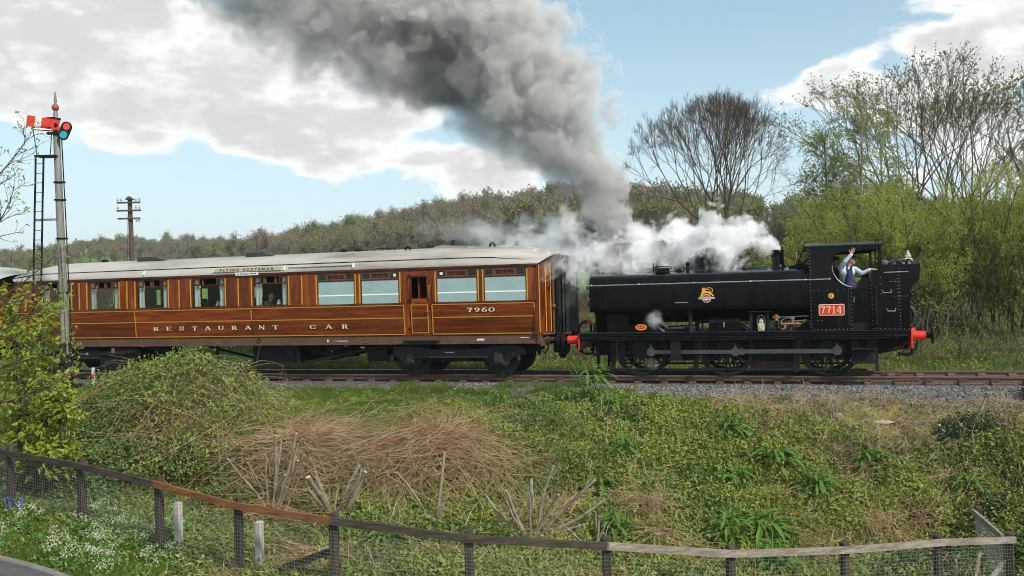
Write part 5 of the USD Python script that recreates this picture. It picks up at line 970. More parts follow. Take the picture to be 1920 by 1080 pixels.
# the next carriage behind it
C2 = thing('trailing_carriage', 'second teak carriage with pale roof, only its end showing at far left', 'carriage')
b2 = part('body', MB().box(-43.9, -25.75, -1.40, 1.40, 1.19, 3.10, .01), M['teak_v'], C2, False)
part('roof', MB().add(roof_sheet(-44.2, -25.35)), M['roof'], C2, True)
part('gold_line', MB().box(-43.8, -25.8, -1.412, -1.401, 2.06, 2.09), M['gold'], C2); part('gold_line', MB().box(-43.8, -25.8, -1.412, -1.401, 1.70, 1.72), M['gold'], C2)
part('solebar', MB().box(-43.9, -25.75, -1.3, 1.3, .93, 1.185), M['solebar'], C2)
part('bellows', MB().box(-25.75, -24.8, -.6, .6, 1.2, 3.3, .05), M['bellows'], C2)
part('underframe', MB().box(-42, -27, -1.0, 1.0, .4, .93), M['frame'], C2)
for k in range(6):
    f = part('window_frame', MB().prism(sbox(-28.3 - k * 2.3, 2.13, -27.05 - k * 2.3, 3.06).difference(sbox(-28.26 - k * 2.3, 2.17, -27.09 - k * 2.3, 3.02)), -1.425, -1.401), M['teak_dark'], C2)
    part('pane', MB().box(-28.26 - k * 2.3, -27.09 - k * 2.3, -1.408, -1.402, 2.17, 3.02), M['dark_glass'], f)
# ------------------------------------------------------------------ people
import manifold3d as m3
def hull_bones(bones, res=.022, smooth=4):
    """one skin over tapered bones: (p, q, radius at p, radius at q)"""
    def ball(c, r):
        s = trimesh.creation.icosphere(subdivisions=2, radius=r); return s.vertices + np.asarray(c, float)
    ms = []
    for p, q, a, b in bones: ms.append(m3.Manifold.hull_points(np.vstack([ball(p, a), ball(q, b)]).astype(float)))
    m = m3.Manifold.batch_boolean(ms, m3.OpType.Add).refine_to_length(res); k = m.to_mesh(); t = trimesh.Trimesh(k.vert_properties[:, :3], k.tri_verts, process=True)
    trimesh.smoothing.filter_taubin(t, iterations=smooth); return t
def hand_bones(w, d, up, s=1.0, curl=.2, spread=.16):
    """palm and five fingers from wrist w along d; up is the back of the hand"""
    d = unit(np.asarray(d, float)); up = unit(np.asarray(up, float)); side = np.cross(d, up); w = np.asarray(w, float); B = []
    for k in (-.028, 0, .028): B.append((w, w + d * .085 * s + side * k * s, .016 * s, .015 * s))
    for k, ln in zip((-.033, -.011, .012, .034), (.062, .074, .078, .068)):
        a = w + d * .085 * s + side * k * s; dd = unit(d + side * k * 5 * spread); b = a + dd * ln * .55 * s - up * curl * .02; c = b + unit(dd - up * curl) * ln * .5 * s; B += [(a, b, .0095 * s, .009 * s), (b, c, .009 * s, .0075 * s)]
    a = w + d * .03 * s + side * .030 * s; b = a + unit(d * .6 + side) * .05 * s; c = b + unit(d + side * .35) * .04 * s; B += [(a, b, .013 * s, .011 * s), (b, c, .011 * s, .009 * s)]; return B
def head_parts(t, c, f, hair, cap=None, s=1.0):
    """face details on a head centred at c looking along f"""
    f = unit(np.asarray(f, float)); up = np.array([0, 0, 1.0]); sd = np.cross(f, up); c = np.asarray(c, float)
    for k in (-1, 1): part('eye', MB().ball(c + f * .088 * s + sd * .032 * k * s + up * .012 * s, .011 * s, 1), M['black_letter'], t, True)
    part('mouth', MB().obox(c + f * .096 * s - sd * .022 * s - up * .056 * s, c + f * .096 * s + sd * .022 * s - up * .056 * s, .008, .008), M['cane_red'], t)
    m = trimesh.creation.icosphere(subdivisions=3); v = m.vertices * [.089 * s, .089 * s, .105 * s]; k = (m.vertices @ up > .35) | ((m.vertices @ -f) > .25) & (m.vertices @ up > -.35)
    fc = m.faces[k[m.faces].all(1)]; part('hair', MB().add((v * 1.06 + c + up * .012 * s - f * .008, fc)), M[hair], t, True)
    if cap:
        h = part('cap', MB().lathe([(.105, .035), (.112, .06), (.105, .10), (.07, .125), (0, .13)], c - f * .01, 18), M[cap], t, True)
        part('peak', MB().prism(affinity.translate(affinity.scale(Point(0, 0).buffer(1, 14), .07, .075), 0, 0), 0, .012, 'z').mesh().apply_translation(c + f * .10 + up * .045), M[cap], h)
def head_bones(c, f, neck):
    c = np.asarray(c, float); f = unit(np.asarray(f, float)); up = np.array([0, 0, 1.0]); sd = np.cross(f, up)
    return [(c + up * .03 - f * .015, c + up * .03 + f * .012, .088, .082), (c + f * .03 - up * .06, c - up * .01, .052, .075), (c + f * .05 - up * .085, c + f * .045 - up * .05, .030, .045), (c + f * .088 + up * .01, c + f * .108 - up * .022, .010, .014),
            (c + sd * .085, c + sd * .088 - up * .03, .016, .012), (c - sd * .085, c - sd * .088 - up * .03, .016, .012), (np.asarray(neck, float), c - up * .05 - f * .02, .062, .055)]
def person(label, hips, chest, neck, head, f, arms, shirt, lower, hair, cap=None, legs=None, group=None, s=1.0):
    t = thing('person', label, 'person', (0, 0, 0), 0, group); hips, chest, neck = (np.asarray(q, float) for q in (hips, chest, neck)); f = unit(np.asarray(f, float))
    fw = unit(np.asarray(arms[0][0], float) - np.asarray(arms[1][0], float)) if len(arms) > 1 else np.array([0, 1.0, 0]); sk, cl = [], []
    cl += [(hips - fw * .08, hips + fw * .08, .115, .115), (hips, chest, .13, .135), (chest - fw * .09, chest + fw * .09, .115, .115), (chest, neck - [0, 0, .05], .11, .07)]
    sk += [(hips, chest, .11, .11), (chest, neck, .09, .06)] + head_bones(head, f, neck)
    for sh, el, wr, hd, up, bare in arms:
        sh, el, wr = (np.asarray(q, float) for q in (sh, el, wr)); cl += [(chest + (sh - chest) * .5 + [0, 0, .03], sh, .085, .072), (sh, el, .066, .052), (el, el + (wr - el) * (.45 if bare else .93), .052, .042)]; sk += [(sh, el, .048, .04), (el, wr, .04, .028)] + hand_bones(wr, hd, up)
    lg = []
    for a, b, c in legs or (): a, b, c = (np.asarray(q, float) for q in (a, b, c)); lg += [(a, b, .085, .06), (b, c, .06, .045)]; sk += [(a, b, .07, .05), (b, c, .05, .035)]
    body = part('body', hull_bones(sk, .014, 3), M['skin'], t, True); part('shirt', hull_bones(cl, .03, 5), M[shirt], t, True)
    if lg: part('trousers', hull_bones(lg + [(hips - fw * .07, hips + fw * .07, .12, .12)], .04, 4), M[lower], t, True)
    head_parts(t, head, f, hair, cap); return t
t = person('engine driver in pale blue shirt and navy apron waving from the cab', (1.66, -1.02, 2.28), (1.66, -1.06, 2.66), (1.69, -1.07, 2.82), (1.755, -1.09, 2.965), (1, -.25, 0),
    [((1.50, -1.10, 2.76), (1.58, -1.34, 2.93), (1.735, -1.36, 3.10), (.35, -.05, 1), (0, 1, 0), False), ((1.83, -1.02, 2.74), (1.98, -1.22, 2.62), (2.17, -1.27, 2.715), (1, -.1, .05), (0, -.3, 1), False)], 'shirt', 'navy', 'hair', 'dark_cloth',
    [((1.60, -.98, 2.24), (1.60, -.98, 1.88), (1.60, -.95, 1.50)), ((1.74, -.98, 2.24), (1.74, -.98, 1.88), (1.76, -.95, 1.50))])
part('apron', hull_bones([((1.63, -1.10, 2.30), (1.73, -1.10, 2.30), .13, .13), ((1.66, -1.12, 2.28), (1.69, -1.13, 2.66), .115, .085), ((1.64, -1.06, 2.0), (1.74, -1.06, 2.0), .12, .12)], .03, 4), M['navy'], t, True)
part('strap', MB().tube([(1.64, -1.20, 2.70), (1.64, -1.17, 2.78), (1.65, -1.10, 2.84)], .016, 6).tube([(1.74, -1.19, 2.70), (1.75, -1.15, 2.78), (1.74, -1.08, 2.84)], .016, 6), M['navy'], t, True)
part('tie', MB().prism(Polygon([(1.70, 2.80), (1.73, 2.80), (1.735, 2.70), (1.715, 2.68), (1.695, 2.70)]), -1.195, -1.185), M['dark_cloth'], t)
person('fireman in dark clothes and cap behind the left edge of the cab opening', (1.36, -.35, 2.28), (1.37, -.36, 2.66), (1.39, -.36, 2.82), (1.42, -.36, 2.965), (1, -.3, 0), [((1.34, -.55, 2.74), (1.38, -.62, 2.45), (1.52, -.55, 2.35), (1, .2, 0), (0, 0, 1), False), ((1.38, -.15, 2.74), (1.44, -.1, 2.45), (1.56, -.15, 2.35), (1, .1, 0), (0, 0, 1), False)], 'dark_cloth', 'dark_cloth', 'hair', 'dark_cloth', [((1.34, -.43, 2.24), (1.34, -.43, 1.88), (1.34, -.4, 1.50)), ((1.34, -.27, 2.24), (1.34, -.27, 1.88), (1.34, -.3, 1.50))])
def diner(label, x, y, z, f, shirt, arms): return person(label, (x - .12 * f, y, z - .62), (x - .08 * f, y, z - .28), (x - .03 * f, y, z - .14), (x, y, z), (f, 0, .12), arms, shirt, 'dark_cloth', 'hair', None, [((x - .1 * f, y - .1, z - .66), (x + .3 * f, y - .1, z - .64), (x + .3 * f, y - .1, z - 1.05)), ((x - .1 * f, y + .1, z - .66), (x + .3 * f, y + .1, z - .64), (x + .3 * f, y + .1, z - 1.05))])
x, y, z = -15.12, -.95, 2.44
diner('seated man in dark green jumper seen in profile through the window right of the board', x, y, z, 1, 'green_cloth', [((x - .08, y - .19, z - .22), (x + .0, y - .24, z - .46), (x + .24, y - .18, z - .42), (1, .1, 0), (0, 0, 1), False), ((x - .08, y + .19, z - .22), (x + .0, y + .24, z - .46), (x + .24, y + .18, z - .42), (1, .1, 0), (0, 0, 1), False)])
x, y, z = -21.28, -.90, 2.46
diner('seated diner in black reaching forward behind the leftmost clear window', x, y, z, 1, 'dark_cloth', [((x - .05, y - .19, z - .22), (x + .12, y - .26, z - .30), (x + .36, y - .26, z - .12), (1, 0, .1), (0, 0, 1), True), ((x - .05, y + .19, z - .22), (x + .05, y + .24, z - .44), (x + .28, y + .18, z - .40), (1, .1, 0), (0, 0, 1), False)])
# ------------------------------------------------------------------ signal, poles, box, houses
M['sig_post'] = paint('grey_signal_post', (.20, .20, .175), .55, .2, 2.0, dirt=(.11, .105, .09), dirt_amt=.6, stretch=(3, 3, .5))
M['glass_red'] = paint('red_signal_glass', (.75, .05, .04), .15, .05); M['glass_blue'] = paint('blue_green_signal_glass', (.015, .33, .42), .15, .05)
M['ball_red'] = paint('faded_red_ball', (.28, .06, .035), .5, .2, 9.0)
sx, sy = -21.22, -2.86; gz = float(ground(sx, sy))
SG = thing('semaphore_signal', 'tall grey semaphore signal with red and white arm and side ladder', 'signal', (sx, sy, 0), 17.1)
def lx(z): return -.020 * z
post = part('post', MB().tube([(lx(z), 0, z) for z in (gz - .3, 1.2, 3.0, 5.2, 8.05)], [.135, .130, .124, .112, .098], 20), M['sig_post'], SG, True)
part('base_sleeve', MB().tube([(0, 0, gz - .2), (lx(1.15), 0, 1.15)], [.17, .165], 20), M['frame'], SG, True)
for z in (2.72, 4.4, 5.6, 6.15): part('band', MB().cyl((lx(z), 0, z - .02), (lx(z), 0, z + .02), .15, n=20).box(lx(z) + .13, lx(z) + .20, -.04, .04, z - .03, z + .03), M['frame'], post, True)
part('finial', MB().lathe([(.12, 8.02), (.13, 8.06), (.10, 8.10), (.07, 8.16), (.065, 8.30), (.05, 8.38), (.035, 8.62), (.05, 8.66), (.02, 8.95), (0, 8.99)], (lx(8.4), 0, 0), 16), M['sig_post'], SG, True)
part('ball', MB().ball((lx(8.5), 0, 8.48), (.105, .105, .12)), M['ball_red'], SG, True)
part('lamp_bracket', MB().box(-.55, .02, -.12, -.05, 8.07, 8.13).box(-.42, -.1, -.16, .05, 8.04, 8.16, .02).box(-.40, .0, -.16, -.05, 7.62, 7.7, .02), M['frame'], SG)
an = math.radians(-9.5); c0 = np.array([-.05, -.20, 7.90])
def AR(x, z): return (c0[0] + x * math.cos(an) - z * math.sin(an), c0[2] + x * math.sin(an) + z * math.cos(an))
def quad(x0, x1, h0, h1): return Polygon([AR(x0, -h0), AR(x1, -h1), AR(x1, h1), AR(x0, h0)])
arm = part('arm', MB().prism(quad(-.92, .10, .175, .155), c0[1] - .012, c0[1]), M['red'], SG, False)
part('white_band', MB().prism(quad(-.66, -.46, .169, .166), c0[1] - .0165, c0[1] - .0125), M['white'], arm, False)
part('boss', MB().cyl((c0[0], c0[1] - .05, c0[2]), (c0[0], c0[1] + .1, c0[2]), .05).box(-.10, -.02, c0[1] - .03, c0[1] - .01, 7.84, 7.90), M['frame'], arm, True)
spec = affinity.translate(unary_union([Point(.0, .10).buffer(.17, 20), Point(-.10, -.14).buffer(.16, 20)]).convex_hull, .26, 7.72)
sp_ = part('spectacle', MB().prism(spec, c0[1] - .02, c0[1] + .02), M['frame'], SG, False)
part('red_glass', MB().prism(Point(.275, 7.835).buffer(.105, 24), c0[1] - .026, c0[1] - .0205), M['glass_red'], sp_); part('blue_glass', MB().prism(Point(.175, 7.585).buffer(.115, 24), c0[1] - .026, c0[1] - .0205), M['glass_blue'], sp_)
part('wire', MB().tube([(lx(7.6) + .18, -.05, 7.5), (lx(5) + .20, -.05, 5), (lx(2) + .21, -.05, 2), (.2, -.05, .4)], .018, 6), M['frame'], SG, True)
part('conduit', MB().cyl((lx(4.2) + .10, -.16, 4.2), (.12, -.16, .8), .03, n=8), M['sig_post'], SG, True)
part('platform', MB().box(-.72, -.08, -.28, .10, 6.93, 6.97).cyl((-.7, -.25, 6.95), (-.1, -.25, 6.95), .02), M['frame'], SG)
part('hoop', MB().tube([(-.50 + .40 * math.cos(a), .0 + .30 * math.sin(a), 7.83) for a in np.linspace(0, 2 * math.pi, 24)], .016, 6).tube([(-.88, 0, 7.83), (-.72, -.1, 6.96)], .014, 6).tube([(-.18, -.2, 7.83), (-.26, -.2, 6.96)], .014, 6), M['frame'], SG, True)
part('stay', MB().box(-.86, -.05, -.05, .02, 4.96, 5.03), M['sig_post'], SG)
ld = part('ladder', MB().obox((-.76, -.10, 6.97), (-1.06, -.10, gz), .022, .055).obox((-.52, -.10, 6.93), (-.82, -.10, gz), .022, .055), M['frame'], SG)
for k in range(24):
    z = gz + .2 + k * .295; f = (6.95 - z) / (6.95 - gz); part('rung', MB().cyl((-.76 - .30 * f, -.10, z), (-.52 - .30 * f, -.10, z), .011, n=6), M['frame'], ld)
part('base_gear', MB().box(-.9, .5, -.35, .3, gz - .1, gz + .12).cyl((-.2, -.3, .55), (.5, -.3, .55), .03).cyl((.45, -.35, .5), (.45, -.2, .5), .12).box(-.25, .0, -.3, .1, .2, .6, .03).cyl((-.5, -.3, .5), (.0, -.3, .75), .025), M['frame'], SG, 30)
# telegraph pole
x, y = -34.1, 15.14; gz = float(ground(x, y))
M['pole'] = paint('brown_pole_timber', (.075, .05, .034), .85, .3, 3.0, dirt=(.13, .10, .075), dirt_amt=.5, stretch=(4, 4, .5))
TP = thing('telegraph_pole', 'brown wooden telegraph pole with three crossarms of insulators', 'pole', (x, y, 0), 17.1)
part('post', MB().tube([(.0, 0, gz - .4), (-.04, 0, 4), (-.10, 0, 8.05)], [.16, .145, .115], 14), M['pole'], TP, True)
part('cap', MB().prism(Polygon([(-.30, 8.03), (.10, 8.03), (-.10, 8.22)]), -.2, .2), M['pole'], TP)
M['porcelain'] = paint('porcelain', (.40, .37, .33), .3, .2, 9.0)
for z, w, ins in ((7.86, .64, True), (7.42, .66, True), (6.98, .62, False)):
    a = part('crossarm', MB().box(-.10 - w, -.10 + w, -.20, -.11, z - .045, z + .045), M['pole'], TP)
    for q in (-.60, -.42, .40, .60) if ins else (.42, .55):
        if q == -.42 and z < 7.5: continue
        part('insulator', MB().lathe([(.015, 0), (.015, .06), (.055, .07), (.06, .12), (.045, .16), (.05, .20), (.02, .225), (0, .23)], (-.10 + q, -.155, z + (.045 if ins else -.22)), 10), M['porcelain'], a, True)
part('stay_wire', MB().cyl((-.22, -.1, 7.2), (-.35, -.1, gz), .012, n=5), M['frame'], TP)
for z, s in ((5.6, 1), (5.1, -1), (4.6, 1), (4.1, -1), (3.6, 1)): part('step', MB().tube([(-.06 + s * .10, 0, z), (-.06 + s * .26, 0, z + .02), (-.06 + s * .30, 0, z + .12)], .014, 5), M['frame'], TP)
# relay box
x, y = -19.62, -2.45; gz = float(ground(x, y))
RB = thing('relay_box', 'black wooden lineside box with sloping lid beside the signal', 'box', (x, y, gz), 14.0)
part('body', MB().box(-.39, .39, -.36, .36, -.1, 1.02, .01), M['box_black'], RB)
part('lid', MB().prism(Polygon([(-.42, 1.02), (.42, 1.02), (.42, 1.10), (-.42, 1.06)]), -.42, .42, 'x'), M['box_black'], RB)
part('cap', MB().cyl((-.12, -.1, 1.06), (-.12, -.1, 1.22), .055, n=14), M['rust'], RB, 30)
solo('marker_post', MB().box(-20.52, -20.42, -2.60, -2.56, gz - .1, gz + .62).mesh(), M['white'], 'short white marker with a red band beside the black lineside box', 'marker')
part('band', MB().box(-20.521, -20.419, -2.604, -2.601, gz + .25, gz + .40), M['red'], '/World/marker_post')
x, y = -14.2, 5.0; solo('stub_post', MB().box(x - .08, x + .08, y - .06, y + .06, float(ground(x, y)) - .2, float(ground(x, y)) + .55, .01), M['concrete'], 'short pale post in the grass behind the carriage underframe', 'post')
# houses on the far hill
M['brick'] = paint('red_brick', (.24, .085, .055), .85, .2, 2.0); M['tile'] = paint('clay_tile', (.19, .10, .07), .8, .2, 2.0); M['render'] = paint('pale_render', (.52, .50, .46), .8, .06, 2.0)
def house(u_az, dist, w, d, h, wall, lab, rise=2.2, rz=20.0):
    x, y = EYE[0] + dist * math.sin(u_az), EYE[1] + dist * math.cos(u_az); gz = float(ground(x, y))
    t = thing('house', lab, 'house', (x, y, gz), rz)
    part('wall', MB().box(-w / 2, w / 2, -d / 2, d / 2, -1, h).prism(Polygon([(-d / 2, h), (d / 2, h), (0, h + rise)]), -w / 2 + .05, w / 2 - .05, 'x'), M[wall], t)
    r = part('roof', MB().obox((-w / 2 - .3, -d / 4 - .2, h + rise / 2), (w / 2 + .3, -d / 4 - .2, h + rise / 2), math.hypot(d / 2, rise) + .5, .15, up=(0, -rise, d / 2)).obox((-w / 2 - .3, d / 4 + .2, h + rise / 2), (w / 2 + .3, d / 4 + .2, h + rise / 2), math.hypot(d / 2, rise) + .5, .15, up=(0, rise, d / 2)), M['tile'], t)
    part('chimney', MB().box(-w / 2 + .4, -w / 2 + 1.3, -.4, .4, h + rise - .6, h + rise + 1.5), M['brick'], r)
    for q in np.linspace(-w / 2 + 1.4, w / 2 - 1.4, 4):
        for z in (1.0, 3.6): part('window', MB().box(q - .5, q + .5, -d / 2 - .05, -d / 2 - .005, z, z + 1.2), M['dark_glass'], t)
house(-.7597, 585, 8, 7, 6.8, 'brick', 'tall red brick house among the trees on the far left hilltop', 1.5, 35)
house(-.7555, 540, 10, 7, 5.5, 'render', 'pale house with clay roof below the brick house on the hill', 2.2, 55)
house(-.7320, 535, 10, 7, 5.5, 'render', 'pale house right of the others on the far left hill', 2.4, 25)
# ------------------------------------------------------------------ woods on the hills
def place(az, dist): return EYE[0] + dist * np.sin(az), EYE[1] + dist * np.cos(az)
def far_crown(seed, h, w, nleaf, size, open_=.5):
    """small crown of clumped sprays on a trunk with limbs, for distance"""
    r = np.random.default_rng(seed); t = lines(r, np.zeros((1, 3)), np.array([[0, 0, 1.0]]), h * .6, 5, .06, .2)
    lv = grow(r, t, [.022 * h], [dict(n=9, t=(.35, 1), ang=.75, len=(w * .75, w * .5), wig=.16, up=.16, rf=.5, rmin=.04), dict(n=6, t=(.25, 1), ang=.7, len=(w * .38, w * .25), wig=.2, up=.12, rf=.5, rmin=.03)], 5)
    b = MB(); [b.add(tubes(P, R, 3)) for P, R in lv]
    p, d = along(r, lv[2][0], max(1, nleaf // len(lv[2][0])), .15, 1.0); p = p + r.normal(size=p.shape) * size * .9
    return b.mesh(), leaves(p, unit(d + rand_dirs(r, len(p))), rand_dirs(r, len(p), .6), r.uniform(.7, 1.5, len(p)) * size, r.uniform(.6, 1.2, len(p)) * size * .62)
def wood_look(name, stops): return leaf_look(name, stops, .15, .9, .05, spec=.1)
M['wood_brown'] = wood_look('winter_crowns', [(.2, (.175, .145, .10)), (.55, (.22, .18, .125)), (.9, (.275, .23, .155))])
M['wood_olive'] = wood_look('olive_crowns', [(.2, (.15, .15, .06)), (.55, (.195, .19, .072)), (.9, (.245, .23, .09))])
M['wood_green'] = wood_look('green_crowns', [(.2, (.115, .155, .045)), (.55, (.155, .195, .058)), (.9, (.205, .235, .075))])
protos = []
for k in range(3):
    for mat, nl, sz in (('wood_brown', 700, .34), ('wood_olive', 900, .42), ('wood_green', 1000, .45)):
        tr, lf = far_crown(40 + k * 7 + nl, 10.0, 4.6, nl, sz); protos.append((mat, tr, lf))
rng = np.random.default_rng(77)
def wood(name, az0, az1, rel0, rel1, n, label, mix, hs=(.75, 1.25), rmin=0):
    az = rng.uniform(az0, az1, n * 3); rd = np.interp(az, RIDGE[:, 0], RIDGE[:, 1]); f = rng.uniform(rel0 ** 2, rel1 ** 2, n * 3) ** .5; dist = rd * f
    ok = dist > rmin; az, dist = az[ok][:n], dist[ok][:n]; x, y = place(az, dist); z = ground(x, y) - .3
    clump = meshkit.fbm(np.stack([x, y, 0 * x], 1) / 45.0, 3, 9); m = np.clip(clump + rng.normal(size=len(x)) * .13, 0, 1)
    kind = np.where(m < mix[0], 0, np.where(m < mix[1], 1, 2)); which = kind + 3 * rng.integers(0, 3, len(x))
    sc = rng.uniform(hs[0], hs[1], len(x)) * np.where(rng.random(len(x)) < .12, 1.25, 1.0)
    path = f'/World/{name}'; UsdGeom.Xform.Define(stage, path); tag(stage.GetPrimAtPath(path), label, None, None, 'stuff')
    pos = np.stack([x, y, z], 1); rz = rng.uniform(0, 6.28, len(x))
    scatter('trunks', [(p[1], M['twig']) for p in protos], pos, rz, sc, which=which, parent=path, kind=None)
    scatter('crowns', [(p[2], M[p[0]]) for p in protos], pos, rz, sc, which=which, parent=path, kind=None)
wood('hillside_wood', -.68, -.02, .42, 1.02, 3600, 'mixed bare and greening wood covering the hill behind the train', (.54, .74), (.62, 1.08), 120)
wood('village_wood', -.90, -.66, .50, 1.02, 620, 'scattered greening trees around houses on the far left hill', (.45, .62), (.5, .95))
wood('distant_wood', .0, .40, .6, 1.05, 380, 'bare and olive trees on the low rise far behind the right hand trees', (.52, .70), (.6, 1.0))
# ------------------------------------------------------------------ single trees behind the line
def forks(r, trunks, r0, l0, ratio, gens, ang, up, rr=.74, rmin=.012, k=4, out_=.0):
    """each branch divides in two or three at its end, so that the crown rounds itself"""
    lv = [(trunks, np.asarray(r0, float)[:, None] * np.linspace(1, .8, trunks.shape[1])[None])]; p = trunks[:, -1]; d = unit(trunks[:, -1] - trunks[:, -2]); rad = np.asarray(r0, float) * .8; ln = l0
    for g_ in range(gens):
        n = 3 if g_ in (0, 4) else 2; b = len(p); pp = np.repeat(p, n, 0); dd = np.repeat(d, n, 0); ph = r.uniform(0, 6.28, b)
        a1 = unit(np.cross(d, rand_dirs(r, b))); a2 = np.cross(d, a1); th = (ph[:, None] + np.arange(n)[None] * 2 * math.pi / n).reshape(-1)[:, None]
        side = np.repeat(a1, n, 0) * np.cos(th) + np.repeat(a2, n, 0) * np.sin(th); a = ang * r.uniform(.55, 1.35, b * n)[:, None]
        nd = unit(dd * np.cos(a) + side * np.sin(a) + [0, 0, up]); rad = np.maximum(np.repeat(rad, n) * rr * r.uniform(.85, 1.1, b * n), rmin)
        P = lines(r, pp, nd, ln * r.uniform(.65, 1.25, b * n), k, .05, .0); lv.append((P, rad[:, None] * np.linspace(1, .85, k)[None])); p, d = P[:, -1], unit(P[:, -1] - P[:, -2]); ln *= ratio
    return lv
def tree(name, label, x, y, h, w, seed, style, cat='tree', group=None):
    r = np.random.default_rng(seed); gz = float(ground(x, y)) - .15; t = thing(name, label, cat, (x, y, gz), 0, group)
    if style == 'ash':
        st = lines(r, np.array([[0, 0, 0], [.12, 0, 0], [-.12, .1, 0]]), np.array([[.02, .1, 1], [.16, 0, 1], [-.16, 0, 1]]), h * .25, 5, .04, .02)
        lv = forks(r, st, [.22, .18, .18], h * .155, .83, 8, .37, .045, .70, .010); tips = lv[-1]; lv = [lv[0], (np.concatenate([q[0] for q in lv[1:4]]), np.concatenate([q[1] for q in lv[1:4]]))] + lv[4:] + grow(r, tips[0], np.full(len(tips[0]), .014), [dict(n=5, t=(.1, 1), ang=.6, len=(w * .065, w * .05), wig=.1, up=.03, rf=1, rmin=.009, k=3)], 4)[1:]
        for P, R in lv: P[..., :2] *= .70
        leafm, ln = None, None
    elif style == 'bare':
        st = lines(r, r.normal(size=(4, 3)) * [w * .12, .5, 0], np.c_[r.normal(size=(4, 2)) * .35, np.ones(4)], h * .2, 5, .05, .02)
        lv = forks(r, st, np.full(4, .012 * h), h * .17, .82, 7, .52, .03, .72, .013); tips = lv[-1]; lv = [lv[0], (np.concatenate([q[0] for q in lv[1:4]]), np.concatenate([q[1] for q in lv[1:4]]))] + lv[4:] + grow(r, tips[0], np.full(len(tips[0]), .014), [dict(n=4, t=(.1, 1), ang=.7, len=(w * .07, w * .06), wig=.1, up=.02, rf=1, rmin=.010, k=3)], 4)[1:]
        leafm, ln = None, None
    elif style == 'birch':
        st = lines(r, np.zeros((1, 3)), np.array([[.02, 0, 1.0]]), h * .98, 10, .035, .05)
        lv = grow(r, st, [.105], [dict(n=34, t=(.20, .97), ang=.85, len=(w * .52, w * .18), wig=.08, up=.10, rf=.42, rmin=.016, k=6), dict(n=9, t=(.25, 1), ang=.65, len=(w * .24, w * .18), wig=.12, up=-.02, grav=.25, rf=.45, rmin=.007, k=5), dict(n=5, t=(.2, 1), ang=.5, len=(w * .13, w * .11), wig=.1, up=-.10, grav=.25, rf=.6, rmin=.004, k=4)], 6)
        leafm, ln = 'leaf_birch', (5, .085, .062)
    elif style == 'budding':
        st = lines(r, r.normal(size=(3, 3)) * [.3, .3, 0], np.array([[-.22, .05, 1], [.02, -.1, 1], [.24, .1, 1]]), h * .34, 6, .03, .04)
        lv = forks(r, st, [.12, .13, .12], h * .175, .84, 6, .33, .08, .68, .008); tips = lv[-1]; lv = [lv[0], (np.concatenate([q[0] for q in lv[1:4]]), np.concatenate([q[1] for q in lv[1:4]]))] + lv[4:] + grow(r, tips[0], np.full(len(tips[0]), .010), [dict(n=3, t=(.1, 1), ang=.5, len=(w * .08, w * .07), wig=.1, up=.10, rf=1, rmin=.006, k=3)], 4)[1:]
        leafm, ln = 'leaf_bud', (2, .13, .10)
    else:      # willow scrub: a sheaf of slender stems
        n = 20; st = lines(r, r.normal(size=(n, 3)) * [w * .22, w * .18, 0], np.c_[r.normal(size=(n, 2)) * .26, np.ones(n)], h * r.uniform(.65, 1.05, n), 8, .05, .06)
        lv = grow(r, st, r.uniform(.022, .05, n), [dict(n=18, t=(.18, .98), ang=.65, len=(w * .42, w * .24), wig=.10, up=.09, rf=.45, rmin=.009, k=5), dict(n=7, t=(.2, 1), ang=.6, len=(w * .17, w * .12), wig=.13, up=.05, rf=.5, rmin=.0045, k=4)], 6)
        leafm, ln = 'leaf_willow', (10, .066, .042)
    part('trunk', MB().add(tubes(*lv[0], 8)), M['pale_bark'] if style in ('birch',) else M['bark'], t, True)
    c = part('crown', MB().add(tubes(*lv[1], 4)), M['bark'] if style not in ('willow',) else M['twig'], t, True)
    tw = MB(); [tw.add(tubes(P, R, 3)) for P, R in lv[2:]]; part('twigs', tw, M['twig'], c, kind='stuff')
    if leafm:
        src = lv[-1][0]; p, d = along(r, src, ln[0], .1, 1.0); p = p + r.normal(size=p.shape) * .03
        if style == 'willow': keep = p[:, 2] > h * .10; p, d = p[keep], d[keep]
        part('leaves', MB().add(leaves(p, unit(d * .7 + rand_dirs(r, len(p), -.25 if style == 'birch' else .1)), rand_dirs(r, len(p), .4), ln[1] * r.uniform(.7, 1.4, len(p)), ln[2] * r.uniform(.7, 1.3, len(p)))), M[leafm], c, kind='stuff')
    return t
tree('ash_tree', 'large bare vase shaped tree standing above the engine boiler', -4.3, 47.4, 18.2, 11.0, 5, 'ash')
tree('bare_tree', 'brown leafless tree just right of the smoke column', -14.0, 60.5, 9.4, 7.5, 6, 'bare')
tree('bare_tree', 'dense brown leafless tree between the smoke and the large bare tree', -9.8, 66.5, 8.6, 7.5, 8, 'bare')
tree('bare_tree', 'low brown leafless tree right of the large bare tree', -2.5, 73.0, 8.0, 7.5, 9, 'bare')
tree('bare_tree', 'low twiggy tree left of the birches behind the steam', 2.0, 70.0, 8.5, 9.0, 10, 'bare')
tree('bare_tree', 'brown brushwood tree standing behind the engine dome', -6.2, 38.0, 6.6, 7.5, 11, 'bare')
tree('bare_tree', 'brown brushwood tree behind the engine chimney', -9.6, 44.0, 7.0, 8.0, 12, 'bare')
tree('bare_tree', 'brown brushwood tree behind the safety valve', -1.6, 40.0, 6.6, 7.5, 13, 'bare')
tree('birch_tree', 'tall birch with hanging pale leaves straight above the cab roof', 3.9, 18.2, 10.6, 5.2, 15, 'birch')
tree('birch_tree', 'leaning left hand birch at the edge of the birch group', 2.15, 19.5, 9.2, 4.9, 16, 'birch')
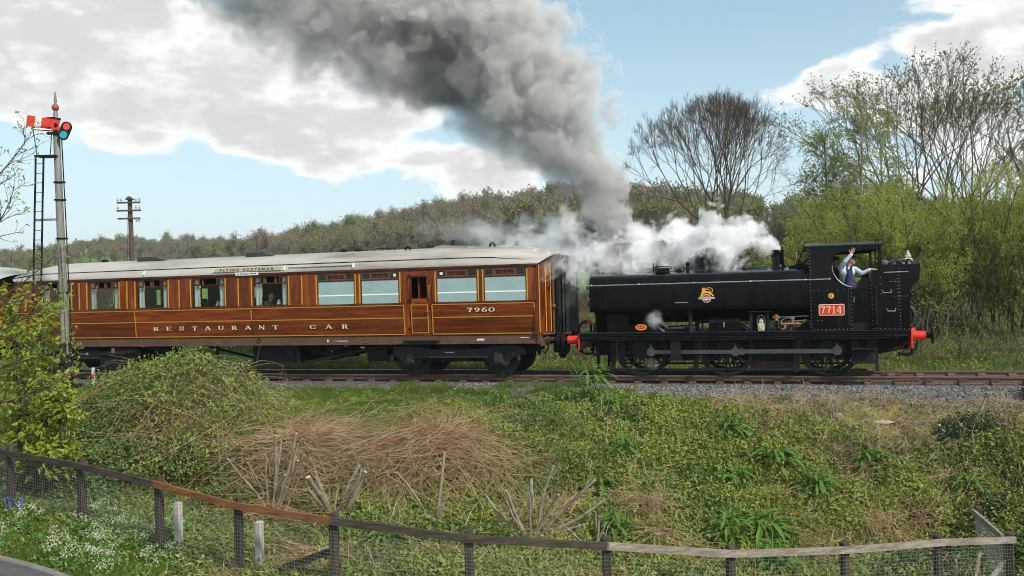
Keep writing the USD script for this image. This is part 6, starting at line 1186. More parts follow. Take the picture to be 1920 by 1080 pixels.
tree('birch_tree', 'shorter leafy birch between the tall birch and the budding tree', 5.2, 22.5, 9.0, 5.0, 17, 'birch')
tree('budding_tree', 'tallest tree with dark opening buds right of the birches', 8.0, 31.0, 14.2, 7.6, 25, 'budding')
tree('budding_tree', 'broad budding tree against white cloud near the right edge', 12.9, 32.2, 13.6, 8.0, 26, 'budding')
tree('budding_tree', 'slender budding tree between two broader ones', 10.9, 36.0, 13.4, 5.2, 27, 'budding')
tree('budding_tree', 'lower budding tree cut by the right edge of the view', 17.0, 39.5, 10.5, 7.0, 28, 'budding')
tree('willow_bush', 'yellow green willow bush behind the bunker', 3.8, 11.6, 5.9, 3.8, 35, 'willow', 'bush')
tree('willow_bush', 'yellow green willow bush right of the bunker with bare lower stems', 5.5, 11.0, 6.2, 4.0, 36, 'willow', 'bush')
tree('willow_bush', 'tall bright yellow green willow bush near the right edge', 7.6, 13.0, 6.6, 4.2, 37, 'willow', 'bush')
tree('willow_bush', 'rightmost yellow green willow bush', 9.2, 12.0, 5.6, 3.8, 38, 'willow', 'bush')
tree('willow_bush', 'green willow bush behind the cab', 1.6, 14.0, 5.4, 3.9, 39, 'willow', 'bush')
def scrub(name, label, x, y, h, w, seed, n=60, leafy=0):
    r = np.random.default_rng(seed); gz = float(ground(x, y)); t = thing(name, label, 'bush', (x, y, gz - .05))
    st = lines(r, r.normal(size=(n, 3)) * [w * .35, w * .2, 0], np.c_[r.normal(size=(n, 2)) * .55, np.ones(n)], h * r.uniform(.5, 1.1, n), 6, .10, .04)
    lv = grow(r, st, np.full(n, .010), [dict(n=7, t=(.15, 1), ang=.7, len=(h * .4, h * .25), wig=.14, up=.02, rf=.6, rmin=.004, k=4)], 6)
    b = MB(); [b.add(tubes(P, R, 3)) for P, R in lv]; part('stems', b, M['twig'], t, kind='stuff')
    if leafy:
        p, d = along(r, lv[1][0], leafy, .2, 1); part('leaves', MB().add(leaves(p, unit(d + rand_dirs(r, len(p))), rand_dirs(r, len(p), .4), .05 * r.uniform(.6, 1.4, len(p)), .035)), M['leaf_birch'], t, kind='stuff')
scrub('scrub_bush', 'bare twiggy scrub seen through the gap between carriage and engine', -7.2, 6.5, 1.7, 3.4, 51, 70, 2)
scrub('scrub_bush', 'low tangled scrub behind the front buffers of the engine', -4.6, 5.2, 1.2, 2.6, 52, 60, 3)
scrub('scrub_bush', 'tangled bare stems under the willow bushes right of the bunker', 6.4, 6.5, 1.8, 4.8, 53, 90, 3)
scrub('scrub_bush', 'low bare scrub at the right end of the line', 10.0, 6.0, 1.6, 3.8, 54, 70, 3)
scrub('scrub_bush', 'low scrub beyond the rails below the bunker', 3.2, 5.5, 1.1, 3.0, 55, 60, 4)
scrub('scrub_bush', 'green brown scrub glimpsed under the carriage bogie', -10.5, 6.0, .9, 4.0, 56, 60, 4)
scrub('scrub_bush', 'low scrub glimpsed behind the driving wheels', -1.2, 5.5, .9, 4.0, 57, 60, 4)
# ------------------------------------------------------------------ trees on the near left
def near_bare(x, y, seed):
    r = np.random.default_rng(seed); gz = float(ground(x, y)); t = thing('bare_sapling', 'bare branches with opening buds reaching in at the left edge', 'tree', (x, y, gz))
    tr = lines(r, np.zeros((1, 3)), np.array([[.04, 0, 1.0]]), 6.8, 8, .03, .05)
    p0 = np.array([[.05, 0, z] for z in (1.9, 2.35, 2.9, 3.5, 4.3, 5.0)]); d0 = np.array([[1, .2, .10], [1, .3, .35], [1, .1, .50], [1, .3, .30], [1, .15, .55], [.9, .3, .9]])
    limbs = lines(r, p0, d0, np.array([1.55, 1.75, 1.75, 1.6, 1.5, 1.6]), 7, .10, .03)
    R1 = np.linspace(.022, .006, 7)[None].repeat(6, 0)
    lv = grow(r, limbs, np.full(6, .020), [dict(n=10, t=(.15, 1), ang=.6, len=(.6, .40), wig=.16, up=.06, rf=.6, rmin=.0055, k=5), dict(n=5, t=(.2, 1), ang=.7, len=(.22, .15), wig=.2, up=.12, rf=.7, rmin=.0035, k=4)], 7)
    part('trunk', MB().add(tubes(tr, np.linspace(.09, .04, 8)[None], 10)), M['bark'], t, True)
    b = MB(); [b.add(tubes(P, R, 4)) for P, R in lv]; c = part('branches', b, M['twig'], t, True)
    tips = lv[2][0][:, -1]; n = len(tips); pp = np.repeat(tips, 3, 0); part('buds', MB().add(leaves(pp, rand_dirs(r, len(pp), .5), rand_dirs(r, len(pp)), .042 * r.uniform(.5, 1.5, len(pp)), .026)), M['leaf_sapling'], c, kind='stuff')
near_bare(-12.55, -13.75, 62)
def leafy_sapling(x, y, h, seed, label, lean=(.0, 0), nb=22, wid=.8, leafn=9):
    r = np.random.default_rng(seed); gz = float(ground(x, y)) - .05; t = thing('leafy_sapling', label, 'tree', (x, y, gz))
    st = lines(r, r.normal(size=(3, 3)) * [.10, .10, 0], np.array([[lean[0], lean[1], 1.0], [lean[0] + .18, 0, 1], [lean[0] - .15, .1, 1]]), h * np.array([.95, .85, .8]), 9, .05, .05)
    lv = grow(r, st, [.028, .022, .022], [dict(n=nb, t=(.15, .98), ang=.75, len=(wid, wid * .5), wig=.10, up=.10, rf=.5, rmin=.006, k=6), dict(n=3, t=(.3, .95), ang=.7, len=(wid * .4, wid * .3), wig=.12, up=.05, rf=.6, rmin=.0035, k=4)], 7)
    part('trunk', MB().add(tubes(*lv[0], 7)), M['bark'], t, True); b = MB(); [b.add(tubes(P, R, 4)) for P, R in lv[1:]]; c = part('branches', b, M['twig'], t, True)
    p1, d1 = along(r, lv[1][0], leafn, .25, 1); p2, d2 = along(r, lv[2][0], leafn // 2, .2, 1); p, d = np.vstack([p1, p2]), np.vstack([d1, d2])
    dd = unit(d * .6 + rand_dirs(r, len(p), -.5)); part('leaves', MB().add(leaves(p, dd, unit(np.cross(dd, rand_dirs(r, len(p)))) + [0, 0, .7], .14 * r.uniform(.55, 1.25, len(p)), .075 * r.uniform(.7, 1.3, len(p)), .18, .22)), M['leaf_sapling'], c, kind='stuff')
leafy_sapling(-12.72, -12.40, 3.8, 71, 'young tree with fresh green leaves in front of the signal post', (.08, 0), 18, .80, 7)
leafy_sapling(-13.35, -12.0, 3.9, 72, 'young leafy tree cut by the left edge of the view', (.05, 0), 20, .85, 8)
leafy_sapling(-12.3, -12.6, 2.0, 73, 'low leafy young growth at the foot of the signal', (.20, 0), 20, .70, 11)
# ------------------------------------------------------------------ low growth on the bank
rng = np.random.default_rng(303)
def clump(seed, n, rad, hgt, ln, wd, up=.5, fold=.2):
    r = np.random.default_rng(seed); a = r.uniform(0, 6.28, n); q = rad * np.sqrt(r.random(n)); p = np.stack([q * np.cos(a), q * np.sin(a), hgt * (1 - (q / rad) ** 2) * r.uniform(.1, 1.0, n)], 1)
    d = unit(np.stack([np.cos(a), np.sin(a), np.full(n, .2)], 1) * r.uniform(.2, 1, (n, 1)) + rand_dirs(r, n, .2) * .8); return leaves(p, d, rand_dirs(r, n, up * 2), ln * r.uniform(.6, 1.4, n), wd * r.uniform(.7, 1.3, n), fold)
def tuft(seed, n, h, rad=.05, w=.006, lean=.5):
    r = np.random.default_rng(seed); p = np.c_[r.normal(size=(n, 2)) * rad, np.zeros(n)]; d = np.c_[r.normal(size=(n, 2)) * lean, np.ones(n)]
    P = lines(r, p, d, h * r.uniform(.5, 1.2, n), 3, .12, 0, .5); return tubes(P, np.array([[w, w * .8, w * .1]]).repeat(n, 0) * .5, 3)
def sticks(seed, n, ln, rad, wig=.3, up=.1):
    r = np.random.default_rng(seed); p = np.c_[r.normal(size=(n, 2)) * ln * .4, r.uniform(.0, .10, n)]; d = np.c_[r.normal(size=(n, 2)), r.normal(size=n) * .25 + up]
    return tubes(lines(r, p, d, ln * r.uniform(.5, 1.3, n), 4, wig, -.02), np.full((n, 4), rad) * np.array([[1, .9, .75, .5]]), 3)
def region(n, x0, x1, y0, y1, test, dens=None):
    x = rng.uniform(x0, x1, n); y = rng.uniform(y0, y1, n); k = test(x, y)
    if dens is not None: k &= rng.random(n) < dens(x, y)
    return x[k], y[k]
def fence_y(x): return np.interp(x, [q[0] for q in FENCE[:12]], [q[1] for q in FENCE[:12]])
def patch(x, y, s, seed, lo, hi): return np.clip((meshkit.fbm(np.stack([x, y, 0 * x], -1) / s, 3, seed) - lo) / (hi - lo), 0, 1)
def put(name, protos, x, y, sc, label, dz=0.0, tilt=True):
    z = ground(x, y) + dz; scatter(name, protos, np.stack([x, y, z], 1), rng.uniform(0, 6.28, len(x)), rng.uniform(sc[0], sc[1], len(x)), label, which=rng.integers(0, len(protos), len(x)), tilt=unit(normal(x, y) + [0, 0, .6]) if tilt else None)
def crest(x): return np.interp(x, [-9, -6, -4, -1, 1, 3, 6], [-6.4, -4.9, -4.6, -4.8, -5.4, -5.7, -5.2])
# trailing cover over the bank
bank = lambda x, y: (y < crest(x) + rng.normal(size=len(x)) * .25) & (y > fence_y(np.clip(x, -14, 3.1)) - .3)
x, y = region(19000, -7.8, 7, -15, -3.8, bank, lambda x, y: .07 + .93 * patch(x, y, 1.1, 4, .40, .54))
put('ground_cover', [(clump(500 + k, 46, .22, .24, .070, .042), M['leaf_cover']) for k in range(4)], x, y, (.7, 1.35), 'low olive green trailing plants covering the bank')
x, y = region(3000, -14.5, -7.4, -14.6, -9.8, lambda x, y: y > fence_y(x) - .2)
put('hollow_cover', [(clump(510 + k, 44, .21, .18, .058, .040), M['leaf_cover'] if k < 2 else M['leaf_bramble']) for k in range(4)], x, y, (.7, 1.3), 'mixed low leaves between the fence and the thicket')
x, y = region(8000, -7.5, 6.5, -14.5, -4.2, bank, lambda x, y: patch(x, y, 1.7, 8, .50, .56))
x2, y2 = region(4200, -7.8, 7, -14.5, -3.8, bank, lambda x, y: patch(x, y, 1.0, 19, .47, .60)); put('pale_cover', [(clump(530 + k, 50, .20, .12, .050, .030), M['leaf_pale']) for k in range(3)], x2, y2, (.7, 1.3), 'yellowish moss and pale trailing plants in patches on the bank')
put('bramble_cover', [(clump(520 + k, 40, .24, .22, .066, .045), M['leaf_bramble']) for k in range(3)], x, y, (.7, 1.3), 'dark bramble leaves creeping over the bank')
x, y = region(1700, -7.8, 7, -15, -3.8, bank, lambda x, y: patch(x, y, .9, 14, .50, .62))
put('dead_stems', [(sticks(540 + k, 16, .34, .0042), M['cane']) for k in range(4)], x, y, (.6, 1.4), 'dry straw coloured stems lying over the bank', .05)
# grass of the open slope and of the verge
gr = lambda x, y: (y < -2.3) & (y > np.interp(x, [-16, -11, -8, -6, -4], [-9.5, -9, -8.6, -6.2, -4.6]) + rng.normal(size=len(x)) * .3)
x, y = region(15000, -26, -3.5, -10, -1.9, gr)
put('slope_grass', [(tuft(560 + k, 16, .085, .07, .008, .5), M['grass']) for k in range(4)], x, y, (.6, 1.5), 'short bright green grass on the slope below the track')
x, y = region(2200, -10.5, -4.5, -3.4, -1.45, lambda x, y: rng.random(len(x)) < .6, lambda x, y: patch(x, y, .6, 31, .5, .6))
put('track_side_grass', [(tuft(570 + k, 18, .20, .06, .007, .4), M['grass']) for k in range(3)], x, y, (.5, 1.3), 'grass tufts growing along the edge of the ballast')
x, y = region(3800, -7, 9, -5.6, -3.3, lambda x, y: y > crest(x) - .3, lambda x, y: patch(x, y, .8, 33, .42, .58))
put('strip_grass', [(tuft(580 + k, 14, .06, .06, .007, .6), M['grass'] if k < 2 else M['straw']) for k in range(3)], x, y, (.6, 1.5), 'thin yellowish grass along the head of the bank')
fg = lambda x, y: (y < fence_y(np.clip(x, -14, 3.1)) + .7) & (np.hypot(x - EYE[0], y - EYE[1]) > 6.5) & (y > np.interp(x, kp[:, 0], kp[:, 1]) + .12)
x, y = region(11000, -14, 5, -19, -9, fg)
put('verge_grass', [(tuft(590 + k, 18, .17, .08, .006, .55), M['grass']) for k in range(4)], x, y, (.5, 1.4), 'rough grass along the foot of the fence')
x, y = region(6500, -14, 5, -18, -9, fg, lambda x, y: .3 + .7 * patch(x, y, .9, 41, .42, .58))
put('verge_weeds', [(clump(600 + k, 34, .16, .13, .050, .038), M['leaf_plant'] if k < 2 else M['leaf_cover']) for k in range(4)], x, y, (.6, 1.3), 'low green weeds in front of the fence')
x, y = region(1700, -8, 4, -18, -9.5, fg, lambda x, y: patch(x, y, .8, 44, .48, .6))
put('verge_straw', [(sticks(610 + k, 12, .30, .0035), M['cane'] if k else M['cane_red']) for k in range(3)], x, y, (.6, 1.4), 'dry fallen stems along the foot of the fence', .04)
x, y = region(5200, -7.8, 7, -14.5, -3.8, bank, lambda x, y: patch(x, y, .8, 23, .50, .60))
put('bank_grass', [(tuft(575 + k, 20, .22, .09, .007, .5), M['grass'] if k < 3 else M['straw']) for k in range(4)], x, y, (.6, 1.5), 'tufts of longer grass among the plants on the bank')
x, y = region(2600, -1.5, 7.5, -6.2, -3.2, lambda x, y: y > crest(x) - .5)
scatter('strip_stones', [(stone(.030), M['stone']) for _ in range(3)], np.stack([x, y, ground(x, y) + .006], 1), rng.uniform(0, 6.28, len(x)), rng.uniform(.4, 1.3, len(x)), 'loose pale stones on the mossy strip at the head of the bank')
x, y = region(900, -1.5, 7, -6.4, -3.6, lambda x, y: y > crest(x) - .6)
put('strip_litter', [(sticks(585 + k, 8, .22, .0035), M['cane']) for k in range(2)], x, y, (.5, 1.4), 'short dead twigs on the mossy strip', .02)
# flowers
def flower_head(seed, n=9, rad=.035, s=.016, h=.22):
    r = np.random.default_rng(seed); p = np.c_[r.normal(size=(n, 2)) * rad, h + r.normal(size=n) * .02]; d = rand_dirs(r, n * 3, .3); return leaves(np.repeat(p, 3, 0), d, rand_dirs(r, n * 3, 2), s, s * .8)
wf = lambda x, y: fg(x, y) & (x < -6.6)
x, y = region(2500, -14, -6, -17, -12.4, wf, lambda x, y: patch(x, y, .6, 51, .43, .58) * np.clip((-6.8 - x) / 2.2, .12, 1))
put('white_flowers', [(flower_head(620 + k), M['petal']) for k in range(3)], x, y, (.6, 1.25), 'small white flowers among the weeds in the near left corner', 0, False)
put('flower_foliage', [(clump(630 + k, 40, .15, .22, .055, .042, .6), M['leaf_plant']) for k in range(3)], x, y, (.7, 1.2), 'fresh green leaves under the white flowers')
x, y = region(800, -18, -5.5, -6.2, -2.8, gr, lambda x, y: patch(x, y, .5, 55, .56, .62))
put('daisies', [(flower_head(640 + k, 4, .03, .018, .07), M['petal']) for k in range(2)], x, y, (.6, 1.2), 'patches of small white daisies on the grass slope', 0, False)
def bluebell(x, y, lab, h=.36, seed=1):
    r = np.random.default_rng(seed); t = thing('bluebell', lab, 'flower', (x, y, float(ground(x, y))))
    P = lines(r, r.normal(size=(3, 3)) * [.03, .03, 0], np.c_[r.normal(size=(3, 2)) * .12, np.ones(3)], h, 5, .06, 0); part('stem', MB().add(tubes(P, np.full((3, 5), .004), 4)), M['leaf_plant'], t)
    p, d = along(r, P, 10, .55, 1); part('bell', MB().add(leaves(np.repeat(p, 3, 0), rand_dirs(r, len(p) * 3, -.4), rand_dirs(r, len(p) * 3), .034, .022)), M['bluebell'], t, kind='stuff')
bluebell(-11.95, -13.60, 'blue bell flowers at the left end of the fence', .44, 1); bluebell(-11.68, -13.62, 'smaller blue bell flower right of the first one', .40, 2)
# broad leaved plants
def plant_proto(seed, n=70, h=.42, w=.34, ln=.17, wd=.05):
    r = np.random.default_rng(seed); path = f'/World/Looks/leafy_plant_{seed}'; UsdGeom.Xform.Define(stage, path); stage.GetPrimAtPath(path).SetSpecifier(Sdf.SpecifierClass)
    for k in range(n):
        a = r.uniform(0, 6.28); q = r.uniform(.0, .6) * w; z = h * r.uniform(.15, 1.0) * (1 - .5 * (q / w)); p = np.array([q * math.cos(a), q * math.sin(a), z]); d = np.array([math.cos(a), math.sin(a), r.uniform(-.25, .75)]); d /= np.linalg.norm(d)
        l_ = ln * r.uniform(.6, 1.3); s = np.cross(d, [0, 0, 1.0]); s /= np.linalg.norm(s); u = np.cross(s, d); W = wd * r.uniform(.7, 1.2); V = []
        for t, ww in ((0, .12), (.25, .75), (.55, 1.0), (.8, .6), (1.0, .02)):
            c = p + d * l_ * t - np.array([0, 0, 1]) * l_ * .45 * t * t; V += [c - s * W * ww / 2 + u * W * .18 * ww, c, c + s * W * ww / 2 + u * W * .18 * ww]
        F = [f for i in range(4) for f in ((3 * i, 3 * i + 1, 3 * i + 4), (3 * i, 3 * i + 4, 3 * i + 3), (3 * i + 1, 3 * i + 2, 3 * i + 5), (3 * i + 1, 3 * i + 5, 3 * i + 4))]
        part('leaf', MB().add((np.array(V), np.array(F))), M['leaf_plant'], path)
    st = lines(r, r.normal(size=(7, 3)) * [w * .2, w * .2, 0], np.c_[r.normal(size=(7, 2)) * .3, np.ones(7)], h * 1.05, 4, .06, 0); part('stem', MB().add(tubes(st, np.full((7, 4), .006), 4)), M['leaf_plant'], path, kind='stuff')
    return path
PL = [plant_proto(1), plant_proto(2, 80, .55, .30), plant_proto(3, 64, .30, .40, .22, .06)]
for (x, y, s, k, lab) in [(-4.35, -4.05, 1.35, 1, 'tall bright green leafy plant at the head of the bank below the front buffer'), (-4.9, -4.5, .9, 0, 'leafy plant just left of the tallest one on the bank'), (-3.7, -5.3, 1.0, 0, 'leafy plant below and right of the tallest one'), (-6.4, -5.2, .85, 1, 'pale upright leafy plant above the dead cane heap'),
        (-1.05, -6.0, 1.15, 0, 'broad leafy plant in the upper middle of the bank'), (-.15, -6.9, 1.2, 2, 'spreading leafy plant below the upper middle one'), (-.9, -7.6, 1.0, 2, 'leafy plant with drooping leaves in the middle of the bank'), (.55, -7.6, 1.0, 0, 'dark green leafy plant low on the right of the bank'), (-.35, -9.3, 1.2, 2, 'leafy plant low on the bank above the fence'), (-.2, -10.6, 1.15, 0, 'large leafy plant right behind the fence rail'), (-.9, -9.9, 1.0, 1, 'upright leafy plant just above the fence rail'),
        (1.55, -6.1, .9, 2, 'small leafy plant under the bare stump on the right'), (-3.05, -7.2, 1.0, 0, 'leafy plant on the left of the green bank'), (-3.3, -8.6, .9, 2, 'low leafy plant beside the splayed cut stump'), (-7.75, -8.3, 1.1, 2, 'dark green plant in the hollow between the two cane heaps'), (-7.1, -9.0, .9, 0, 'leafy plant behind the short thick stump'), (-5.85, -12.6, .8, 2, 'leafy plant between the fence and the stumps'), (-2.6, -10.9, .9, 1, 'leafy shoots growing beside the clustered stump'), (-1.2, -12.4, .9, 0, 'leafy plant pushing through the wire mesh'), (3.3, -6.5, .8, 2, 'leafy plant among the ivy')]:
    copy_of(PL[k], 'leafy_plant', lab, 'plant', (x, y, float(ground(x, y)) - .03), rng.uniform(0, 360), None, s * 1.4)
# bramble thicket and heaps of dead canes
def cane_heap(path, cx, cy, rx, ry, h, n, seed, mats, ratio=.5, thick=.0055, name='canes', droop=1.0):
    r = np.random.default_rng(seed); b = [MB(), MB()]; n0 = int(n * ratio)
    for i, m in enumerate((n0, n - n0)):
        a = r.uniform(0, 6.28, m); s = r.uniform(.0, .8, m) * np.where(r.random(m) < .5, 1, .4); e = s + r.uniform(.25, .95, m) * np.where(r.random(m) < .3, -1, 1); side = r.normal(size=m) * 1.1; t = np.linspace(0, 1, 8)[None]
        q = s[:, None] + (e - s)[:, None] * t; ang = a[:, None] + side[:, None] * t; x = rx * q * np.cos(ang); y = ry * q * np.sin(ang)
        top = h * np.clip(1 - (q / 1.12) ** 2, 0, 1) ** .7; lift = np.sin(t * math.pi) * r.uniform(.0, .22, m)[:, None]
        z = top * r.uniform(.35, 1.06, m)[:, None] + lift * h * .6 + .03
        P = np.stack([x, y, z], -1) + np.cumsum(np.cumsum(r.normal(size=(m, 8, 3)) * .036, 1), 1); P[..., 2] = np.clip(P[..., 2], .02, h * (1.02 + .3 * r.random((m, 1)) ** 3)); P[..., :2] = np.clip(P[..., :2], [-1.25 * rx, -1.25 * ry], [1.25 * rx, 1.15 * ry])
        g_ = ground(cx + P[..., 0], cy + P[..., 1]); P = P + [cx, cy, 0]; P[..., 2] += g_
        b[i].add(tubes(P, (thick * r.uniform(.5, 1.3, m))[:, None] * np.linspace(1, .5, 8)[None], 3))
    for i in (0, 1): part(name, b[i], M[mats[i]], path, True, kind='stuff')
def dome_leaves(path, cx, cy, rx, ry, h, n, seed, mat, test=None, ln=.062, wd=.045, depth=.5):
    r = np.random.default_rng(seed); a = r.uniform(0, 6.28, n); q = np.sqrt(r.random(n)); x = rx * q * np.cos(a); y = ry * q * np.sin(a); zt = h * np.clip(1 - (q / 1.05) ** 2.2, 0, 1) ** .75
    z = zt * (1 - depth * r.random(n) ** 2) + r.normal(size=n) * .05; nn = meshkit.fbm(np.stack([x, y, z], 1) * 1.6, 3, seed); k = nn > .44
    if test is not None: k &= test(x + cx, y + cy, r)
    x, y, z, a = x[k], y[k], z[k] + .75 * (nn[k] - .5), a[k]; m = len(x); P = np.stack([x + cx, y + cy, np.maximum(z, .03) + ground(x + cx, y + cy)], 1)
    d = unit(np.stack([np.cos(a), np.sin(a), 0 * a], 1) * .5 + rand_dirs(r, m)); part('leaves', MB().add(leaves(P, d, unit(rand_dirs(r, m) + np.stack([np.cos(a) * .6, np.sin(a) * .6, 1 + 0 * a], 1)), ln * r.uniform(.6, 1.5, m), wd * r.uniform(.7, 1.3, m))), M[mat], path, kind='stuff')
BT = thing('bramble_thicket', 'large tangled bramble thicket with dull green leaves in front of the carriage', 'bramble')
cane_heap(BT, -11.6, -9.9, 2.5, 1.9, 1.95, 520, 81, ('cane', 'cane_red'), .7, .006)
cane_heap(BT, -12.9, -10.8, 1.7, 1.5, 1.15, 240, 82, ('cane', 'cane_red'), .7, .006)
dome_leaves(BT, -11.8, -9.9, 2.7, 2.0, 2.2, 17000, 83, 'leaf_bramble', lambda x, y, r: r.random(len(x)) < np.clip(.75 - (x + 10.6) * .35, .12, 1)); dome_leaves(BT, -11.5, -9.9, 2.6, 2.0, 2.25, 7000, 183, 'leaf_cover'); dome_leaves(BT, -13.0, -10.9, 1.8, 1.6, 1.35, 9000, 84, 'leaf_bramble'); dome_leaves(BT, -11.3, -11.6, 2.0, 1.1, .95, 9000, 184, 'leaf_bramble'); dome_leaves(BT, -12.0, -9.6, 2.3, 1.7, 2.05, 5000, 185, 'leaf_sapling', None, .05, .03, .1)
r = np.random.default_rng(85); p0 = np.c_[r.uniform(-13.4, -9.4, 70), r.uniform(-10.8, -8.8, 70)]; hz = ground(p0[:, 0], p0[:, 1]) + 1.1 * np.clip(1 - ((p0[:, 0] + 11.6) / 2.6) ** 2, .2, 1)
st = lines(r, np.c_[p0, hz], np.c_[r.normal(size=(70, 2)) * .5, np.ones(70)], r.uniform(.5, 1.15, 70), 6, .12, .0, .25); part('shoots', MB().add(tubes(st, np.full((70, 6), .006) * np.linspace(1, .4, 6), 4)), M['cane'], BT, True, kind='stuff')
p, d = along(r, st, 20, .35, 1); part('shoot_leaves', MB().add(leaves(p, unit(d + rand_dirs(r, len(p))), rand_dirs(r, len(p), .5), .062 * r.uniform(.6, 1.3, len(p)), .042)), M['leaf_sapling'], BT, kind='stuff')
p0 = np.c_[r.uniform(-13.6, -9.2, 190), r.uniform(-11.2, -8.8, 190)]; hz = ground(p0[:, 0], p0[:, 1]) + .95 * np.clip(1 - ((p0[:, 0] + 11.6) / 2.9) ** 2, .2, 1)
st = lines(r, np.c_[p0, hz], np.c_[r.normal(size=(190, 2)) * .7, np.ones(190)], r.uniform(.4, 1.25, 190), 6, .16, .0, .2); part('dead_stems', MB().add(tubes(st, np.full((190, 6), .0055) * np.linspace(1, .4, 6), 4)), M['cane'], BT, True, kind='stuff')
CH = thing('dead_cane_heap', 'heap of pale dead canes spilling from the right side of the green thicket', 'bramble')
cane_heap(CH, -8.8, -9.9, 1.9, 1.6, .92, 1250, 86, ('cane', 'cane_red'), .78, .0058)
dome_leaves(CH, -9.2, -9.9, 1.9, 1.6, .92, 3000, 87, 'leaf_bramble'); dome_leaves(CH, -8.2, -10.2, 1.2, 1.3, .8, 1200, 187, 'leaf_cover')
CH2 = thing('dead_cane_heap', 'rounded mound of reddish dead canes in the middle of the bank', 'bramble')
cane_heap(CH2, -6.15, -9.4, 1.75, 1.6, .90, 1350, 88, ('cane', 'cane_red'), .68, .0058)
dome_leaves(CH2, -6.3, -9.1, 1.4, 1.5, .92, 3600, 189, 'leaf_cover'); dome_leaves(CH2, -5.6, -8.8, 1.5, 1.4, .88, 4200, 89, 'leaf_cover', lambda x, y, r: (x > -6.3) | (r.random(len(x)) < .2)); dome_leaves(CH2, -4.6, -8.0, 1.5, 1.5, .70, 4500, 90, 'leaf_bramble')
for i, (x, y, rx, ry, h, n) in enumerate([(-2.3, -9.6, .9, .9, .35, 120), (-1.9, -10.7, .7, .6, .30, 90), (-.3, -5.6, 1.0, .6, .25, 80), (1.7, -8.2, .8, .8, .32, 100), (2.4, -7.4, .7, .6, .3, 70), (-4.6, -12.4, 1.1, .6, .22, 110), (-6.6, -13.2, 1.2, .5, .2, 120), (-3.0, -12.5, .9, .5, .2, 90), (.6, -9.6, .7, .6, .26, 70), (-7.9, -12.2, 1.0, .8, .35, 140)]):
    TC = thing('fallen_canes', ['tangle of reddish fallen stems low on the bank right of the splayed stump', 'pale fallen stems just above the middle of the fence', 'thin dead stems near the head of the bank under the engine', 'straggling dead stems above the ivy on the right', 'pale dead stems beside the ivy near the fence corner', 'dead stems lying in front of the splayed cut stump', 'dead stems lying below the short thick stump', 'dead stems lying under the clustered stump', 'scattered dead stems left of the fence corner', 'dead stems spilling below the tall pale sheaf of cut stems'][i], 'canes')
    cane_heap(TC, x, y, rx, ry, h, n, 400 + i, ('cane', 'cane_red'), .6, .0052)
# cut stumps
def stump(x, y, stems, lab, seed, rad=.035):
    rad *= .74
    r = np.random.default_rng(seed); gz = float(ground(x, y)); t = thing('cut_stump', lab, 'stump', (x, y, gz)); part('stool', MB().add(trimesh.convex.convex_hull(unit(r.normal(size=(40, 3))) * [.13, .12, .12])), M['cut_wood'], t, True)
    for (dx, dz, l, k) in stems:
        d = np.array([dx * .956 + r.normal() * .08, dx * .294 + r.normal() * .25, dz]); P = lines(r, np.array([[dx * .12, r.normal() * .06, .02]]), d[None], l, 6, .11, .02)[0]; R = rad * k * np.linspace(1.1, .82, 6)
        s_ = part('stem', MB().tube(P, R, 9), M['cut_wood'], t, True); e = unit(P[-1] - P[-2]); part('cut_end', MB().tube([P[-1] + e * .001, P[-1] + e * .006], [R[-1] * .96, R[-1] * .96], 9), M['sawn'], s_)
        if l > .5 and r.random() < .6:
            q = P[4]; dd = unit(e + rand_dirs(r, 1)[0] * .9); part('stem', MB().tube([q, q + dd * .10, q + dd * .22], [R[4] * .55, R[4] * .5, R[4] * .45], 7), M['cut_wood'], t, True)
stump(-8.25, -11.75, [(-.55, 1, 1.1, .7), (-.42, 1, .95, .6), (-.34, 1, 1.3, .9), (-.2, 1, 1.35, .9), (-.1, 1, .9, .7), (-.02, 1, 1.1, .8), (.05, 1, 1.2, .9), (.14, 1, 1.4, 1), (.2, 1, 1.15, .8), (.28, 1, 1.5, 1.1), (.36, 1, 1.3, .9), (.5, 1, 1.0, .6)], 'tall pale sheaf of cut stems at the edge of the dead canes', 91, .034)
stump(-7.2, -11.6, [(-.55, .8, .65, 1.0), (-.28, 1, .85, 1.1), (-.15, 1, 1.0, 1.5), (.12, 1, 1.1, 1.0), (.30, 1, .95, 1.0), (.05, 1, .55, .8), (.85, .9, .90, 1.3), (.38, 1, .8, .9)], 'stump of short thick cut stems behind the brown rail', 92, .042)
stump(-5.45, -11.6, [(-.12, 1, 1.15, .8), (.02, 1, 1.25, 1.0), (.28, 1, .65, .5), (.2, 1, .55, .5)], 'two slim upright cut stems in front of the cane mound', 93, .036)
stump(-3.95, -11.1, [(-1.0, .75, .95, .8), (-.5, 1, .7, .7), (-.25, 1, .85, 1.0), (-.12, 1, 1.05, 1.2), (.12, 1, .75, .7), (.5, 1, 1.25, .9), (.9, .85, 1.35, 1.0), (1.15, .75, 1.25, .9), (1.35, .55, .8, .7), (.7, 1, .9, .7)], 'splayed cut stump with long angled stems', 94, .042)
stump(-2.85, -11.4, [(-.3, 1, .5, .6), (-.15, 1, .6, .7), (0, 1, .65, .7), (.12, 1, .55, .6), (.25, 1, .7, .7), (.4, 1, .5, .5)], 'low clustered stump with fresh shoots near the fence', 95, .036)
stump(1.1, -4.9, [(-.6, .8, .28, .8), (-.3, 1, .34, 1.0), (0, 1, .38, 1.0), (.3, 1, .36, .9), (.6, .8, .3, .8)], 'small pale cut stump at the head of the bank', 96, .022)
